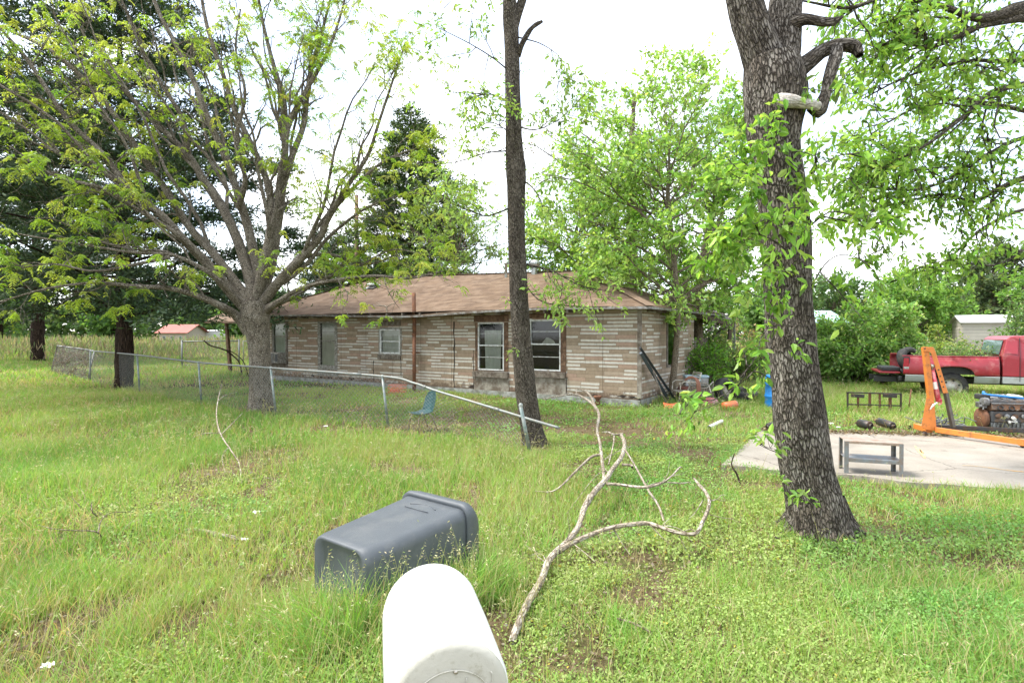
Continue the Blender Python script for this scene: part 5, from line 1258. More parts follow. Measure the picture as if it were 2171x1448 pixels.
# main fence -------------------------------------------------------
fposts = [((158, 741), (133, 800)), ((192, 745), (191, 812)), ((291, 754), (297, 838)), ((421, 770), (428, 861)), ((574, 782), (587, 884)), ((811, 800), (824, 906)), ((1104, 862), (1127, 962))]
fb = [G(*b_) for a_, b_ in fposts]; ft = [P(a_[0], a_[1], g_[1] + (.0 if i < 6 else -.1)) for i, ((a_, b_), g_) in enumerate(zip(fposts, fb))]
fence = empty('chain_link_fence', fb[4], 'sagging grey chain link fence running across the lawn to a bent broken rail', 'fence')
mb = MB()
rail = ft[1:6] + [P(876, 814, 10.35), P(925, 831, 10.05), P(1020, 860, 9.4), P(1108, 887, 8.75), P(1185, 910, 8.15)]
rp, _ = resample([p_ + np.array([0, 0, .02]) for p_ in rail], [1] * len(rail), 70)
mb.tube(rp, .021, 12)
for i in (14, 28, 42, 56): mb.tube([rp[i], rp[i + 1]], .026, 12)
mb.build('top_rail', M_FENCE, fence, local=False)
M_POST = pm("fence_post_paint", (.16, .21, .20), .5, .4, var=.25, scale=10, dirt=(.30, .31, .29), dirtamt=.8, dscale=9)
for i in range(1, 7):
    mb = MB(); mb.tube([fb[i] + np.array([0, 0, -.1]), ft[i] + (ft[i] - fb[i]) * (.03 if i == 6 else .0)], .027 if i == 6 else .024, 12); mb.lathe([(.03, 0), (.032, .03), (.02, .05), (0, .055)], ft[i], 12); mb.build('fence_post', M_POST, fence, local=False)
chainlink(ft[1:6] + [P(876, 816, 10.35), P(925, 833, 10.05), P(985, 851, 9.7)], fb[1:6] + [G(880, 914), G(930, 920), G(985, 925)]).build('wire_mesh', M_WIRE, fence)
# flattened length of mesh beyond the last upright panel
tt_ = [P(985, 851, 9.7), P(1060, 874, 9.15), P(1104, 888, 8.8)]; bb_ = [G(985, 925), G(1060, 940), G(1120, 965)]
chainlink(tt_, bb_, .09).build('torn_mesh', M_WIRE, fence)
# leaning end panel buried in dead vines
p0, p1 = G(108, 792), G(186, 806); q0, q1 = P(122, 733, p0[1] + 1.0), P(200, 744, p1[1] + .6)
vp = empty('leaning_fence_panel', p0, 'fallen leaning fence panel smothered in brown dead vines at the left end of the fence', 'fence')
mb = MB(); mb.tube([p0, q0, q1], .03, 8); mb.tube([p1, q1], .025, 8); mb.build('panel_frame', M_FENCE, vp, local=False)
wv_ = Wood()
for i in range(420):
    u0, v0 = R.random(2); u1, v1 = np.clip([u0 + R.normal() * .25, v0 + R.normal() * .25], 0, 1.05)
    f_ = lambda u, v: (p0 * (1 - u) + p1 * u) * (1 - v) + (q0 * (1 - u) + q1 * u) * v
    wv_.tube(wander(f_(u0, v0) + R.normal(size=3) * .05, f_(u1, v1) + R.normal(size=3) * .06, 5, .08), .006, 3)
wv_.build('dead_vines', BARK_THIN, vp)
chainlink([q0, q1], [p0, p1], .09).build('wire_mesh', M_WIRE, vp)
# far gate ---------------------------------------------------------
g0, g1 = G(386, 779), G(507, 774); gate = empty('farm_gate', g0, 'square steel tube gate panel with chain link standing beyond the side porch', 'gate')
h_ = P(386, 724, g0[1])[2]
for a_ in (g0, g1):
    mb = MB(); mb.tube([a_ + np.array([0, 0, -.1]), a_ + np.array([0, 0, h_ + .04])], .045, 10); mb.lathe([(.05, 0), (.045, .03), (0, .05)], a_ + np.array([0, 0, h_ + .04]), 10); mb.build('gate_post', M_FENCE, gate, local=False)
mb = MB(); z_ = np.array([0, 0, 1.]); dgx = (g1 - g0) * .03
mb.tube([g0 + z_ * h_, g1 + z_ * h_], .03, 8); mb.build('gate_rail', M_FENCE, gate, local=False); mb = MB(); mb.tube([g0 + z_ * .12, g1 + z_ * .12], .02, 8); mb.build('gate_rail', M_FENCE, gate, local=False)
chainlink([g0 + z_ * h_, g1 + z_ * h_], [g0 + z_ * .12, g1 + z_ * .12], .12, .0025).build('wire_mesh', M_WIRE, gate)
g2 = G(516, 776); g3 = G(640, 771); gate2 = empty('farm_gate', g2, 'second steel gate panel hung beside the first, half hidden by the spreading tree', 'gate')
mb = MB(); mb.tube([g2 + z_ * .1, g2 + z_ * h_, g3 + z_ * h_, g3 + z_ * .1], .03, 8); mb.build('gate_frame', M_FENCE, gate2, local=False)
chainlink([g2 + z_ * h_, g3 + z_ * h_], [g2 + z_ * .12, g3 + z_ * .12], .12, .0025).build('wire_mesh', M_WIRE, gate2)
# fence wire behind the right side shrubs
f0, f1 = P(1700, 757, 20.5), P(1930, 752, 20.0); bf = empty('wire_fence', (f0[0], f0[1], 0), 'dark top wire of an old fence running behind the dense shrub', 'fence')
mb = MB(); mb.tube([f0, f1], .018, 6); mb.build('top_wire', M_WIRE, bf, local=False)
for k in (0, .5, 1.):
    p_ = f0 + (f1 - f0) * k; mb = MB(); mb.tube([(p_[0], p_[1], -.1), p_], .03, 8); mb.build('fence_post', M_FENCE, bf, local=False)

# pale walk beyond the fence at the left
mb = MB(); pts = [G(145, 788, .03), G(240, 783, .03), G(345, 779, .03), G(345, 775, .03), G(240, 778, .03), G(145, 782, .03)]
mb.add(pts, [(0, 1, 4, 5), (1, 2, 3, 4)]); wk = mb.build('path', M_SLAB); wk['kind'] = 'structure'

# teal school chair --------------------------------------------------
M_TEAL = pm("teal_plastic", (.012, .062, .066), .42, var=.2, scale=8, dirt=(.035, .095, .10), dirtamt=.5, dscale=10, bump=.1, bscale=150)
M_CHROME = pm("worn_chrome", (.45, .43, .38), .35, .8, var=.2, scale=20, dirt=(.22, .13, .08), dirtamt=.8, dscale=18)
cp = G(900, 911); ch = empty('school_chair', (cp[0] - .03, cp[1], -.06), 'teal plastic school chair with metal legs in the grass behind the fence', 'chair', rz=math.radians(197))
ch.rotation_euler = (0, math.radians(4), math.radians(216))
# local +x is the way the sitter faces
mb = MB()
def shell(u, v):
    """v runs from seat front to top of the back, u across"""
    y = (u - .5) * .42
    if v < .5:
        s_ = v / .5; x = .22 - s_ * .40; z = .40 - .03 * math.sin(s_ * PI) + .02 * (2 * u - 1) ** 2 * s_
        y *= .86 + .14 * s_; x += -.03 * (2 * u - 1) ** 2 * (1 - s_)
    else:
        s_ = (v - .5) / .5; x = -.18 - .06 * math.sin(s_ * PI / 2) - .05 * s_; z = .40 + .36 * s_; y *= 1 - .30 * max(0, s_ - .55) ** 1.2 * 2
        x += .055 * (2 * u - 1) ** 2; 
        if s_ > .8: z -= .05 * (2 * u - 1) ** 2
    return (x, y, z)
mb.grid(shell, 14, 24); se = mb.build('seat_shell', M_TEAL, ch, fixn=True); md = se.modifiers.new('t', 'SOLIDIFY'); md.thickness = .008
sb2 = se.modifiers.new('s', 'SUBSURF'); sb2.levels = 1; sb2.render_levels = 1
for sy in (-1, 1):
    mb = MB(); mb.tube([(.0, .10 * sy, .375), (.10, .15 * sy, .365), (.15, .17 * sy, .30), (.20, .20 * sy, 0)], .011, 8); mb.build('leg', M_CHROME, ch)
    mb = MB(); mb.tube([(.0, .10 * sy, .372), (-.08, .15 * sy, .365), (-.13, .17 * sy, .30), (-.22, .20 * sy, 0)], .011, 8); mb.build('leg', M_CHROME, ch)
mb = MB(); mb.tube([(0, -.10, .372), (0, .10, .372)], .01, 8); mb.build('cross_bar', M_CHROME, ch)

# overturned wheelie cart -----------------------------------------------
M_CART = pm("cart_plastic", (.072, .082, .092), .45, var=.08, scale=4, dirt=(.095, .103, .108), dirtamt=.5, dscale=5, bump=.3, bscale=220, spec=.5)
def rloop(w_, h_, r_, n=6):
    o_ = []
    for cx_, cy_, a0 in ((w_ / 2 - r_, h_ / 2 - r_, 0), (-w_ / 2 + r_, h_ / 2 - r_, 90), (-w_ / 2 + r_, -h_ / 2 + r_, 180), (w_ / 2 - r_, -h_ / 2 + r_, 270)):
        for i in range(n + 1):
            a_ = math.radians(a0 + 90 * i / n); o_.append((cx_ + r_ * math.cos(a_), cy_ + r_ * math.sin(a_)))
    return o_
ca, cb = np.array([-1.085, 3.52]), np.array([-.585, 4.165]); cdx = cb - ca; cl_ = np.linalg.norm(cdx)
cart = empty('garbage_cart', (ca[0], ca[1], -.01), 'dark grey wheeled garbage cart lying on its side in tall grass behind the white mailbox', 'garbage cart', rz=math.atan2(cdx[1], cdx[0]))
def loft(secs, n=6):
    """secs: (x, width y, height z, z centre, corner radius)"""
    mb = MB(); k = (n + 1) * 4; vs = []
    for x, w_, h_, zc_, r_ in secs: vs += [(x, a_, zc_ + b_) for a_, b_ in rloop(w_, h_, r_, n)]
    mb.add(vs, [(i * k + j, i * k + (j + 1) % k, (i + 1) * k + (j + 1) % k, (i + 1) * k + j) for i in range(len(secs) - 1) for j in range(k)], True)
    mb.add(vs[:k], [tuple(range(k))], True); mb.add(vs[-k:], [tuple(range(k))], True); return mb
mb = loft([(.02, .42, .40, .27, .06), (.0, .50, .46, .265, .09), (.015, .545, .49, .26, .10), (.06, .56, .50, .26, .095), (.3, .595, .52, .262, .085), (.55, .62, .545, .266, .08), (cl_ - .03, .645, .57, .272, .075), (cl_, .655, .58, .274, .075), (cl_ + .02, .645, .57, .274, .07)])
mb.build('body', M_CART, cart)
mb = loft([(cl_ + .012, .64, .57, .285, .07), (cl_ + .006, .685, .605, .285, .08), (cl_ + .04, .70, .615, .29, .09), (cl_ + .10, .685, .60, .285, .11), (cl_ + .15, .64, .56, .275, .13), (cl_ + .18, .55, .47, .27, .15), (cl_ + .195, .36, .28, .265, .12)])
mb.build('lid', M_CART, cart)
mb = MB(); ar = [(cl_ - .10 + .045 * math.sin(PI * i / 14), -.13 + .26 * i / 14, .27 + .285) for i in range(15)]
mb.tube([(x, y, z - .003 * 0) for x, y, z in ar], .0045, 6); mb.tube([(cl_ - .16, -.12, .551), (cl_ - .16, .12, .551)], .003, 6); mb.build('moulded_panel', M_CART, cart)
for sy in (-1, 1):
    mb = MB(); mb.lathe([(.03, -.025), (.11, -.025), (.125, -.012), (.125, .012), (.11, .025), (.03, .025)], (.06, .27 * sy, -.0), 24, rot=(PI / 2, 0, 0)); mb.build('wheel', M_DARKIN, cart)

# white mailbox ----------------------------------------------------------
M_MBOX = pm("mailbox_white_plastic", (.76, .76, .74), .4, var=.05, scale=3, dirt=(.62, .60, .53), dirtamt=-.6, dscale=14, bump=.05)
M_MDOOR = pm("mailbox_dirty_front", (.44, .425, .36), .55, var=.08, scale=6, dirt=(.34, .32, .25), dirtamt=.3, dscale=24, bump=.15)
ma, mbk = np.array([-.160, 1.475]), np.array([-.290, 1.99]); mdir = mbk - ma; ml_ = np.linalg.norm(mdir)
MZ = .66
box = empty('mailbox', (ma[0], ma[1], 0), 'large white plastic mailbox on a post with a dirty cream front in the near foreground', 'mailbox', rz=math.atan2(mdir[1], mdir[0]))
def arch(hw, zb, zs, r_, n=22):
    o_ = [(-hw, zb), (hw, zb)] ; o_ += [(hw * math.cos(PI * i / n), zs + r_ * math.sin(PI * i / n)) for i in range(n + 1)]
    return o_[:1] + o_[1:]
def archloft(secs, capfirst=True, caplast=True):
    mb = MB(); vs = []
    for x, hw, zb, zs, r_ in secs: vs += [(x, a_, b_) for a_, b_ in arch(hw, zb, zs, r_)]
    k = len(arch(1, 0, 1, 1))
    mb.add(vs, [(i * k + j, i * k + (j + 1) % k, (i + 1) * k + (j + 1) % k, (i + 1) * k + j) for i in range(len(secs) - 1) for j in range(k)], True)
    if capfirst: mb.add(vs[:k], [tuple(range(k))], True)
    if caplast: mb.add(vs[-k:], [tuple(range(k))], True)
    return mb
mb = archloft([(.012, .1565, MZ + .008, MZ + .175, .158), (.02, .160, MZ + .005, MZ + .175, .160), (.04, .163, MZ, MZ + .175, .166), (ml_ * .5, .165, MZ, MZ + .175, .168), (ml_ - .05, .163, MZ, MZ + .175, .166), (ml_ - .015, .157, MZ + .004, MZ + .175, .158), (ml_, .142, MZ + .02, MZ + .175, .142)])
mb.build('body', M_MBOX, box)
mb = archloft([(-.005, .140, MZ + .03, MZ + .172, .140), (-.001, .150, MZ + .018, MZ + .174, .150), (.007, .156, MZ + .008, MZ + .175, .157), (.0125, .157, MZ + .006, MZ + .175, .1585)])
door = mb.build('door', M_MDOOR, box)
mb = MB(); mb.tube([(-.007, .115 * math.cos(a_), MZ + .145 + .115 * math.sin(a_)) for a_ in np.linspace(.25, 2.9, 24)], .0022, 6); mb.tube([(-.007, -.075 + .036 * math.cos(a_), MZ + .225 + .036 * math.sin(a_)) for a_ in np.linspace(2.6, 6.6, 18)], .002, 6); mb.build('moulded_rim', M_MDOOR, door)
mb = MB(); mb.lathe([(.0, .004), (.004, .003), (.006, 0)], (-.008, -.012, MZ + .255), 12, rot=(0, -PI / 2, 0)); mb.build('rivet', M_CHROME, door)
mb = MB(); mb.lathe([(.0, -.012), (.006, -.012), (.009, 0), (.009, .012), (.0, .014)], (.10, -.172, MZ + .06), 12, rot=(PI / 2, 0, 0)); mb.build('flag_hub', M_MBOX, box)
mb = MB(); mb.box((ml_ * .5, 0, MZ / 2 - .05), (.12, .12, MZ + .09)); mb.build('post', M_MBOX, box, bevel=.008)
mb = MB(); mb.box((ml_ * .5, 0, MZ - .012), (.4, .2, .022)); mb.build('mounting_plate', M_MBOX, box, bevel=.003)

# fallen branch ------------------------------------------------------------
fbn = empty('fallen_branch', G(1092, 1350), 'big pale bare fallen branch with a looping side limb on the lawn beside the mailbox', 'branch')
wd = Wood()
def zpath(pts, n=None):
    p_ = [G(a_, b_, z) for a_, b_, z, w_ in pts]; r_ = [w_ / 2 * q_[1] / FPX for q_, (_, _, _, w_) in zip(p_, pts)]; return resample(p_, r_, n or len(pts) * 5)
for pts, k in (([(1086, 1362, .04, 17), (1093, 1338, .07, 17), (1120, 1275, .09, 16), (1147, 1230, .10, 15), (1162, 1190, .12, 15), (1185, 1163, .12, 14)], 12),
    ([(1180, 1168, .12, 13), (1205, 1145, .14, 12), (1228, 1112, .17, 12), (1240, 1075, .20, 13), (1262, 1040, .24, 12), (1283, 1018, .26, 12), (1300, 992, .30, 10), (1318, 968, .34, 9), (1324, 940, .38, 8), (1317, 922, .4, 7)], 10),
    ([(1183, 1168, .12, 13), (1215, 1150, .14, 11), (1260, 1130, .17, 10), (1298, 1118, .2, 10), (1335, 1112, .2, 9), (1373, 1109, .2, 9), (1400, 1117, .2, 8), (1440, 1129, .2, 8), (1475, 1130, .2, 8), (1490, 1105, .22, 8), (1504, 1068, .25, 8), (1497, 1045, .28, 7), (1480, 1025, .30, 6), (1471, 1014, .32, 4)], 10),
    ([(1281, 1016, .26, 7), (1277, 980, .30, 7), (1272, 940, .34, 6), (1266, 910, .36, 6), (1270, 880, .38, 6), (1260, 860, .42, 6), (1240, 845, .48, 5), (1215, 836, .5, 4), (1150, 846, .5, 2)], 8),
    ([(1262, 862, .42, 5), (1252, 840, .5, 5), (1240, 829, .52, 4), (1222, 826, .54, 3), (1224, 838, .5, 2)], 6),
    ([(1274, 963, .30, 6), (1255, 968, .28, 6), (1235, 985, .24, 5), (1210, 1010, .2, 5), (1190, 1030, .15, 4), (1168, 1042, .1, 3), (1135, 1041, .05, 2)], 7),
    ([(1285, 1025, .26, 7), (1320, 1028, .26, 6), (1365, 1033, .28, 6), (1400, 1025, .3, 5), (1425, 1008, .34, 4), (1440, 992, .36, 4), (1446, 990, .36, 2)], 7),
    ([(1365, 1033, .28, 3), (1400, 1022, .3, 3), (1440, 1024, .3, 3), (1465, 1022, .3, 2)], 5),
    ([(1320, 920, .4, 5), (1302, 921, .42, 4), (1290, 916, .43, 3), (1276, 916, .43, 2)], 6),
    ([(1302, 922, .4, 4), (1300, 945, .36, 3), (1290, 985, .3, 3)], 5),
    ([(1322, 948, .38, 4), (1345, 985, .3, 4), (1375, 1040, .2, 5), (1395, 1070, .14, 5), (1410, 1112, .06, 5)], 6),
    ([(1318, 985, .3, 6), (1338, 986, .3, 6), (1340, 990, .3, 5)], 7),
    ([(1245, 1065, .22, 6), (1246, 1055, .26, 5), (1248, 1048, .28, 3)], 6),
    ([(1298, 1116, .2, 4), (1315, 1145, .1, 3), (1335, 1175, .02, 2)], 5), ([(1376, 1110, .2, 3), (1410, 1145, .1, 2), (1440, 1165, .03, 1.5)], 4),
    ([(1490, 1060, .26, 2), (1475, 1085, .2, 2), (1460, 1100, .15, 1)], 4), ([(1210, 1148, .14, 3), (1250, 1180, .1, 2), (1275, 1205, .05, 1.5)], 4),
    ([(1285, 1000, .28, 2), (1262, 1010, .2, 2), (1200, 1090, .1, 1.5)], 4), ([(1298, 960, .3, 2), (1282, 975, .3, 2), (1320, 950, .32, 1)], 4)):
    a_, b_ = zpath(pts); wd.tube(a_, b_, k, .10 if k > 6 else .05)
for (px_, py_, z_, w_) in [(1200, 1150, .14, 0), (1250, 1060, .2, 0), (1290, 1005, .28, 0), (1322, 955, .36, 0), (1268, 905, .36, 0), (1275, 960, .3, 0), (1335, 1112, .2, 0), (1400, 1117, .2, 0), (1495, 1085, .24, 0), (1225, 995, .22, 0), (1400, 1025, .3, 0), (1370, 1030, .26, 0), (1500, 1060, .25, 0), (1250, 850, .45, 0), (1160, 1195, .1, 0), (1440, 1129, .2, 0)]:
    for _ in range(2):
        a_ = G(px_, py_, z_); d_ = unit(R.normal(size=3) * np.array([1, .8, .6]) + np.array([.2, .3, .1])); L_ = .10 + .28 * R.random(); tw = wander(a_, a_ + d_ * L_, 6, .07); wd.tube(tw, np.linspace(.0045, .0015, 6), 4)
wd.build('branch', BARK_DEAD, fbn)
def deadbranch(label, paths, m=None, cat='branch', nm='dead_branch'):
    b0 = G(paths[0][0][0], paths[0][0][1]); e_ = empty(nm, b0, label, cat); wd = Wood()
    for pts in paths:
        a_, b_ = zpath(pts); wd.tube(a_, b_ * (.62 if nm == 'dead_branch' else 1), 6, .06)
    wd.build('branch', m or BARK_DEAD, e_)
deadbranch('thin pale dead sapling stem leaning up from the grass left of the cart', [[(512, 1032, 0, 6), (508, 985, .1, 5), (490, 955, .25, 5), (467, 918, .4, 5), (459, 880, .55, 4), (463, 845, .65, 3), (470, 815, .7, 1.5)], [(468, 922, .4, 3), (490, 900, .48, 2.5), (515, 875, .6, 1.5)], [(466, 918, .4, 2.5), (440, 918, .4, 2), (418, 922, .35, 1)],
    [(462, 850, .62, 2.5), (478, 838, .66, 2), (505, 830, .7, 1)], [(485, 948, .25, 3), (472, 965, .2, 2), (474, 990, .1, 2), (485, 1010, .05, 1)], [(510, 1015, .03, 3), (485, 1000, .06, 2), (440, 1008, .05, 1.5)], [(510, 1018, .03, 3), (560, 1012, .05, 1.5), (600, 1022, .02, 1)]])
deadbranch('dark forked twig lying in the grass at the lower left', [[(218, 1158, 0, 5), (207, 1128, .14, 5), (150, 1124, .16, 4), (110, 1120, .15, 3), (80, 1112, .13, 2)], [(208, 1130, .14, 5), (214, 1105, .2, 4), (232, 1088, .25, 3), (275, 1084, .25, 2)], [(207, 1095, .1, 4), (196, 1085, .18, 4), (194, 1065, .24, 3)], [(170, 1074, .2, 3), (150, 1052, .25, 2)]], BARK_THIN)
deadbranch('weathered grey log lying flat in the grass left of the cart', [[(362, 1122, .04, 5), (420, 1124, .05, 8), (470, 1134, .05, 9), (525, 1146, .03, 8)]], nm='dead_log', cat='log')
deadbranch('short brown stick lying in the grass right of the fallen branch base', [[(1308, 1310, .07, 4), (1345, 1322, .08, 5), (1380, 1340, .06, 4)]], BARK_THIN, nm='stick', cat='stick')
deadbranch('dark thin stick standing in the weeds at the slab corner', [[(1570, 1030, 0, 4), (1562, 1005, .12, 4), (1551, 985, .22, 3), (1557, 962, .35, 2)]], BARK_CED, nm='stick', cat='stick')
deadbranch('thin bare vine trailing on the roof edge', [], None) if False else None
# dark bent vine stem by the side porch
vn = empty('vine', G(560, 850), 'thin dark vine stem drooping past the side porch post', 'vine'); wd = Wood()
for pts in ([(432, 722, 24, 3), (447, 733, 24, 3), (475, 741, 24, 3), (495, 755, 24, 3), (508, 770, 23.6, 3), (514, 800, 23, 3)], [(470, 741, 24, 2), (490, 745, 24, 2), (515, 765, 23.5, 2), (528, 800, 23, 2)]):
    a_, b_ = pxpath(pts, 16); wd.tube(a_, b_, 5)
wd.build('stem', BARK_CED, vn)
# dead twigs on the roof
rt = empty('roof_twig', A + E1 * 7.5 - E2 * .2 + np.array([0, 0, 2.5]), 'pale dead forked twig lying on the shingles near the eave', 'twig'); wd = Wood()
for pts in ([(820, 664, 18.4, 3), (818, 650, 18.5, 3), (800, 648, 18.6, 2), (786, 646, 18.7, 1.5)], [(818, 652, 18.5, 3), (830, 645, 18.5, 2), (838, 643, 18.6, 1.5)], [(810, 649, 18.6, 2), (797, 641, 18.8, 1)]):
    a_, b_ = pxpath(pts, 12); wd.tube(a_, b_, 5)
wd.build('branch', BARK_DEAD, rt)
rn = empty('debris_clump', roof_at(637, 636)[0] * E1 + A, 'small heap of brown dead twigs caught on the left end of the roof', 'debris')
wd = Wood(); c_ = P(640, 634, 23.6); rn.location = c_
for i in range(90): a_ = c_ + R.normal(size=3) * np.array([.35, .25, .07]); wd.tube(wander(a_, a_ + R.normal(size=3) * np.array([.3, .2, .12]), 4, .1), .008, 3)
wd.build('twigs', BARK_CED, rn)

# two-tier metal bench on the slab ----------------------------------------
M_BENCH = pm("bench_steel", (.20, .22, .235), .5, .3, var=.2, scale=8, dirt=(.21, .15, .11), dirtamt=.7, dscale=6)
M_BTOP = pm("bench_worn_top", (.33, .27, .22), .6, .1, var=.2, scale=6, dirt=(.24, .15, .10), dirtamt=.8, dscale=5)
bl = G(1791, 1003, SZ); br = G(1905, 1006, SZ); bw = np.linalg.norm(br - bl); bn = empty('metal_bench', bl, 'low grey two-tier metal bench with a rust-worn top standing on the slab edge', 'bench', rz=math.atan2(br[1] - bl[1], br[0] - bl[0]) - math.radians(11))
BH = .40; BD = .30
for x in (0, bw):
    for y in (0, BD):
        mb = MB(); s_ = 1 if x == 0 else -1; s2 = 1 if y == 0 else -1
        mb.box((x + s_ * .02, y, BH / 2), (.045, .004, BH)); mb.box((x, y + s2 * .02, BH / 2), (.004, .044, BH)); mb.build('leg', M_BENCH, bn, bevel=.001)
def tray(z, m, name, lip=.035):
    mb = MB(); mb.box((bw / 2, BD / 2, z), (bw - .006, BD - .006, .004)); mb.box((bw / 2, .0025, z - lip / 2), (bw - .096 + .09, .003, lip)); mb.box((bw / 2, BD - .0025, z - lip / 2), (bw - .01, .003, lip))
    mb.build(name, m, bn, bevel=.0015)
tray(BH + .003, M_BTOP, 'bench_top', .03); tray(.19, M_BENCH, 'lower_shelf', .045)
mb = MB()
for x in (.02, bw - .02):
    for z in (.17, .36): mb.lathe([(.008, 0), (.008, .004), (0, .006)], (x, -.003, z), 8, rot=(PI / 2, 0, 0))
# rivets stay with the shelf mesh

# engine hoist ---------------------------------------------------------------
M_ORANGE = pm("hoist_orange_paint", (.62, .20, .035), .5, var=.12, scale=5, dirt=(.30, .12, .04), dirtamt=.35, dscale=7, bump=.08)
M_RAMRED = pm("ram_pink_red", (.55, .06, .09), .5, var=.2, scale=8, dirt=(.62, .25, .26), dirtamt=.7, dscale=9)
M_PWHITE = pm("white_sticker", (.7, .68, .64), .6, var=.1)
M_DKSTEEL = pm("dark_oily_steel", (.055, .055, .055), .45, .5, var=.35, scale=14, dirt=(.11, .065, .04), dirtamt=.6, dscale=12)
HY = 9.7; hb = G(1965, 916, SZ); hoist = empty('engine_hoist', hb, 'orange folding engine hoist with a pink-red hydraulic ram standing on the slab', 'engine hoist')
hp = lambda x, y, Y=HY: P(x, y, Y); q = .0080
mb = MB(); mb.bar(hp(1960.5, 736), hp(1973.5, 850), .07, .085, (1, 0, 0)); mb.build('upper_mast', M_ORANGE, hoist, bevel=.004, local=False)
mb = MB(); pl = [(1964, 842), (1981, 852), (1983, 880), (1986, 914), (1963, 911), (1953, 905)]
mb.prism(pl, lambda u, v: hp(u, v, HY - .045), lambda u, v: hp(u, v, HY + .045)); mb.build('mast_foot', M_ORANGE, hoist, bevel=.005, local=False)
mb = MB(); pl = [(1956, 735), (1979, 736), (1984, 747), (2010, 833), (1999.5, 834), (1974, 749), (1970, 746), (1957, 745)]
mb.prism(pl, lambda u, v: hp(u, v, HY - .06), lambda u, v: hp(u, v, HY - .012) if False else hp(u, v, HY + .05)); bm_ = mb.build('boom', M_ORANGE, hoist, bevel=.005, local=False)
mb = MB()
for x, y in ((1961, 739), (1989.8, 784), (1993.3, 797.5), (1996.8, 809), (2000, 820)): mb.lathe([(.0, .006), (.012, .006), (.014, 0)], hp(x, y, HY - .062), 10, rot=(PI / 2, 0, 0))
mb.build('bolt_hole', M_DKSTEEL, bm_, local=False, fixn=True)
mb = MB(); mb.bar(hp(2004.8, 832, HY - .005), hp(2020.5, 905, HY - .005), .07, .052, (1, 0, 0)); mb.build('boom_extension', pm("worn_grey_tube", (.13, .12, .10), .6, .3, var=.3, scale=6), hoist, bevel=.003, local=False)
mb = MB(); mb.tube([hp(1976, 784, HY), hp(1990, 852, HY)], [.038, .042], 18); rm = mb.build('hydraulic_ram', M_RAMRED, hoist, local=False)
mb = MB(); mb.tube([hp(1980.0, 809, HY), hp(1983.4, 824, HY)], [.0415, .0418], 18, cap=False); mb.build('label', M_PWHITE, rm, local=False)
mb = MB(); mb.tube([hp(1974.6, 772, HY), hp(1977, 788, HY)], .018, 12); mb.lathe([(.0, -.05), (.03, -.05), (.03, .05), (.0, .05)], hp(1975, 776, HY), 12, rot=(PI / 2, 0, 0)); mb.build('ram_rod', M_CHROME, rm, local=False)
mb = MB(); mb.tube([hp(1990, 848, HY - .04), hp(1996, 846, HY - .04), hp(1995, 856, HY - .04), hp(1990, 858, HY - .04)], .012, 6); mb.build('pump_block', M_RAMRED, rm, local=False)
mb = MB(); mb.tube([hp(1972, 868, HY - .07), hp(1979, 858, HY - .07), hp(1987, 853, HY - .07)], [.01, .016, .01], 8); mb.tube([hp(1974, 864, HY - .075), hp(1983, 856, HY - .075)], .012, 6); mb.build('rag', M_PWHITE, hoist, local=False)
l0 = hp(1984, 911, HY - .05); l1 = G(2165, 949, SZ + .0); l1[2] = SZ + .085; l1[1] -= .0; l0[2] = SZ + .10
mb = MB(); mb.bar(l0, l1, .06, .085); mb.build('leg', M_ORANGE, hoist, bevel=.004, local=False)
l2 = l0 + np.array([.1, .35, 0]); mb = MB(); mb.bar(l2, l2 + np.array([1.55, -.55, 0]), .06, .075); mb.build('leg', M_DKSTEEL, hoist, bevel=.004, local=False, label='dark greasy rear leg')
mb = MB(); mb.bar(l1 + (l1 - l0) * -.02, l1 + (l1 - l0) * .30, .075, .10); mb.build('leg_sleeve', M_ORANGE, hoist, bevel=.004, local=False)
mb = MB(); mb.bar(l0 + np.array([-.06, .06, -.02]), l0 + np.array([.02, .5, -.02]), .09, .09); mb.build('base_beam', M_ORANGE, hoist, bevel=.004, local=False)
for p_ in (l0 + np.array([-.2, -.02, -.07]), l1 + np.array([.02, 0, -.05]), l0 + np.array([-.05, .55, -.07])):
    mb = MB(); mb.lathe([(.0, -.014), (.03, -.014), (.034, 0), (.03, .014), (.0, .014)], (p_[0], p_[1], SZ + .034), 16, rot=(PI / 2, 0, 0)); mb.bar((p_[0], p_[1] - .02, SZ + .034), (p_[0], p_[1] - .02, SZ + .08), .03, .004); mb.bar((p_[0], p_[1] + .02, SZ + .034), (p_[0], p_[1] + .02, SZ + .08), .03, .004); mb.build('caster', M_DKSTEEL, hoist, local=False)

# engine ------------------------------------------------------------------------
M_CAST = pm("grey_cast_aluminium", (.26, .265, .27), .5, .4, var=.35, scale=12, dirt=(.10, .09, .08), dirtamt=.8, dscale=10, bump=.4)
M_CASTD = pm("dark_cast_iron", (.085, .088, .092), .6, .3, var=.3, scale=12, dirt=(.17, .11, .075), dirtamt=.6, dscale=9, bump=.4)
M_RUSTH = pm("rusty_head", (.17, .085, .045), .8, .1, var=.35, scale=14, dirt=(.10, .08, .065), dirtamt=.7, dscale=12, bump=.5)
M_BLUE = pm("blue_plastic", (.02, .20, .55), .4, var=.12, scale=4, dirt=(.03, .13, .33), dirtamt=.5)
en = empty('car_engine', P(2126, 918, 10.15) * np.array([1, 1, 0]) + np.array([0, 0, SZ]), 'dirty removed car engine with rusty exhaust ports beside the orange hoist leg', 'engine', rz=math.radians(-8))
def eb(c, d, name, m, bev=.01, rot=None, taper=1): mb = MB(); mb.box(c, d, rot, taper); return mb.build(name, m, en, bevel=bev)
eb((0, 0, .10), (.56, .30, .13), 'oil_pan', M_CAST, .015, None, 1.08)
mb = MB()
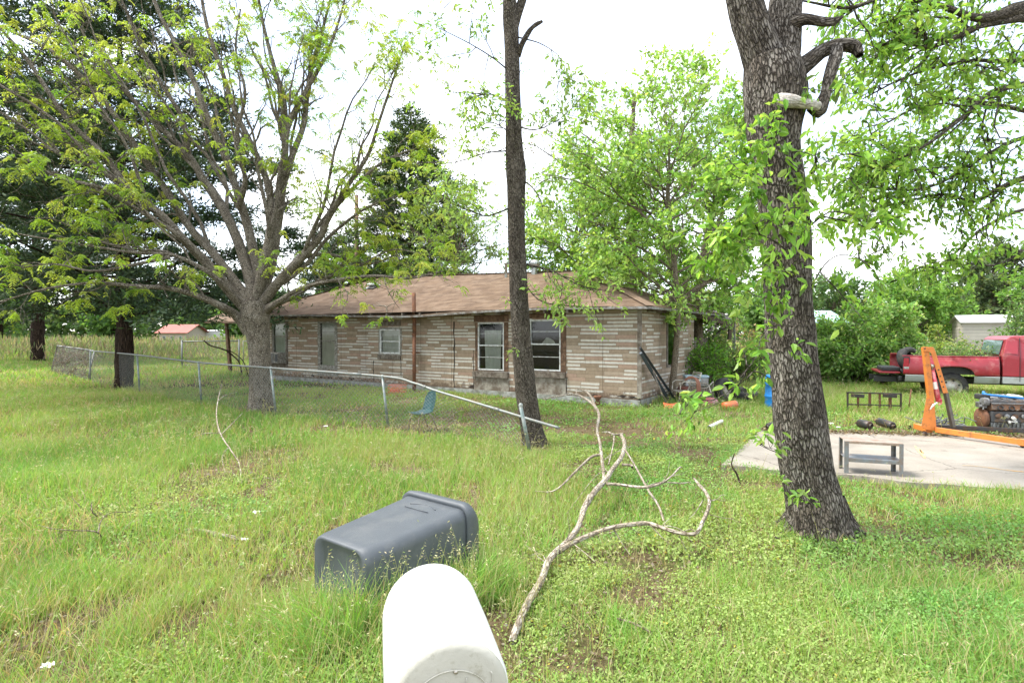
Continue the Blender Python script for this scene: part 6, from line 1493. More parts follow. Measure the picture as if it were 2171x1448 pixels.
for i in range(9): mb.box((-.25 + i * .0625, -.165, .10), (.02, .012, .12))
mb.build('pan_rib', M_CAST, en, bevel=.003)
eb((0, 0, .265), (.60, .36, .20), 'engine_block', M_CASTD, .02)
for i in range(4):
    mb = MB(); mb.lathe([(.045, 0), (.045, .02), (.03, .03), (0, .03)], (-.2 + i * .135, -.185, .28), 14, rot=(PI / 2, 0, 0)); mb.build('core_plug', M_CAST if i % 2 else M_RUSTH, en)
hd = eb((0, -.09, .42), (.60, .22, .13), 'cylinder_head', M_RUSTH, .012, (math.radians(-18), 0, 0))
for i in range(3):
    mb = MB(); mb.lathe([(.045, 0), (.047, .02), (.034, .022), (.033, -.03), (0, -.03)], (-.18 + i * .18, -.203, .425), 18, rot=(math.radians(72), 0, 0)); mb.build('exhaust_port', M_DARKIN, en)
    mb = MB(); mb.tube([(-.11 + i * .18, -.20, .385), (-.09 + i * .18, -.23, .395)], .006, 6); mb.build('bolt', M_CHROME, en)
vc = MB(); vc.box((0, -.10, .525), (.62, .17, .07)); vc.build('valve_cover', M_CASTD, en, bevel=.018)
mb = MB()
for i in range(3): mb.box((-.19 + i * .19, -.10, .567), (.12, .13, .02))
mb.tube([(-.31, -.19, .50), (.31, -.19, .50)], .012, 8); mb.build('cover_lip', M_CAST, vc and en, bevel=.004)
eb((.02, .10, .50), (.52, .18, .16), 'intake_manifold', M_CAST, .02)
mb = MB()
for i in range(6): mb.tube([(-.22 + i * .09, .02, .55), (-.22 + i * .09, .08, .62), (-.22 + i * .09, .18, .60)], .028, 10)
mb.build('intake_runner', M_CAST, en)
mb = MB(); mb.tube([(-.34, -.02, .66), (-.30, -.05, .64), (.0, -.09, .615), (.30, -.1, .585)], [.03, .022, .02, .02], 12); mb.tube([(-.34, -.02, .61), (-.335, -.03, .70)], .022, 10); mb.build('blue_pipe', M_BLUE, en)
eb((.17, -.02, .615), (.20, .12, .05), 'white_cover', M_PWHITE, .015, (.1, .1, 0)); eb((-.2, -.02, .60), (.14, .1, .03), 'white_bracket', M_PWHITE, .008)
mb = MB(); mb.lathe([(.0, -.03), (.17, -.03), (.18, -.015), (.18, .015), (.17, .03), (.0, .03)], (-.345, 0, .22), 36, rot=(0, PI / 2, 0)); mb.build('flywheel', M_RUST, en)
mb = MB(); mb.lathe([(.0, -.05), (.07, -.05), (.08, 0), (.07, .05), (0, .05)], (-.36, -.10, .52), 18, rot=(0, PI / 2, 0)); mb.box((-.37, -.02, .46), (.12, .12, .1)); mb.tube([(-.44, -.08, .44), (-.33, -.1, .43)], .03, 10); mb.tube([(-.4, -.12, .38), (-.36, -.1, .5)], .015, 6); mb.build('front_accessory', M_CAST, en, bevel=.006)
eb((-.33, .02, .60), (.16, .2, .09), 'black_housing', M_DARKIN, .02)
mb = MB(); mb.box((.36, -.02, .45), (.14, .2, .22)); mb.tube([(.36, -.14, .3), (.36, -.14, .55)], .04, 12); mb.tube([(.3, -.15, .2), (.44, -.12, .22)], .05, 12); mb.box((.40, -.02, .2), (.08, .3, .24)); mb.build('rear_accessory', M_CAST, en, bevel=.01)
mb = MB(); mb.tube([(.02, -.20, .26), (.02, -.26, .24)], .028, 12); mb.box((.02, -.2, .19), (.14, .03, .02)); mb.tube([(-.03, -.22, .16), (-.03, -.19, .2)], .02, 8); mb.tube([(.07, -.22, .17), (.07, -.19, .2)], .02, 8); mb.build('sensor_fitting', M_PWHITE, en)
# skid the engine sits on
mb = MB(); mb.box((0, -.1, .02), (.75, .06, .04)); mb.box((0, .15, .02), (.75, .06, .04)); mb.build('timber_skid', M_OLDWOOD, en, bevel=.004)

# pile of cables
cb_ = empty('cable_pile', P(2000, 905, 10.2) * np.array([1, 1, 0]) + np.array([0, 0, .1]), 'tangled heap of grey and black cables lying behind the hoist mast', 'cables'); wd = Wood()
c_ = np.array(cb_.location)
for i in range(42): a_ = c_ + R.normal(size=3) * np.array([.14, .12, .04]) + np.array([0, 0, .08]); wd.tube(wander(a_, a_ + R.normal(size=3) * np.array([.2, .12, .07]), 7, .15), .008, 5)
wd.build('cables', pm("cable_grey", (.14, .15, .16), .6, var=.6, scale=5), cb_)

# mufflers
def muffler(p0, p1, r_, label, extra=True):
    p0, p1 = np.asarray(p0), np.asarray(p1); e_ = empty('muffler', p0, label, 'muffler'); d_ = (p1 - p0)
    mb = MB(); mb.tube([p0 - d_ * .0, p0 + d_ * .06, p0 + d_ * .5, p0 + d_ * .94, p1], [r_ * .8, r_, r_ * 1.03, r_, r_ * .8], 20); mb.build('can', M_DKSTEEL, e_, local=False)
    mb = MB(); mb.tube([p1, p1 + d_ * .15], r_ * .4, 12, cap=False); mb.build('outlet_pipe', M_CHROME, e_, local=False)
    if extra: mb = MB(); mb.tube([p0, p0 - d_ * .25], r_ * .35, 10); mb.build('inlet_pipe', M_RUST, e_, local=False)
a_ = G(1822, 897, .15); muffler(a_, G(1845, 902, .15), .075, 'rounded black muffler with a silver outlet lying at the back edge of the slab')
a_ = G(1862, 893, .16); muffler(a_, G(1893, 903, .14), .07, 'long black exhaust part with a rusty end lying beside the muffler')
a_ = G(1650, 900, .14); muffler(a_, G(1628, 904, .14), .06, 'dark muffler with a round outlet half hidden behind the thick trunk', False)
# rusted frame standing in the grass
bedp = 12.4; bf = empty('bed_frame', P(1797, 868, bedp) * np.array([1, 1, 0]), 'rusty metal frame with upright straps standing in the grass behind the bench', 'metal frame')
mb = MB(); bp = lambda x, y, k=0: P(x, y, bedp + k)
mb.bar(bp(1795, 832), bp(1911, 835), .03, .03); mb.bar(bp(1797, 832), bp(1797, 880), .03, .03); mb.bar(bp(1910, 835), bp(1910, 885), .03, .03); mb.bar(bp(1797, 857), bp(1910, 860), .025, .03); mb.build('outer_frame', M_DKSTEEL, bf, local=False)
for x, y0, y1, w_ in ((1819, 840, 858, .05), (1844, 834, 865, .06), (1865, 834, 865, .05), (1887, 843, 868, .07)):
    mb = MB(); mb.bar(bp(x, y0, .02), bp(x, y1 + 8, .02), w_, .01, (0, 1, 0)); mb.build('strap', M_RUST, bf, local=False)
for x0, x1 in ((1805, 1832), (1872, 1901)):
    mb = MB(); mb.bar(bp(x0, 838, -.02), bp(x1, 840, -.02), .04, .075); mb.build('bracket_plate', M_DKSTEEL, bf, bevel=.008, local=False)
sk = empty('stake', P(1929, 860, 12.8) * np.array([1, 1, 0]), 'short rusty stake leaning in the grass right of the rusty frame', 'stake'); mb = MB(); mb.tube([P(1926, 870, 12.8), P(1932, 825, 12.8)], .014, 6); mb.build('rod', M_RUST, sk, local=False)

# blue barrel
bc = np.array([6.28, 13.4, 0]); brl = empty('plastic_barrel', bc, 'bright blue plastic barrel mostly hidden behind the thick leaning trunk', 'barrel')
mb = MB(); mb.lathe([(.0, .0), (.26, .0), (.285, .03), (.29, .1), (.285, .27), (.30, .29), (.30, .32), (.285, .34), (.285, .55), (.30, .57), (.30, .60), (.285, .62), (.28, .76), (.26, .80), (.25, .79), (0, .78)], (0, 0, 0), 40); mb.build('shell', M_BLUE, brl)
mb = MB(); mb.lathe([(.0, 0), (.03, 0), (.03, .03), (0, .03)], (.12, -.1, .785), 12); mb.build('bung', M_DARKIN, brl)

# items against the end wall -------------------------------------------------
M_BLKPIPE = pm("black_steel_tube", (.03, .035, .042), .4, .3, var=.3, scale=6)
mb = MB(); mb.bar(P(1357, 737, 13.62), G(1435, 853), .055, .055, (0, 1, 0)); tag(mb.build('metal_pole', M_BLKPIPE, bevel=.004), 'upper black metal pole leaning on the house corner', 'pole', 'poles leaning on the house corner')
mb = MB(); mb.bar(P(1358, 748, 13.60), G(1420, 852) + np.array([-.02, -.1, 0]), .07, .07, (0, 1, 0)); tag(mb.build('metal_pole', pm("slate_pole", (.06, .075, .09), .5, .3, var=.2), bevel=.004), 'thicker slate grey pole below the black one on the house corner', 'pole', 'poles leaning on the house corner')
shv = empty('shovel', G(1416, 862), 'wooden-handled shovel with an orange blade leaning on the end wall', 'shovel')
mb = MB(); mb.tube([P(1377, 772, 14.05), P(1412, 854, 13.55)], .017, 10); mb.build('handle', M_OLDWOOD, shv, local=False)
M_ORPL = pm("orange_plastic", (.60, .13, .04), .5, var=.15, scale=6, dirt=(.35, .12, .06), dirtamt=.6)
mb = MB(); mb.grid(lambda u, v: P(1406 + 30 * u, 853 + 19 * v + 3 * math.sin(u * PI), 13.5 - .22 * v + .05 * math.sin(u * PI)), 10, 6); bo_ = mb.build('blade', M_ORPL, shv, local=False); bo_.modifiers.new('t', 'SOLIDIFY').thickness = .006
cs = P(1475, 800, 15.4)
cool = empty('cooler', (cs[0], cs[1], .36), 'pale blue-lidded cooler resting on a barrel by the end wall', 'cooler', rz=math.radians(-6))
M_CB = pm("cooler_blue", (.36, .48, .54), .5, var=.08); M_CG = pm("cooler_grey", (.40, .42, .42), .5, var=.1, dirt=(.25, .22, .19), dirtamt=.6)
mb = MB(); mb.box((0, 0, .11), (.60, .34, .22)); mb.build('body', M_CG, cool, bevel=.02); mb = MB(); mb.box((0, 0, .255), (.63, .37, .07)); mb.build('lid', M_CB, cool, bevel=.02)
mb = MB(); mb.box((0, -.19, .16), (.2, .02, .04)); mb.build('handle', M_CB, cool, bevel=.006)
rb_ = empty('rusty_drum', (cs[0] - .33, cs[1] - .25, 0), 'rust red metal drum squeezed between the wall and the patio chairs', 'drum'); mb = MB(); mb.lathe([(0, .36), (.2, .36), (.23, .33), (.235, .2), (.23, .02), (.2, 0)], (0, 0, 0), 28); mb.build('shell', pm("red_brown_drum", (.14, .045, .03), .7, var=.3, dirt=(.09, .06, .05)), rb_)
mb = MB(); mb.lathe([(.235, .2), (.243, .21), (.235, .22)], (0, 0, 0), 28); mb.build('hoop', M_RUST, rb_)
crt = empty('wooden_crate', (cs[0] + .12, cs[1], 0), 'dark wooden crate under the blue-lidded cooler', 'crate')
for k in range(3):
    mb = MB(); mb.box((0, 0, .06 + k * .11), (.5, .34, .085)); mb.build('slat', M_OLDWOOD, crt, bevel=.004)
M_CHW = pm("dirty_white_frame", (.46, .44, .38), .6, var=.2, scale=9, dirt=(.22, .18, .13), dirtamt=.8, dscale=8)
def patio(loc, rot, label):
    e_ = bpy.data.objects.new('patio_chair', None); COL.objects.link(e_); e_.location = loc; e_.rotation_euler = rot; tag(e_, label, 'chair', 'old patio chairs by the end wall')
    for sy in (-1, 1):
        mb = MB(); mb.tube([(.26, .26 * sy, 0), (.22, .27 * sy, .35), (.20, .27 * sy, .58), (.12, .27 * sy, .63), (-.18, .26 * sy, .62), (-.24, .25 * sy, .5), (-.30, .25 * sy, 0)], .015, 8); mb.build('side_frame', M_CHW, e_)
    mb = MB(); mb.tube([(.24, -.24, .38), (.24, .24, .38), (-.20, .24, .36), (-.34, .24, .85), (-.34, -.24, .85), (-.20, -.24, .36), (.24, -.24, .38)], .013, 8); mb.build('seat_frame', M_CHW, e_)
    for i in range(8):
        mb = MB(); x = .20 - i * .055; mb.box((x, 0, .375), (.035, .47, .006)); mb.build('seat_slat', M_CHW, e_, bevel=.002)
    for i in range(8):
        mb = MB(); k = i / 7; mb.box((-.215 - .11 * k, 0, .42 + .4 * k), (.006, .47, .035)); mb.build('back_slat', M_CHW, e_, bevel=.002)
    return e_
cq = P(1455, 850, 14.35)
patio((cq[0] - .05, cq[1], -.05), (0, 0, math.radians(185)), 'dirty white slatted patio chair standing nearest the leaning poles')
patio((cq[0] + .22, cq[1] - .25, .08), (math.radians(75), 0, math.radians(160)), 'dirty white slatted patio chair tipped on its side in the weeds')
# tyres
M_TYRE = pm("black_rubber", (.018, .018, .019), .75, var=.3, scale=9, dirt=(.06, .055, .045), dirtamt=.7, dscale=6)
def tyre(loc, rot, label, r_=.33, w_=.22, grp='old tyres'):
    e_ = bpy.data.objects.new('old_tyre', None); COL.objects.link(e_); e_.location = loc; e_.rotation_euler = rot; tag(e_, label, 'tyre', grp)
    mb = MB(); h_ = w_ / 2
    mb.lathe([(r_ * .6, -h_ * .7), (r_ * .66, -h_), (r_ * .88, -h_ * 1.02), (r_ * .98, -h_ * .8), (r_, -h_ * .3), (r_, h_ * .3), (r_ * .98, h_ * .8), (r_ * .88, h_ * 1.02), (r_ * .66, h_), (r_ * .6, h_ * .7), (r_ * .62, 0), (r_ * .6, -h_ * .7)], (0, 0, 0), 40); mb.build('tread', M_TYRE, e_)
    return e_
tq = P(1580, 850, 15.0); tyre((tq[0] + .03, tq[1] + .1, .16), (math.radians(12), 0, .3), 'black tyre lying flat in the weeds behind the hanging sprig')
tyre((tq[0] - .48, tq[1] + .15, .27), (math.radians(78), 0, .5), 'black tyre standing upright left of the flat tyre')
pk = empty('plank', G(1550, 850), 'short pale weathered plank propped against the upright tyre', 'plank'); mb = MB(); mb.bar(P(1532, 818, 14.6), G(1552, 852), .1, .03, (0, 1, 0)); mb.build('board', M_CHW, pk, bevel=.004, local=False)
M_PINK = pm("faded_pink_plastic", (.42, .13, .13), .5, var=.15, dirt=(.3, .2, .18)); pp = P(1502, 852, 14.2)
tb = empty('plastic_tub', (pp[0], pp[1], 0), 'faded pink upturned plastic tub in the weeds right of the patio chairs', 'tub'); mb = MB(); mb.lathe([(.26, .0), (.25, .03), (.22, .12), (.15, .17), (0, .18)], (0, 0, 0), 28); mb.build('shell', M_PINK, tb); mb = MB(); mb.lathe([(.27, .0), (.275, .015), (.26, .03)], (0, 0, 0), 28); mb.build('rim', M_PINK, tb)
ob = G(1546, 868); og = empty('bucket', (ob[0], ob[1], .08), 'orange dented bucket lying in the weeds in front of the tyres', 'bucket', rz=.2); mb = MB(); mb.lathe([(.0, -.16), (.09, -.155), (.11, 0), (.13, .16), (.125, .165), (.10, 0), (.0, -.14)], (0, 0, 0), 24, rot=(0, PI / 2, 0)); mb.build('shell', M_ORPL, og); mb = MB(); mb.tube([(.15, .13 * math.cos(a_), .13 * math.sin(a_)) for a_ in np.linspace(0, PI, 12)], .004, 6); mb.build('bail', M_CHROME, og)
# hanging red-brown hose by the chairs
hs = empty('garden_hose', P(1475, 850, 14.2) * np.array([1, 1, 0]), 'faded red-brown hose draped over the patio chairs', 'hose'); wd = Wood()
for k in range(4):
    a_, b_ = pxpath([(1478 + k, 860, 14.1, 4), (1478 + 2 * k, 820, 14.1, 4), (1474 + k, 803, 14.15, 4), (1462, 799 + k, 14.2, 4), (1452, 806, 14.25, 4)], 16); wd.tube(a_, b_ * .9, 8)
wd.build('hose', pm("hose_rust", (.24, .10, .06), .6, var=.2), hs)
# rusted bar and pot by the front wall
mb = MB(); mb.bar(P(1201, 779, 15.05), G(1231, 846), .03, .05, (0, 1, 0)); tag(mb.build('rusty_bar', M_RUST, bevel=.002), 'rusty flat iron bar leaning on the wall under the right window', 'bar')
pp = G(1267, 858); pot = empty('iron_pot', pp, 'small rusted iron pot on the ground against the front wall', 'pot'); mb = MB(); mb.lathe([(0, .0), (.07, .0), (.075, .05), (.05, .09), (.05, .13), (.09, .16), (.10, .22), (.085, .23), (.08, .17), (0, .15)], (0, 0, 0), 20); mb.build('bowl', M_RUST, pot); mb = MB(); mb.box((.11, 0, .2), (.05, .02, .015)); mb.box((-.11, 0, .2), (.05, .02, .015)); mb.build('ear', M_RUST, pot)
# orange wire crate by the wall
M_ORW = pm("orange_red_wire", (.50, .12, .06), .6, var=.2, dirt=(.25, .1, .06)); c_ = G(842, 838)
wc = empty('wire_basket', c_, 'orange-red wire basket lying against the foot of the front wall', 'basket', rz=RZ + .3)
mb = MB(); W_, Hh, Dd = .42, .30, .28
for z in (0, Hh / 3, 2 * Hh / 3, Hh): mb.tube([(-W_ / 2, -Dd / 2, z), (W_ / 2, -Dd / 2, z), (W_ / 2 + .03, Dd / 2, z), (-W_ / 2 - .03, Dd / 2, z), (-W_ / 2, -Dd / 2, z)], .007, 6)
for i in range(8): x = -W_ / 2 + W_ * i / 7; mb.tube([(x, -Dd / 2, Hh), (x, -Dd / 2, 0), (x, Dd / 2, 0), (x, Dd / 2, Hh)], .006, 6)
mb.build('wire_frame', M_ORW, wc)
mb = MB(); mb.box((0, -Dd / 2 - .006, Hh * .5), (W_ * .7, .006, .07)); mb.build('front_band', M_ORW, wc)
# pvc pipe, litter
mb = MB(); mb.tube([G(1503, 906, .05), G(1530, 893, .05)], .035, 12, cap=False); tag(mb.build('pipe_offcut', M_MBOX), 'white pipe offcut lying in the weeds left of the slab', 'pipe')
def litter(px, py, s_, label, z=.05):
    s_ *= .6; c_ = G(px, py, z); mb = MB(); k = random.random() * 9
    mb.grid(lambda u, v: (c_[0] + s_ * (u - .5) * (1 + .2 * math.sin(k + v * 9)), c_[1] + s_ * .7 * (v - .5), c_[2] + s_ * .16 * math.sin(u * 11 + k) * math.cos(v * 8 + k)), 8, 8)
    tag(mb.build('paper_scrap', M_PWHITE), label, 'litter')
litter(100, 1409, .10, 'crumpled white scrap in the grass at the bottom left corner'); litter(545, 1085, .14, 'flat white scrap in the grass left of the cart', .07); litter(517, 1142, .09, 'white scrap beside the grey log', .07)
litter(440, 782, .3, 'small white rag on the grass beyond the fence', .08); litter(690, 903, .12, 'pale scrap in the grass behind the fence near the chair', .06); litter(1760, 897, .14, 'white scrap at the back edge of the slab behind the bench', .12); litter(1778, 905, .1, 'torn pink and white scrap on the slab behind the bench', .1)

# pickup truck ---------------------------------------------------------------------
M_RED = pm("faded_red_paint", (.27, .018, .028), .32, var=.12, scale=2.5, dirt=(.36, .10, .10), dirtamt=.35, dscale=2.2, bump=.02, spec=.6)
M_SILV = pm("silver_lower_paint", (.36, .38, .38), .4, .2, var=.08, scale=3, dirt=(.24, .24, .2), dirtamt=.5, dscale=3)
M_TGLASS = pm("truck_glass", (.10, .15, .15), .08, var=.1, bump=0, spec=.9)
M_BLKPL = pm("black_trim", (.018, .019, .02), .5, var=.2)
TY = 15.4; tx0 = P(1914, 760, TY)[0]; TR = math.radians(-25)
def TL(x, y, z): return np.array([tx0 + x * math.cos(TR) - y * math.sin(TR), TY + x * math.sin(TR) + y * math.cos(TR), z])
trk = empty('pickup_truck', (tx0, TY, 0), 'old red pickup truck with silver lower panels and its tailgate down in tall grass', 'truck', rz=TR)
ZR, ZL, ZB = 1.16, .68, .50      # bed rail, colour split, sill
CX0, WX, WR = 2.12, 1.09, .37
def side_panel(outl, name, m, y0, thick, parent=trk, bev=.012):
    mb = MB(); mb.prism(outl, lambda u, v: (u, y0, v), lambda u, v: (u, y0 + thick, v)); return mb.build(name, m, parent, bevel=bev)
def archpts(x0, x1, ztop, zb, n=14):
    xc = (x0 + x1) / 2; a_ = (x1 - x0) / 2
    return [(xc - a_ * math.cos(PI * i / n), zb + (ztop - zb) * math.sin(PI * i / n) ** .6) for i in range(n + 1)]
# bed side: curved section made as a lofted sheet
def bedsheet(x0, x1, zlo, zhi, ydir, holes=None, m=M_RED, name='bed_side'):
    mb = MB(); nu, nv = 64, 12
    def pos(u, v):
        x = x0 + (x1 - x0) * u; lo = zlo
        if holes:
            hx0, hx1, hz = holes
            if hx0 < x < hx1: k = (x - (hx0 + hx1) / 2) / ((hx1 - hx0) / 2); lo = max(zlo, zlo + (hz - zlo) * max(0, 1 - abs(k) ** 3.2) ** .55)
        z = lo + (zhi - lo) * v; s_ = (z - ZB) / (ZR - ZB)
        bulge = .07 * math.sin(min(1, max(0, s_)) * PI) ** .7 + .035 * math.exp(-((z - .93) / .05) ** 2) * 0
        if holes and abs(x - WX) < .72: bulge += .075 * max(0, 1 - ((x - WX) / .72) ** 2) ** .7 * max(0, 1 - max(0, (z - .95) / .14))
        y = -bulge if ydir < 0 else bulge
        return (x, y if ydir < 0 else 1.9 + y, z)
    mb.grid(pos, nu, nv); o_ = mb.build(name, m, trk); md = o_.modifiers.new('t', 'SOLIDIFY'); md.thickness = .03; md.offset = 1 if ydir > 0 else -1; return o_
HOLE = (WX - .45, WX + .45, .91)
bedsheet(0, 2.06, ZL, ZR, -1, HOLE); bedsheet(0, 2.06, ZL, ZR, 1, None)
bedsheet(.05, HOLE[0] - .0, ZB, ZL - .012, -1, None, M_SILV, 'lower_bed_panel'); bedsheet(HOLE[1] + .0, 2.06, ZB, ZL - .012, -1, None, M_SILV, 'lower_bed_panel')
mb = MB(); mb.box((1.03, .07, ZR + .012), (2.06, .16, .025)); mb.box((1.03, 1.83, ZR + .012), (2.06, .16, .025)); mb.build('bed_rail', M_RED, trk, bevel=.008)
mb = MB(); mb.box((1.03, .95, .72), (2.02, 1.75, .04)); mb.box((2.03, .95, .95), (.04, 1.75, .45)); mb.box((WX, .22, .84), (.85, .3, .26)); mb.build('bed_floor', M_BLKPL, trk)
mb = MB(); mb.box((1.3, .5, .5), (3.8, .1, .14)); mb.box((1.3, 1.4, .5), (3.8, .1, .14)); mb.tube([(WX, .1, WR), (WX, 1.8, WR)], .06, 12); mb.build('chassis', M_BLKPL, trk)
tg = MB(); tg.box((-.27, .95, .70), (.50, 1.5, .05)); tgo = tg.build('tailgate', M_RED, trk, bevel=.01)
mb = MB(); mb.box((-.22, .75, .79), (.44, .9, .12)); mt__ = mb.build('bed_liner_slab', M_BLKPL, tgo, bevel=.03)
mb = MB(); mb.box((-.02, .95, .54), (.10, 1.6, .14)); mb.build('rear_bumper', M_BLKPL, trk, bevel=.03)
lt = MB(); lt.box((.07, -.035, .92), (.16, .05, .46)); lo_ = lt.build('tail_light_housing', M_BLKPL, trk, bevel=.015)
M_TL = pm("tail_lens_red", (.30, .01, .02), .25, var=.1, bump=0); mb = MB(); mb.box((.07, -.062, 1.0), (.12, .02, .22)); mb.build('red_lens', M_TL, lo_, bevel=.01)
mb = MB(); mb.box((.07, -.062, .85), (.12, .02, .06)); mb.build('clear_lens', M_SILV, lo_, bevel=.005)
mb = MB(); mb.box((.07, -.062, .76), (.12, .02, .08)); mb.build('lower_lens', M_TL, lo_, bevel=.008)
# cab
ZC = 1.71
cabo = [(CX0, ZL), (CX0, 1.20), (CX0 + .02, 1.28), (CX0 + .10, 1.62), (CX0 + .18, ZC - .02), (CX0 + .30, ZC), (CX0 + 1.25, ZC + .01), (CX0 + 1.42, ZC - .03), (CX0 + 2.0, 1.20), (CX0 + 3.3, 1.14), (CX0 + 3.45, 1.05), (CX0 + 3.5, .66), (CX0 + 3.5, .55), (CX0 + 3.3, .55)] + [(WX + 3.6 + .5 * math.cos(a_), .40 + .5 * math.sin(a_)) for a_ in np.linspace(.3, PI - .3, 12)] + [(CX0 + 1.8, .55), (CX0 + 1.7, ZL)]
mb = MB()
def cabpt(u, v, y):
    k = max(0, (v - 1.2) / .5) * .14; return (u, (y + k) if y < .9 else (y - k), v)
n_ = len(cabo); vs = [cabpt(u, v, -.05) for u, v in cabo] + [cabpt(u, v, 1.95) for u, v in cabo]
mb.add(vs, [tuple(range(n_))[::-1], tuple(range(n_, 2 * n_))] + [(i, (i + 1) % n_, n_ + (i + 1) % n_, n_ + i) for i in range(n_)])
cab = mb.build('cab', M_RED, trk, bevel=.02)
mb = MB(); mb.prism([(CX0, ZB), (CX0 + 1.75, ZB), (CX0 + 1.75, ZL - .01), (CX0, ZL - .01)], lambda u, v: (u, -.052, v), lambda u, v: (u, .3, v)); mb.build('lower_cab_panel', M_SILV, trk, bevel=.01)
def cabside(poly, name, m, off=.006, th=.01, parent=None):
    mb = MB(); k = lambda v: max(0, (v - 1.2) / .5) * .14
    mb.prism(poly, lambda u, v: (u, -.05 - off + k(v), v), lambda u, v: (u, -.05 - off + th + k(v), v)); return mb.build(name, m, parent or cab, bevel=.0)
cabside([(CX0 + .52, 1.22), (CX0 + 1.55, 1.22), (CX0 + 1.30, 1.62), (CX0 + .54, 1.62)], 'side_window', M_TGLASS, .008)
# window surround and door gaps
for a_, b_ in (((CX0 + .34, .56), (CX0 + .34, 1.20)), ((CX0 + .34, 1.20), (CX0 + .36, 1.66)), ((CX0 + 1.68, .56), (CX0 + 1.68, 1.18))):
    mb = MB(); k = lambda v: max(0, (v - 1.2) / .5) * .14
    mb.bar((a_[0], -.0535 + k(a_[1]), a_[1]), (b_[0], -.0535 + k(b_[1]), b_[1]), .012, .006, (0, 1, 0)); mb.build('door_gap', M_BLKPL, cab)
mb = MB(); pl = [(CX0 + .49, 1.195), (CX0 + 1.59, 1.195), (CX0 + 1.32, 1.645), (CX0 + .50, 1.645)]
for i in range(4):
    a_, b_ = pl[i], pl[(i + 1) % 4]; mb.bar((a_[0], -.056 + k(a_[1]), a_[1]), (b_[0], -.056 + k(b_[1]), b_[1]), .02, .012, (0, 1, 0))
mb.build('window_seal', M_BLKPL, cab)
mb = MB(); mb.box((CX0 + .60, -.062, 1.03), (.22, .03, .06)); mb.build('door_handle', M_BLKPL, cab, bevel=.012)
mb = MB(); mb.prism([(CX0 - .006, 1.24), (CX0 + .075, 1.60)][:1] + [(CX0 + .074, 1.60), (CX0 + .09, 1.60), (CX0 + .01, 1.24)], lambda u, v: (u - .012, .22, v), lambda u, v: (u - .012, 1.68, v)); mb.build('rear_window', M_TGLASS, cab)
mb = MB(); mb.box((CX0 - .03, .95, .85), (.03, 1.7, .7)); mb.build('cab_gap', M_BLKPL, trk)
# quarter glass behind the door, dark curved
cabside([(CX0 + .045, 1.27), (CX0 + .30, 1.25), (CX0 + .32, 1.6), (CX0 + .15, 1.6)], 'quarter_panel', M_RED, .003)
for (x, y) in ((WX, .12), (WX, 1.75), (WX + 3.6, .12), (WX + 3.6, 1.75)):
    s_ = -1 if y < 1 else 1
    mb = MB(); mb.lathe([(.22, -.12), (.30, -.125), (.36, -.10), (WR, -.05), (WR, .05), (.36, .10), (.30, .125), (.22, .12)], (x, y, WR), 40, rot=(PI / 2, 0, 0)); wh = mb.build('wheel', M_TYRE, trk)
    mb = MB(); mb.lathe([(.23, .115), (.22, .10), (.19, .06), (.14, .07), (.10, .09), (.06, .12), (0, .12)], (x, y, WR), 32, rot=(PI / 2, 0, 0) if s_ < 0 else (-PI / 2, 0, 0)); mb.build('rim', pm("wheel_steel", (.42, .41, .38), .5, .3, var=.2, dirt=(.2, .15, .1)), wh)
    mb = MB()
    for i in range(6): a_ = 2 * PI * i / 6 + .3; mb.lathe([(.0, .075), (.025, .075)], (x + .165 * math.cos(a_), y + s_ * .003, WR + .165 * math.sin(a_)), 10, rot=(PI / 2, 0, 0) if s_ < 0 else (-PI / 2, 0, 0))
    mb.build('wheel_slot', M_BLKPL, wh, fixn=False)
tyre(tuple(TL(.32, .9, 1.02)), (math.radians(70), 0, .3), 'black tyre standing in the truck bed behind the tailgate opening', .37, .25)
# vines in the bed
vb = empty('vine_clump', TL(1.4, .9, .74), 'leafy vines overflowing the truck bed against the cab', 'vines'); wd = Wood(); lv = Leaves(); lb = []
for i in range(46):
    lx_ = .6 + 1.4 * R.random(); a_ = TL(lx_, .3 + 1.3 * R.random(), .75); b_ = a_ + np.array([R.normal() * .3, R.normal() * .25, .25 + .3 * R.random() + .2 * (lx_ > 1.4)]); lp = wander(a_, b_, 6, .1); rd = np.linspace(.008, .003, 6); wd.tube(lp, rd, 4); lb.append((lp, rd))
branchlets(wd, lv, lb, 5, .3, 3, .2, 9, .065, [(.10, .22, .05), (.15, .28, .08), (.30, .36, .18)], .1, .3, .5, twr=.003)
wd.build('stems', BARK_THIN, vb); lv.build('foliage', LEAF, vb, .55)

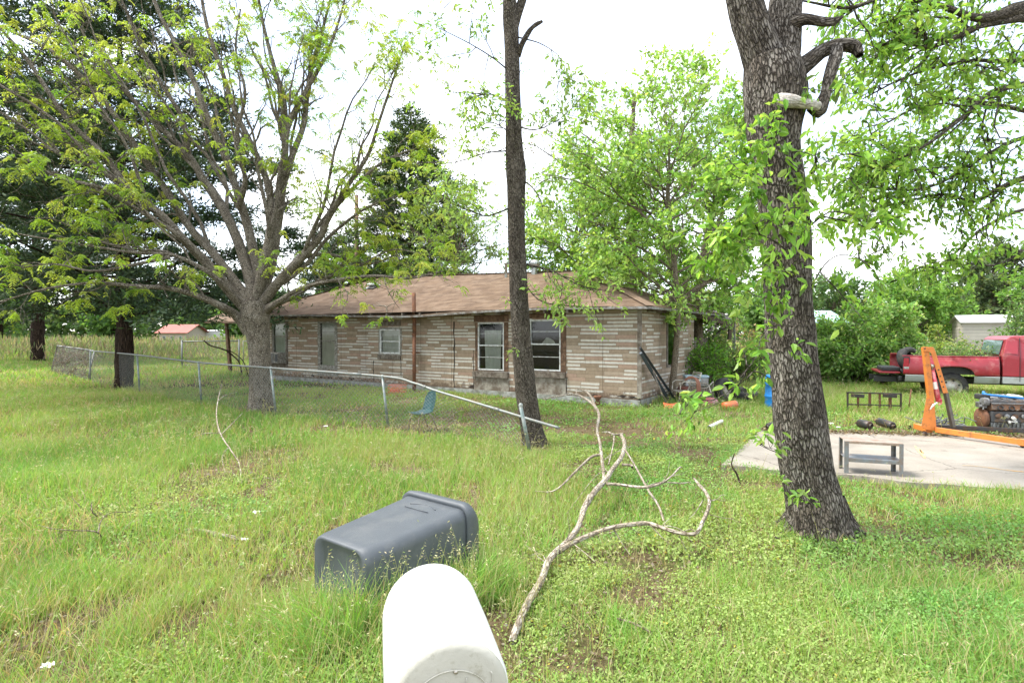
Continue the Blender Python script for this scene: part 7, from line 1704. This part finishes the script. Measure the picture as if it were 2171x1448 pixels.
# sheds and far houses ----------------------------------------------------------------
m, t, b, o = newmat("lap_siding_white")
c = t.nodes.new("ShaderNodeTexCoord"); sp = t.nodes.new("ShaderNodeSeparateXYZ"); t.links.new(c.outputs['Object'], sp.inputs[0])
fr = MT(t, 'FRACT', MT(t, 'DIVIDE', sp.outputs[2], .16)); ln = MT(t, 'LESS_THAN', fr, .16); n = noise_node(t, 1.5, 5); g = ramp(t, n.outputs['Fac'], [(.3, (.40, .37, .31)), (.7, (.52, .49, .43))])
t.links.new(mixc(t, MT(t, 'MULTIPLY', ln, .55), g.outputs[0], (.2, .18, .15)), b.inputs['Base Color']); b.inputs['Roughness'].default_value = .7; bumpn(t, b, fr, .6, .03); M_LAP = m
def shed(loc, rz, L_, W_, hw, hr, mw, mr, label, cat='shed', nm='shed', door=True, windows=0, over=.12):
    e_ = empty(nm, loc, label, cat, rz=rz); mb = MB()
    # gable ends at x=0 and x=L
    mb.add([(0, 0, 0), (0, W_, 0), (0, W_, hw), (0, W_ / 2, hr), (0, 0, hw), (L_, 0, 0), (L_, W_, 0), (L_, W_, hw), (L_, W_ / 2, hr), (L_, 0, hw)], [(0, 4, 3, 2, 1), (5, 6, 7, 8, 9), (0, 5, 9, 4), (1, 2, 7, 6)]); mb.build('wall', mw, e_)
    mb = MB(); o_ = over; dz = (hr - hw) / (W_ / 2) * o_
    for a_, b_ in (((-o_, -o_, hw - dz), (-o_, W_ / 2, hr)), ((-o_, W_ + o_, hw - dz), (-o_, W_ / 2, hr))):
        mb.add([a_, (L_ + o_, a_[1], a_[2]), (L_ + o_, b_[1], b_[2]), b_, (a_[0], a_[1], a_[2] + .06), (L_ + o_, a_[1], a_[2] + .06), (L_ + o_, b_[1], b_[2] + .06), (b_[0], b_[1], b_[2] + .06)], [(0, 1, 2, 3), (7, 6, 5, 4), (0, 4, 5, 1), (1, 5, 6, 2), (3, 2, 6, 7), (0, 3, 7, 4)])
    mb.build('roof', mr, e_)
    if door:
        mb = MB(); mb.box((-.02, W_ / 2, hw * .45), (.04, W_ * .5, hw * .86)); mb.box((-.045, W_ / 2, hw * .45), (.015, .03, hw * .84)); d_ = mb.build('door', mw, e_, bevel=.01)
        mb = MB(); mb.box((-.06, W_ / 2 + .08, hw * .45), (.03, .03, .14)); mb.build('handle', M_DKSTEEL, d_)
    for i in range(windows):
        mb = MB(); mb.box((L_ * (i + .6) / (windows + .3), -.02, hw * .58), (L_ * .12, .05, hw * .38)); w_ = mb.build('window', M_WHITE, e_); mb = MB(); mb.box((L_ * (i + .6) / (windows + .3), -.05, hw * .58), (L_ * .1, .02, hw * .33)); mb.build('pane', M_TGLASS, w_)
    return e_
s0 = P(2040, 740, 27.5); M_TINW = pm("white_tin_roof", (.62, .62, .60), .5, .2, var=.1, scale=2)
shed((s0[0], s0[1], 0), math.radians(-24), 3.6, 1.7, 2.3, 2.6, M_LAP, M_TINW, 'cream metal garden shed with lap siding half hidden behind the truck')
M_REDROOF = pm("red_tin_roof", (.30, .085, .06), .6, .1, var=.2, scale=1.2); M_CREAM = pm("cream_wall", (.46, .41, .33), .8, var=.1, scale=1)
s0 = P(338, 712, 62); shed((s0[0], s0[1], 0), 0, 2.9, 4, 1.85, 2.65, M_CREAM, M_REDROOF, 'small distant cream house with a red metal roof across the field', 'house', 'distant_house', True, 3, .35)
s0 = P(432, 712, 66); shed((s0[0], s0[1], 0), .1, 2.7, 3, 1.95, 2.05, M_TINW, M_TINW, 'distant white storage trailer across the field', 'trailer', 'storage_trailer', True, 0, .05)
M_TEALR = pm("pale_teal_roof", (.35, .52, .52), .6, var=.1); s0 = P(1722, 700, 30); shed((s0[0], s0[1], 0), 0, 1.5, 3, 2.4, 2.95, M_CREAM, M_TEALR, 'cream building with a pale teal roof hidden behind the shrubs', 'building', 'outbuilding', True, 1, .3)

# poles ----------------------------------------------------------------------------------
up_ = P(757, 700, 30); ut = empty('utility_pole', (up_[0], up_[1], 0), 'weathered wooden pole rising behind the left part of the house roof', 'pole')
mb = MB(); mb.tube([(0, 0, 0), (0, 0, P(757, 415, 30)[2])], [.13, .10], 12); mb.build('shaft', pm("pole_wood", (.20, .13, .08), .9, var=.25, scale=3), ut)
mb = MB(); mb.lathe([(.105, 0), (.11, .02), (.02, .06), (0, .06)], (0, 0, P(757, 415, 30)[2]), 12); mb.build('cap', M_GALV, ut)
ap = P(1055, 700, 28); an_ = empty('antenna_mast', (ap[0], ap[1], 0), 'thin lattice antenna mast rising behind the house beside the slim trunk', 'antenna')
zt = P(1055, 330, 28)[2]; mb = MB(); tri = [(.14 * math.cos(a_), .14 * math.sin(a_)) for a_ in (0.3, 2.4, 4.5)]
for x, y in tri: mb.tube([(x, y, 0), (x, y, zt)], .012, 6)
mb.build('mast_rail', M_GALV, an_); mb = MB()
for i in range(int(zt / .3)):
    for j in range(3): a_, b_ = tri[j], tri[(j + 1) % 3]; mb.tube([(a_[0], a_[1], i * .3), (b_[0], b_[1], i * .3 + .3)], .006, 4)
mb.build('lattice', M_GALV, an_)
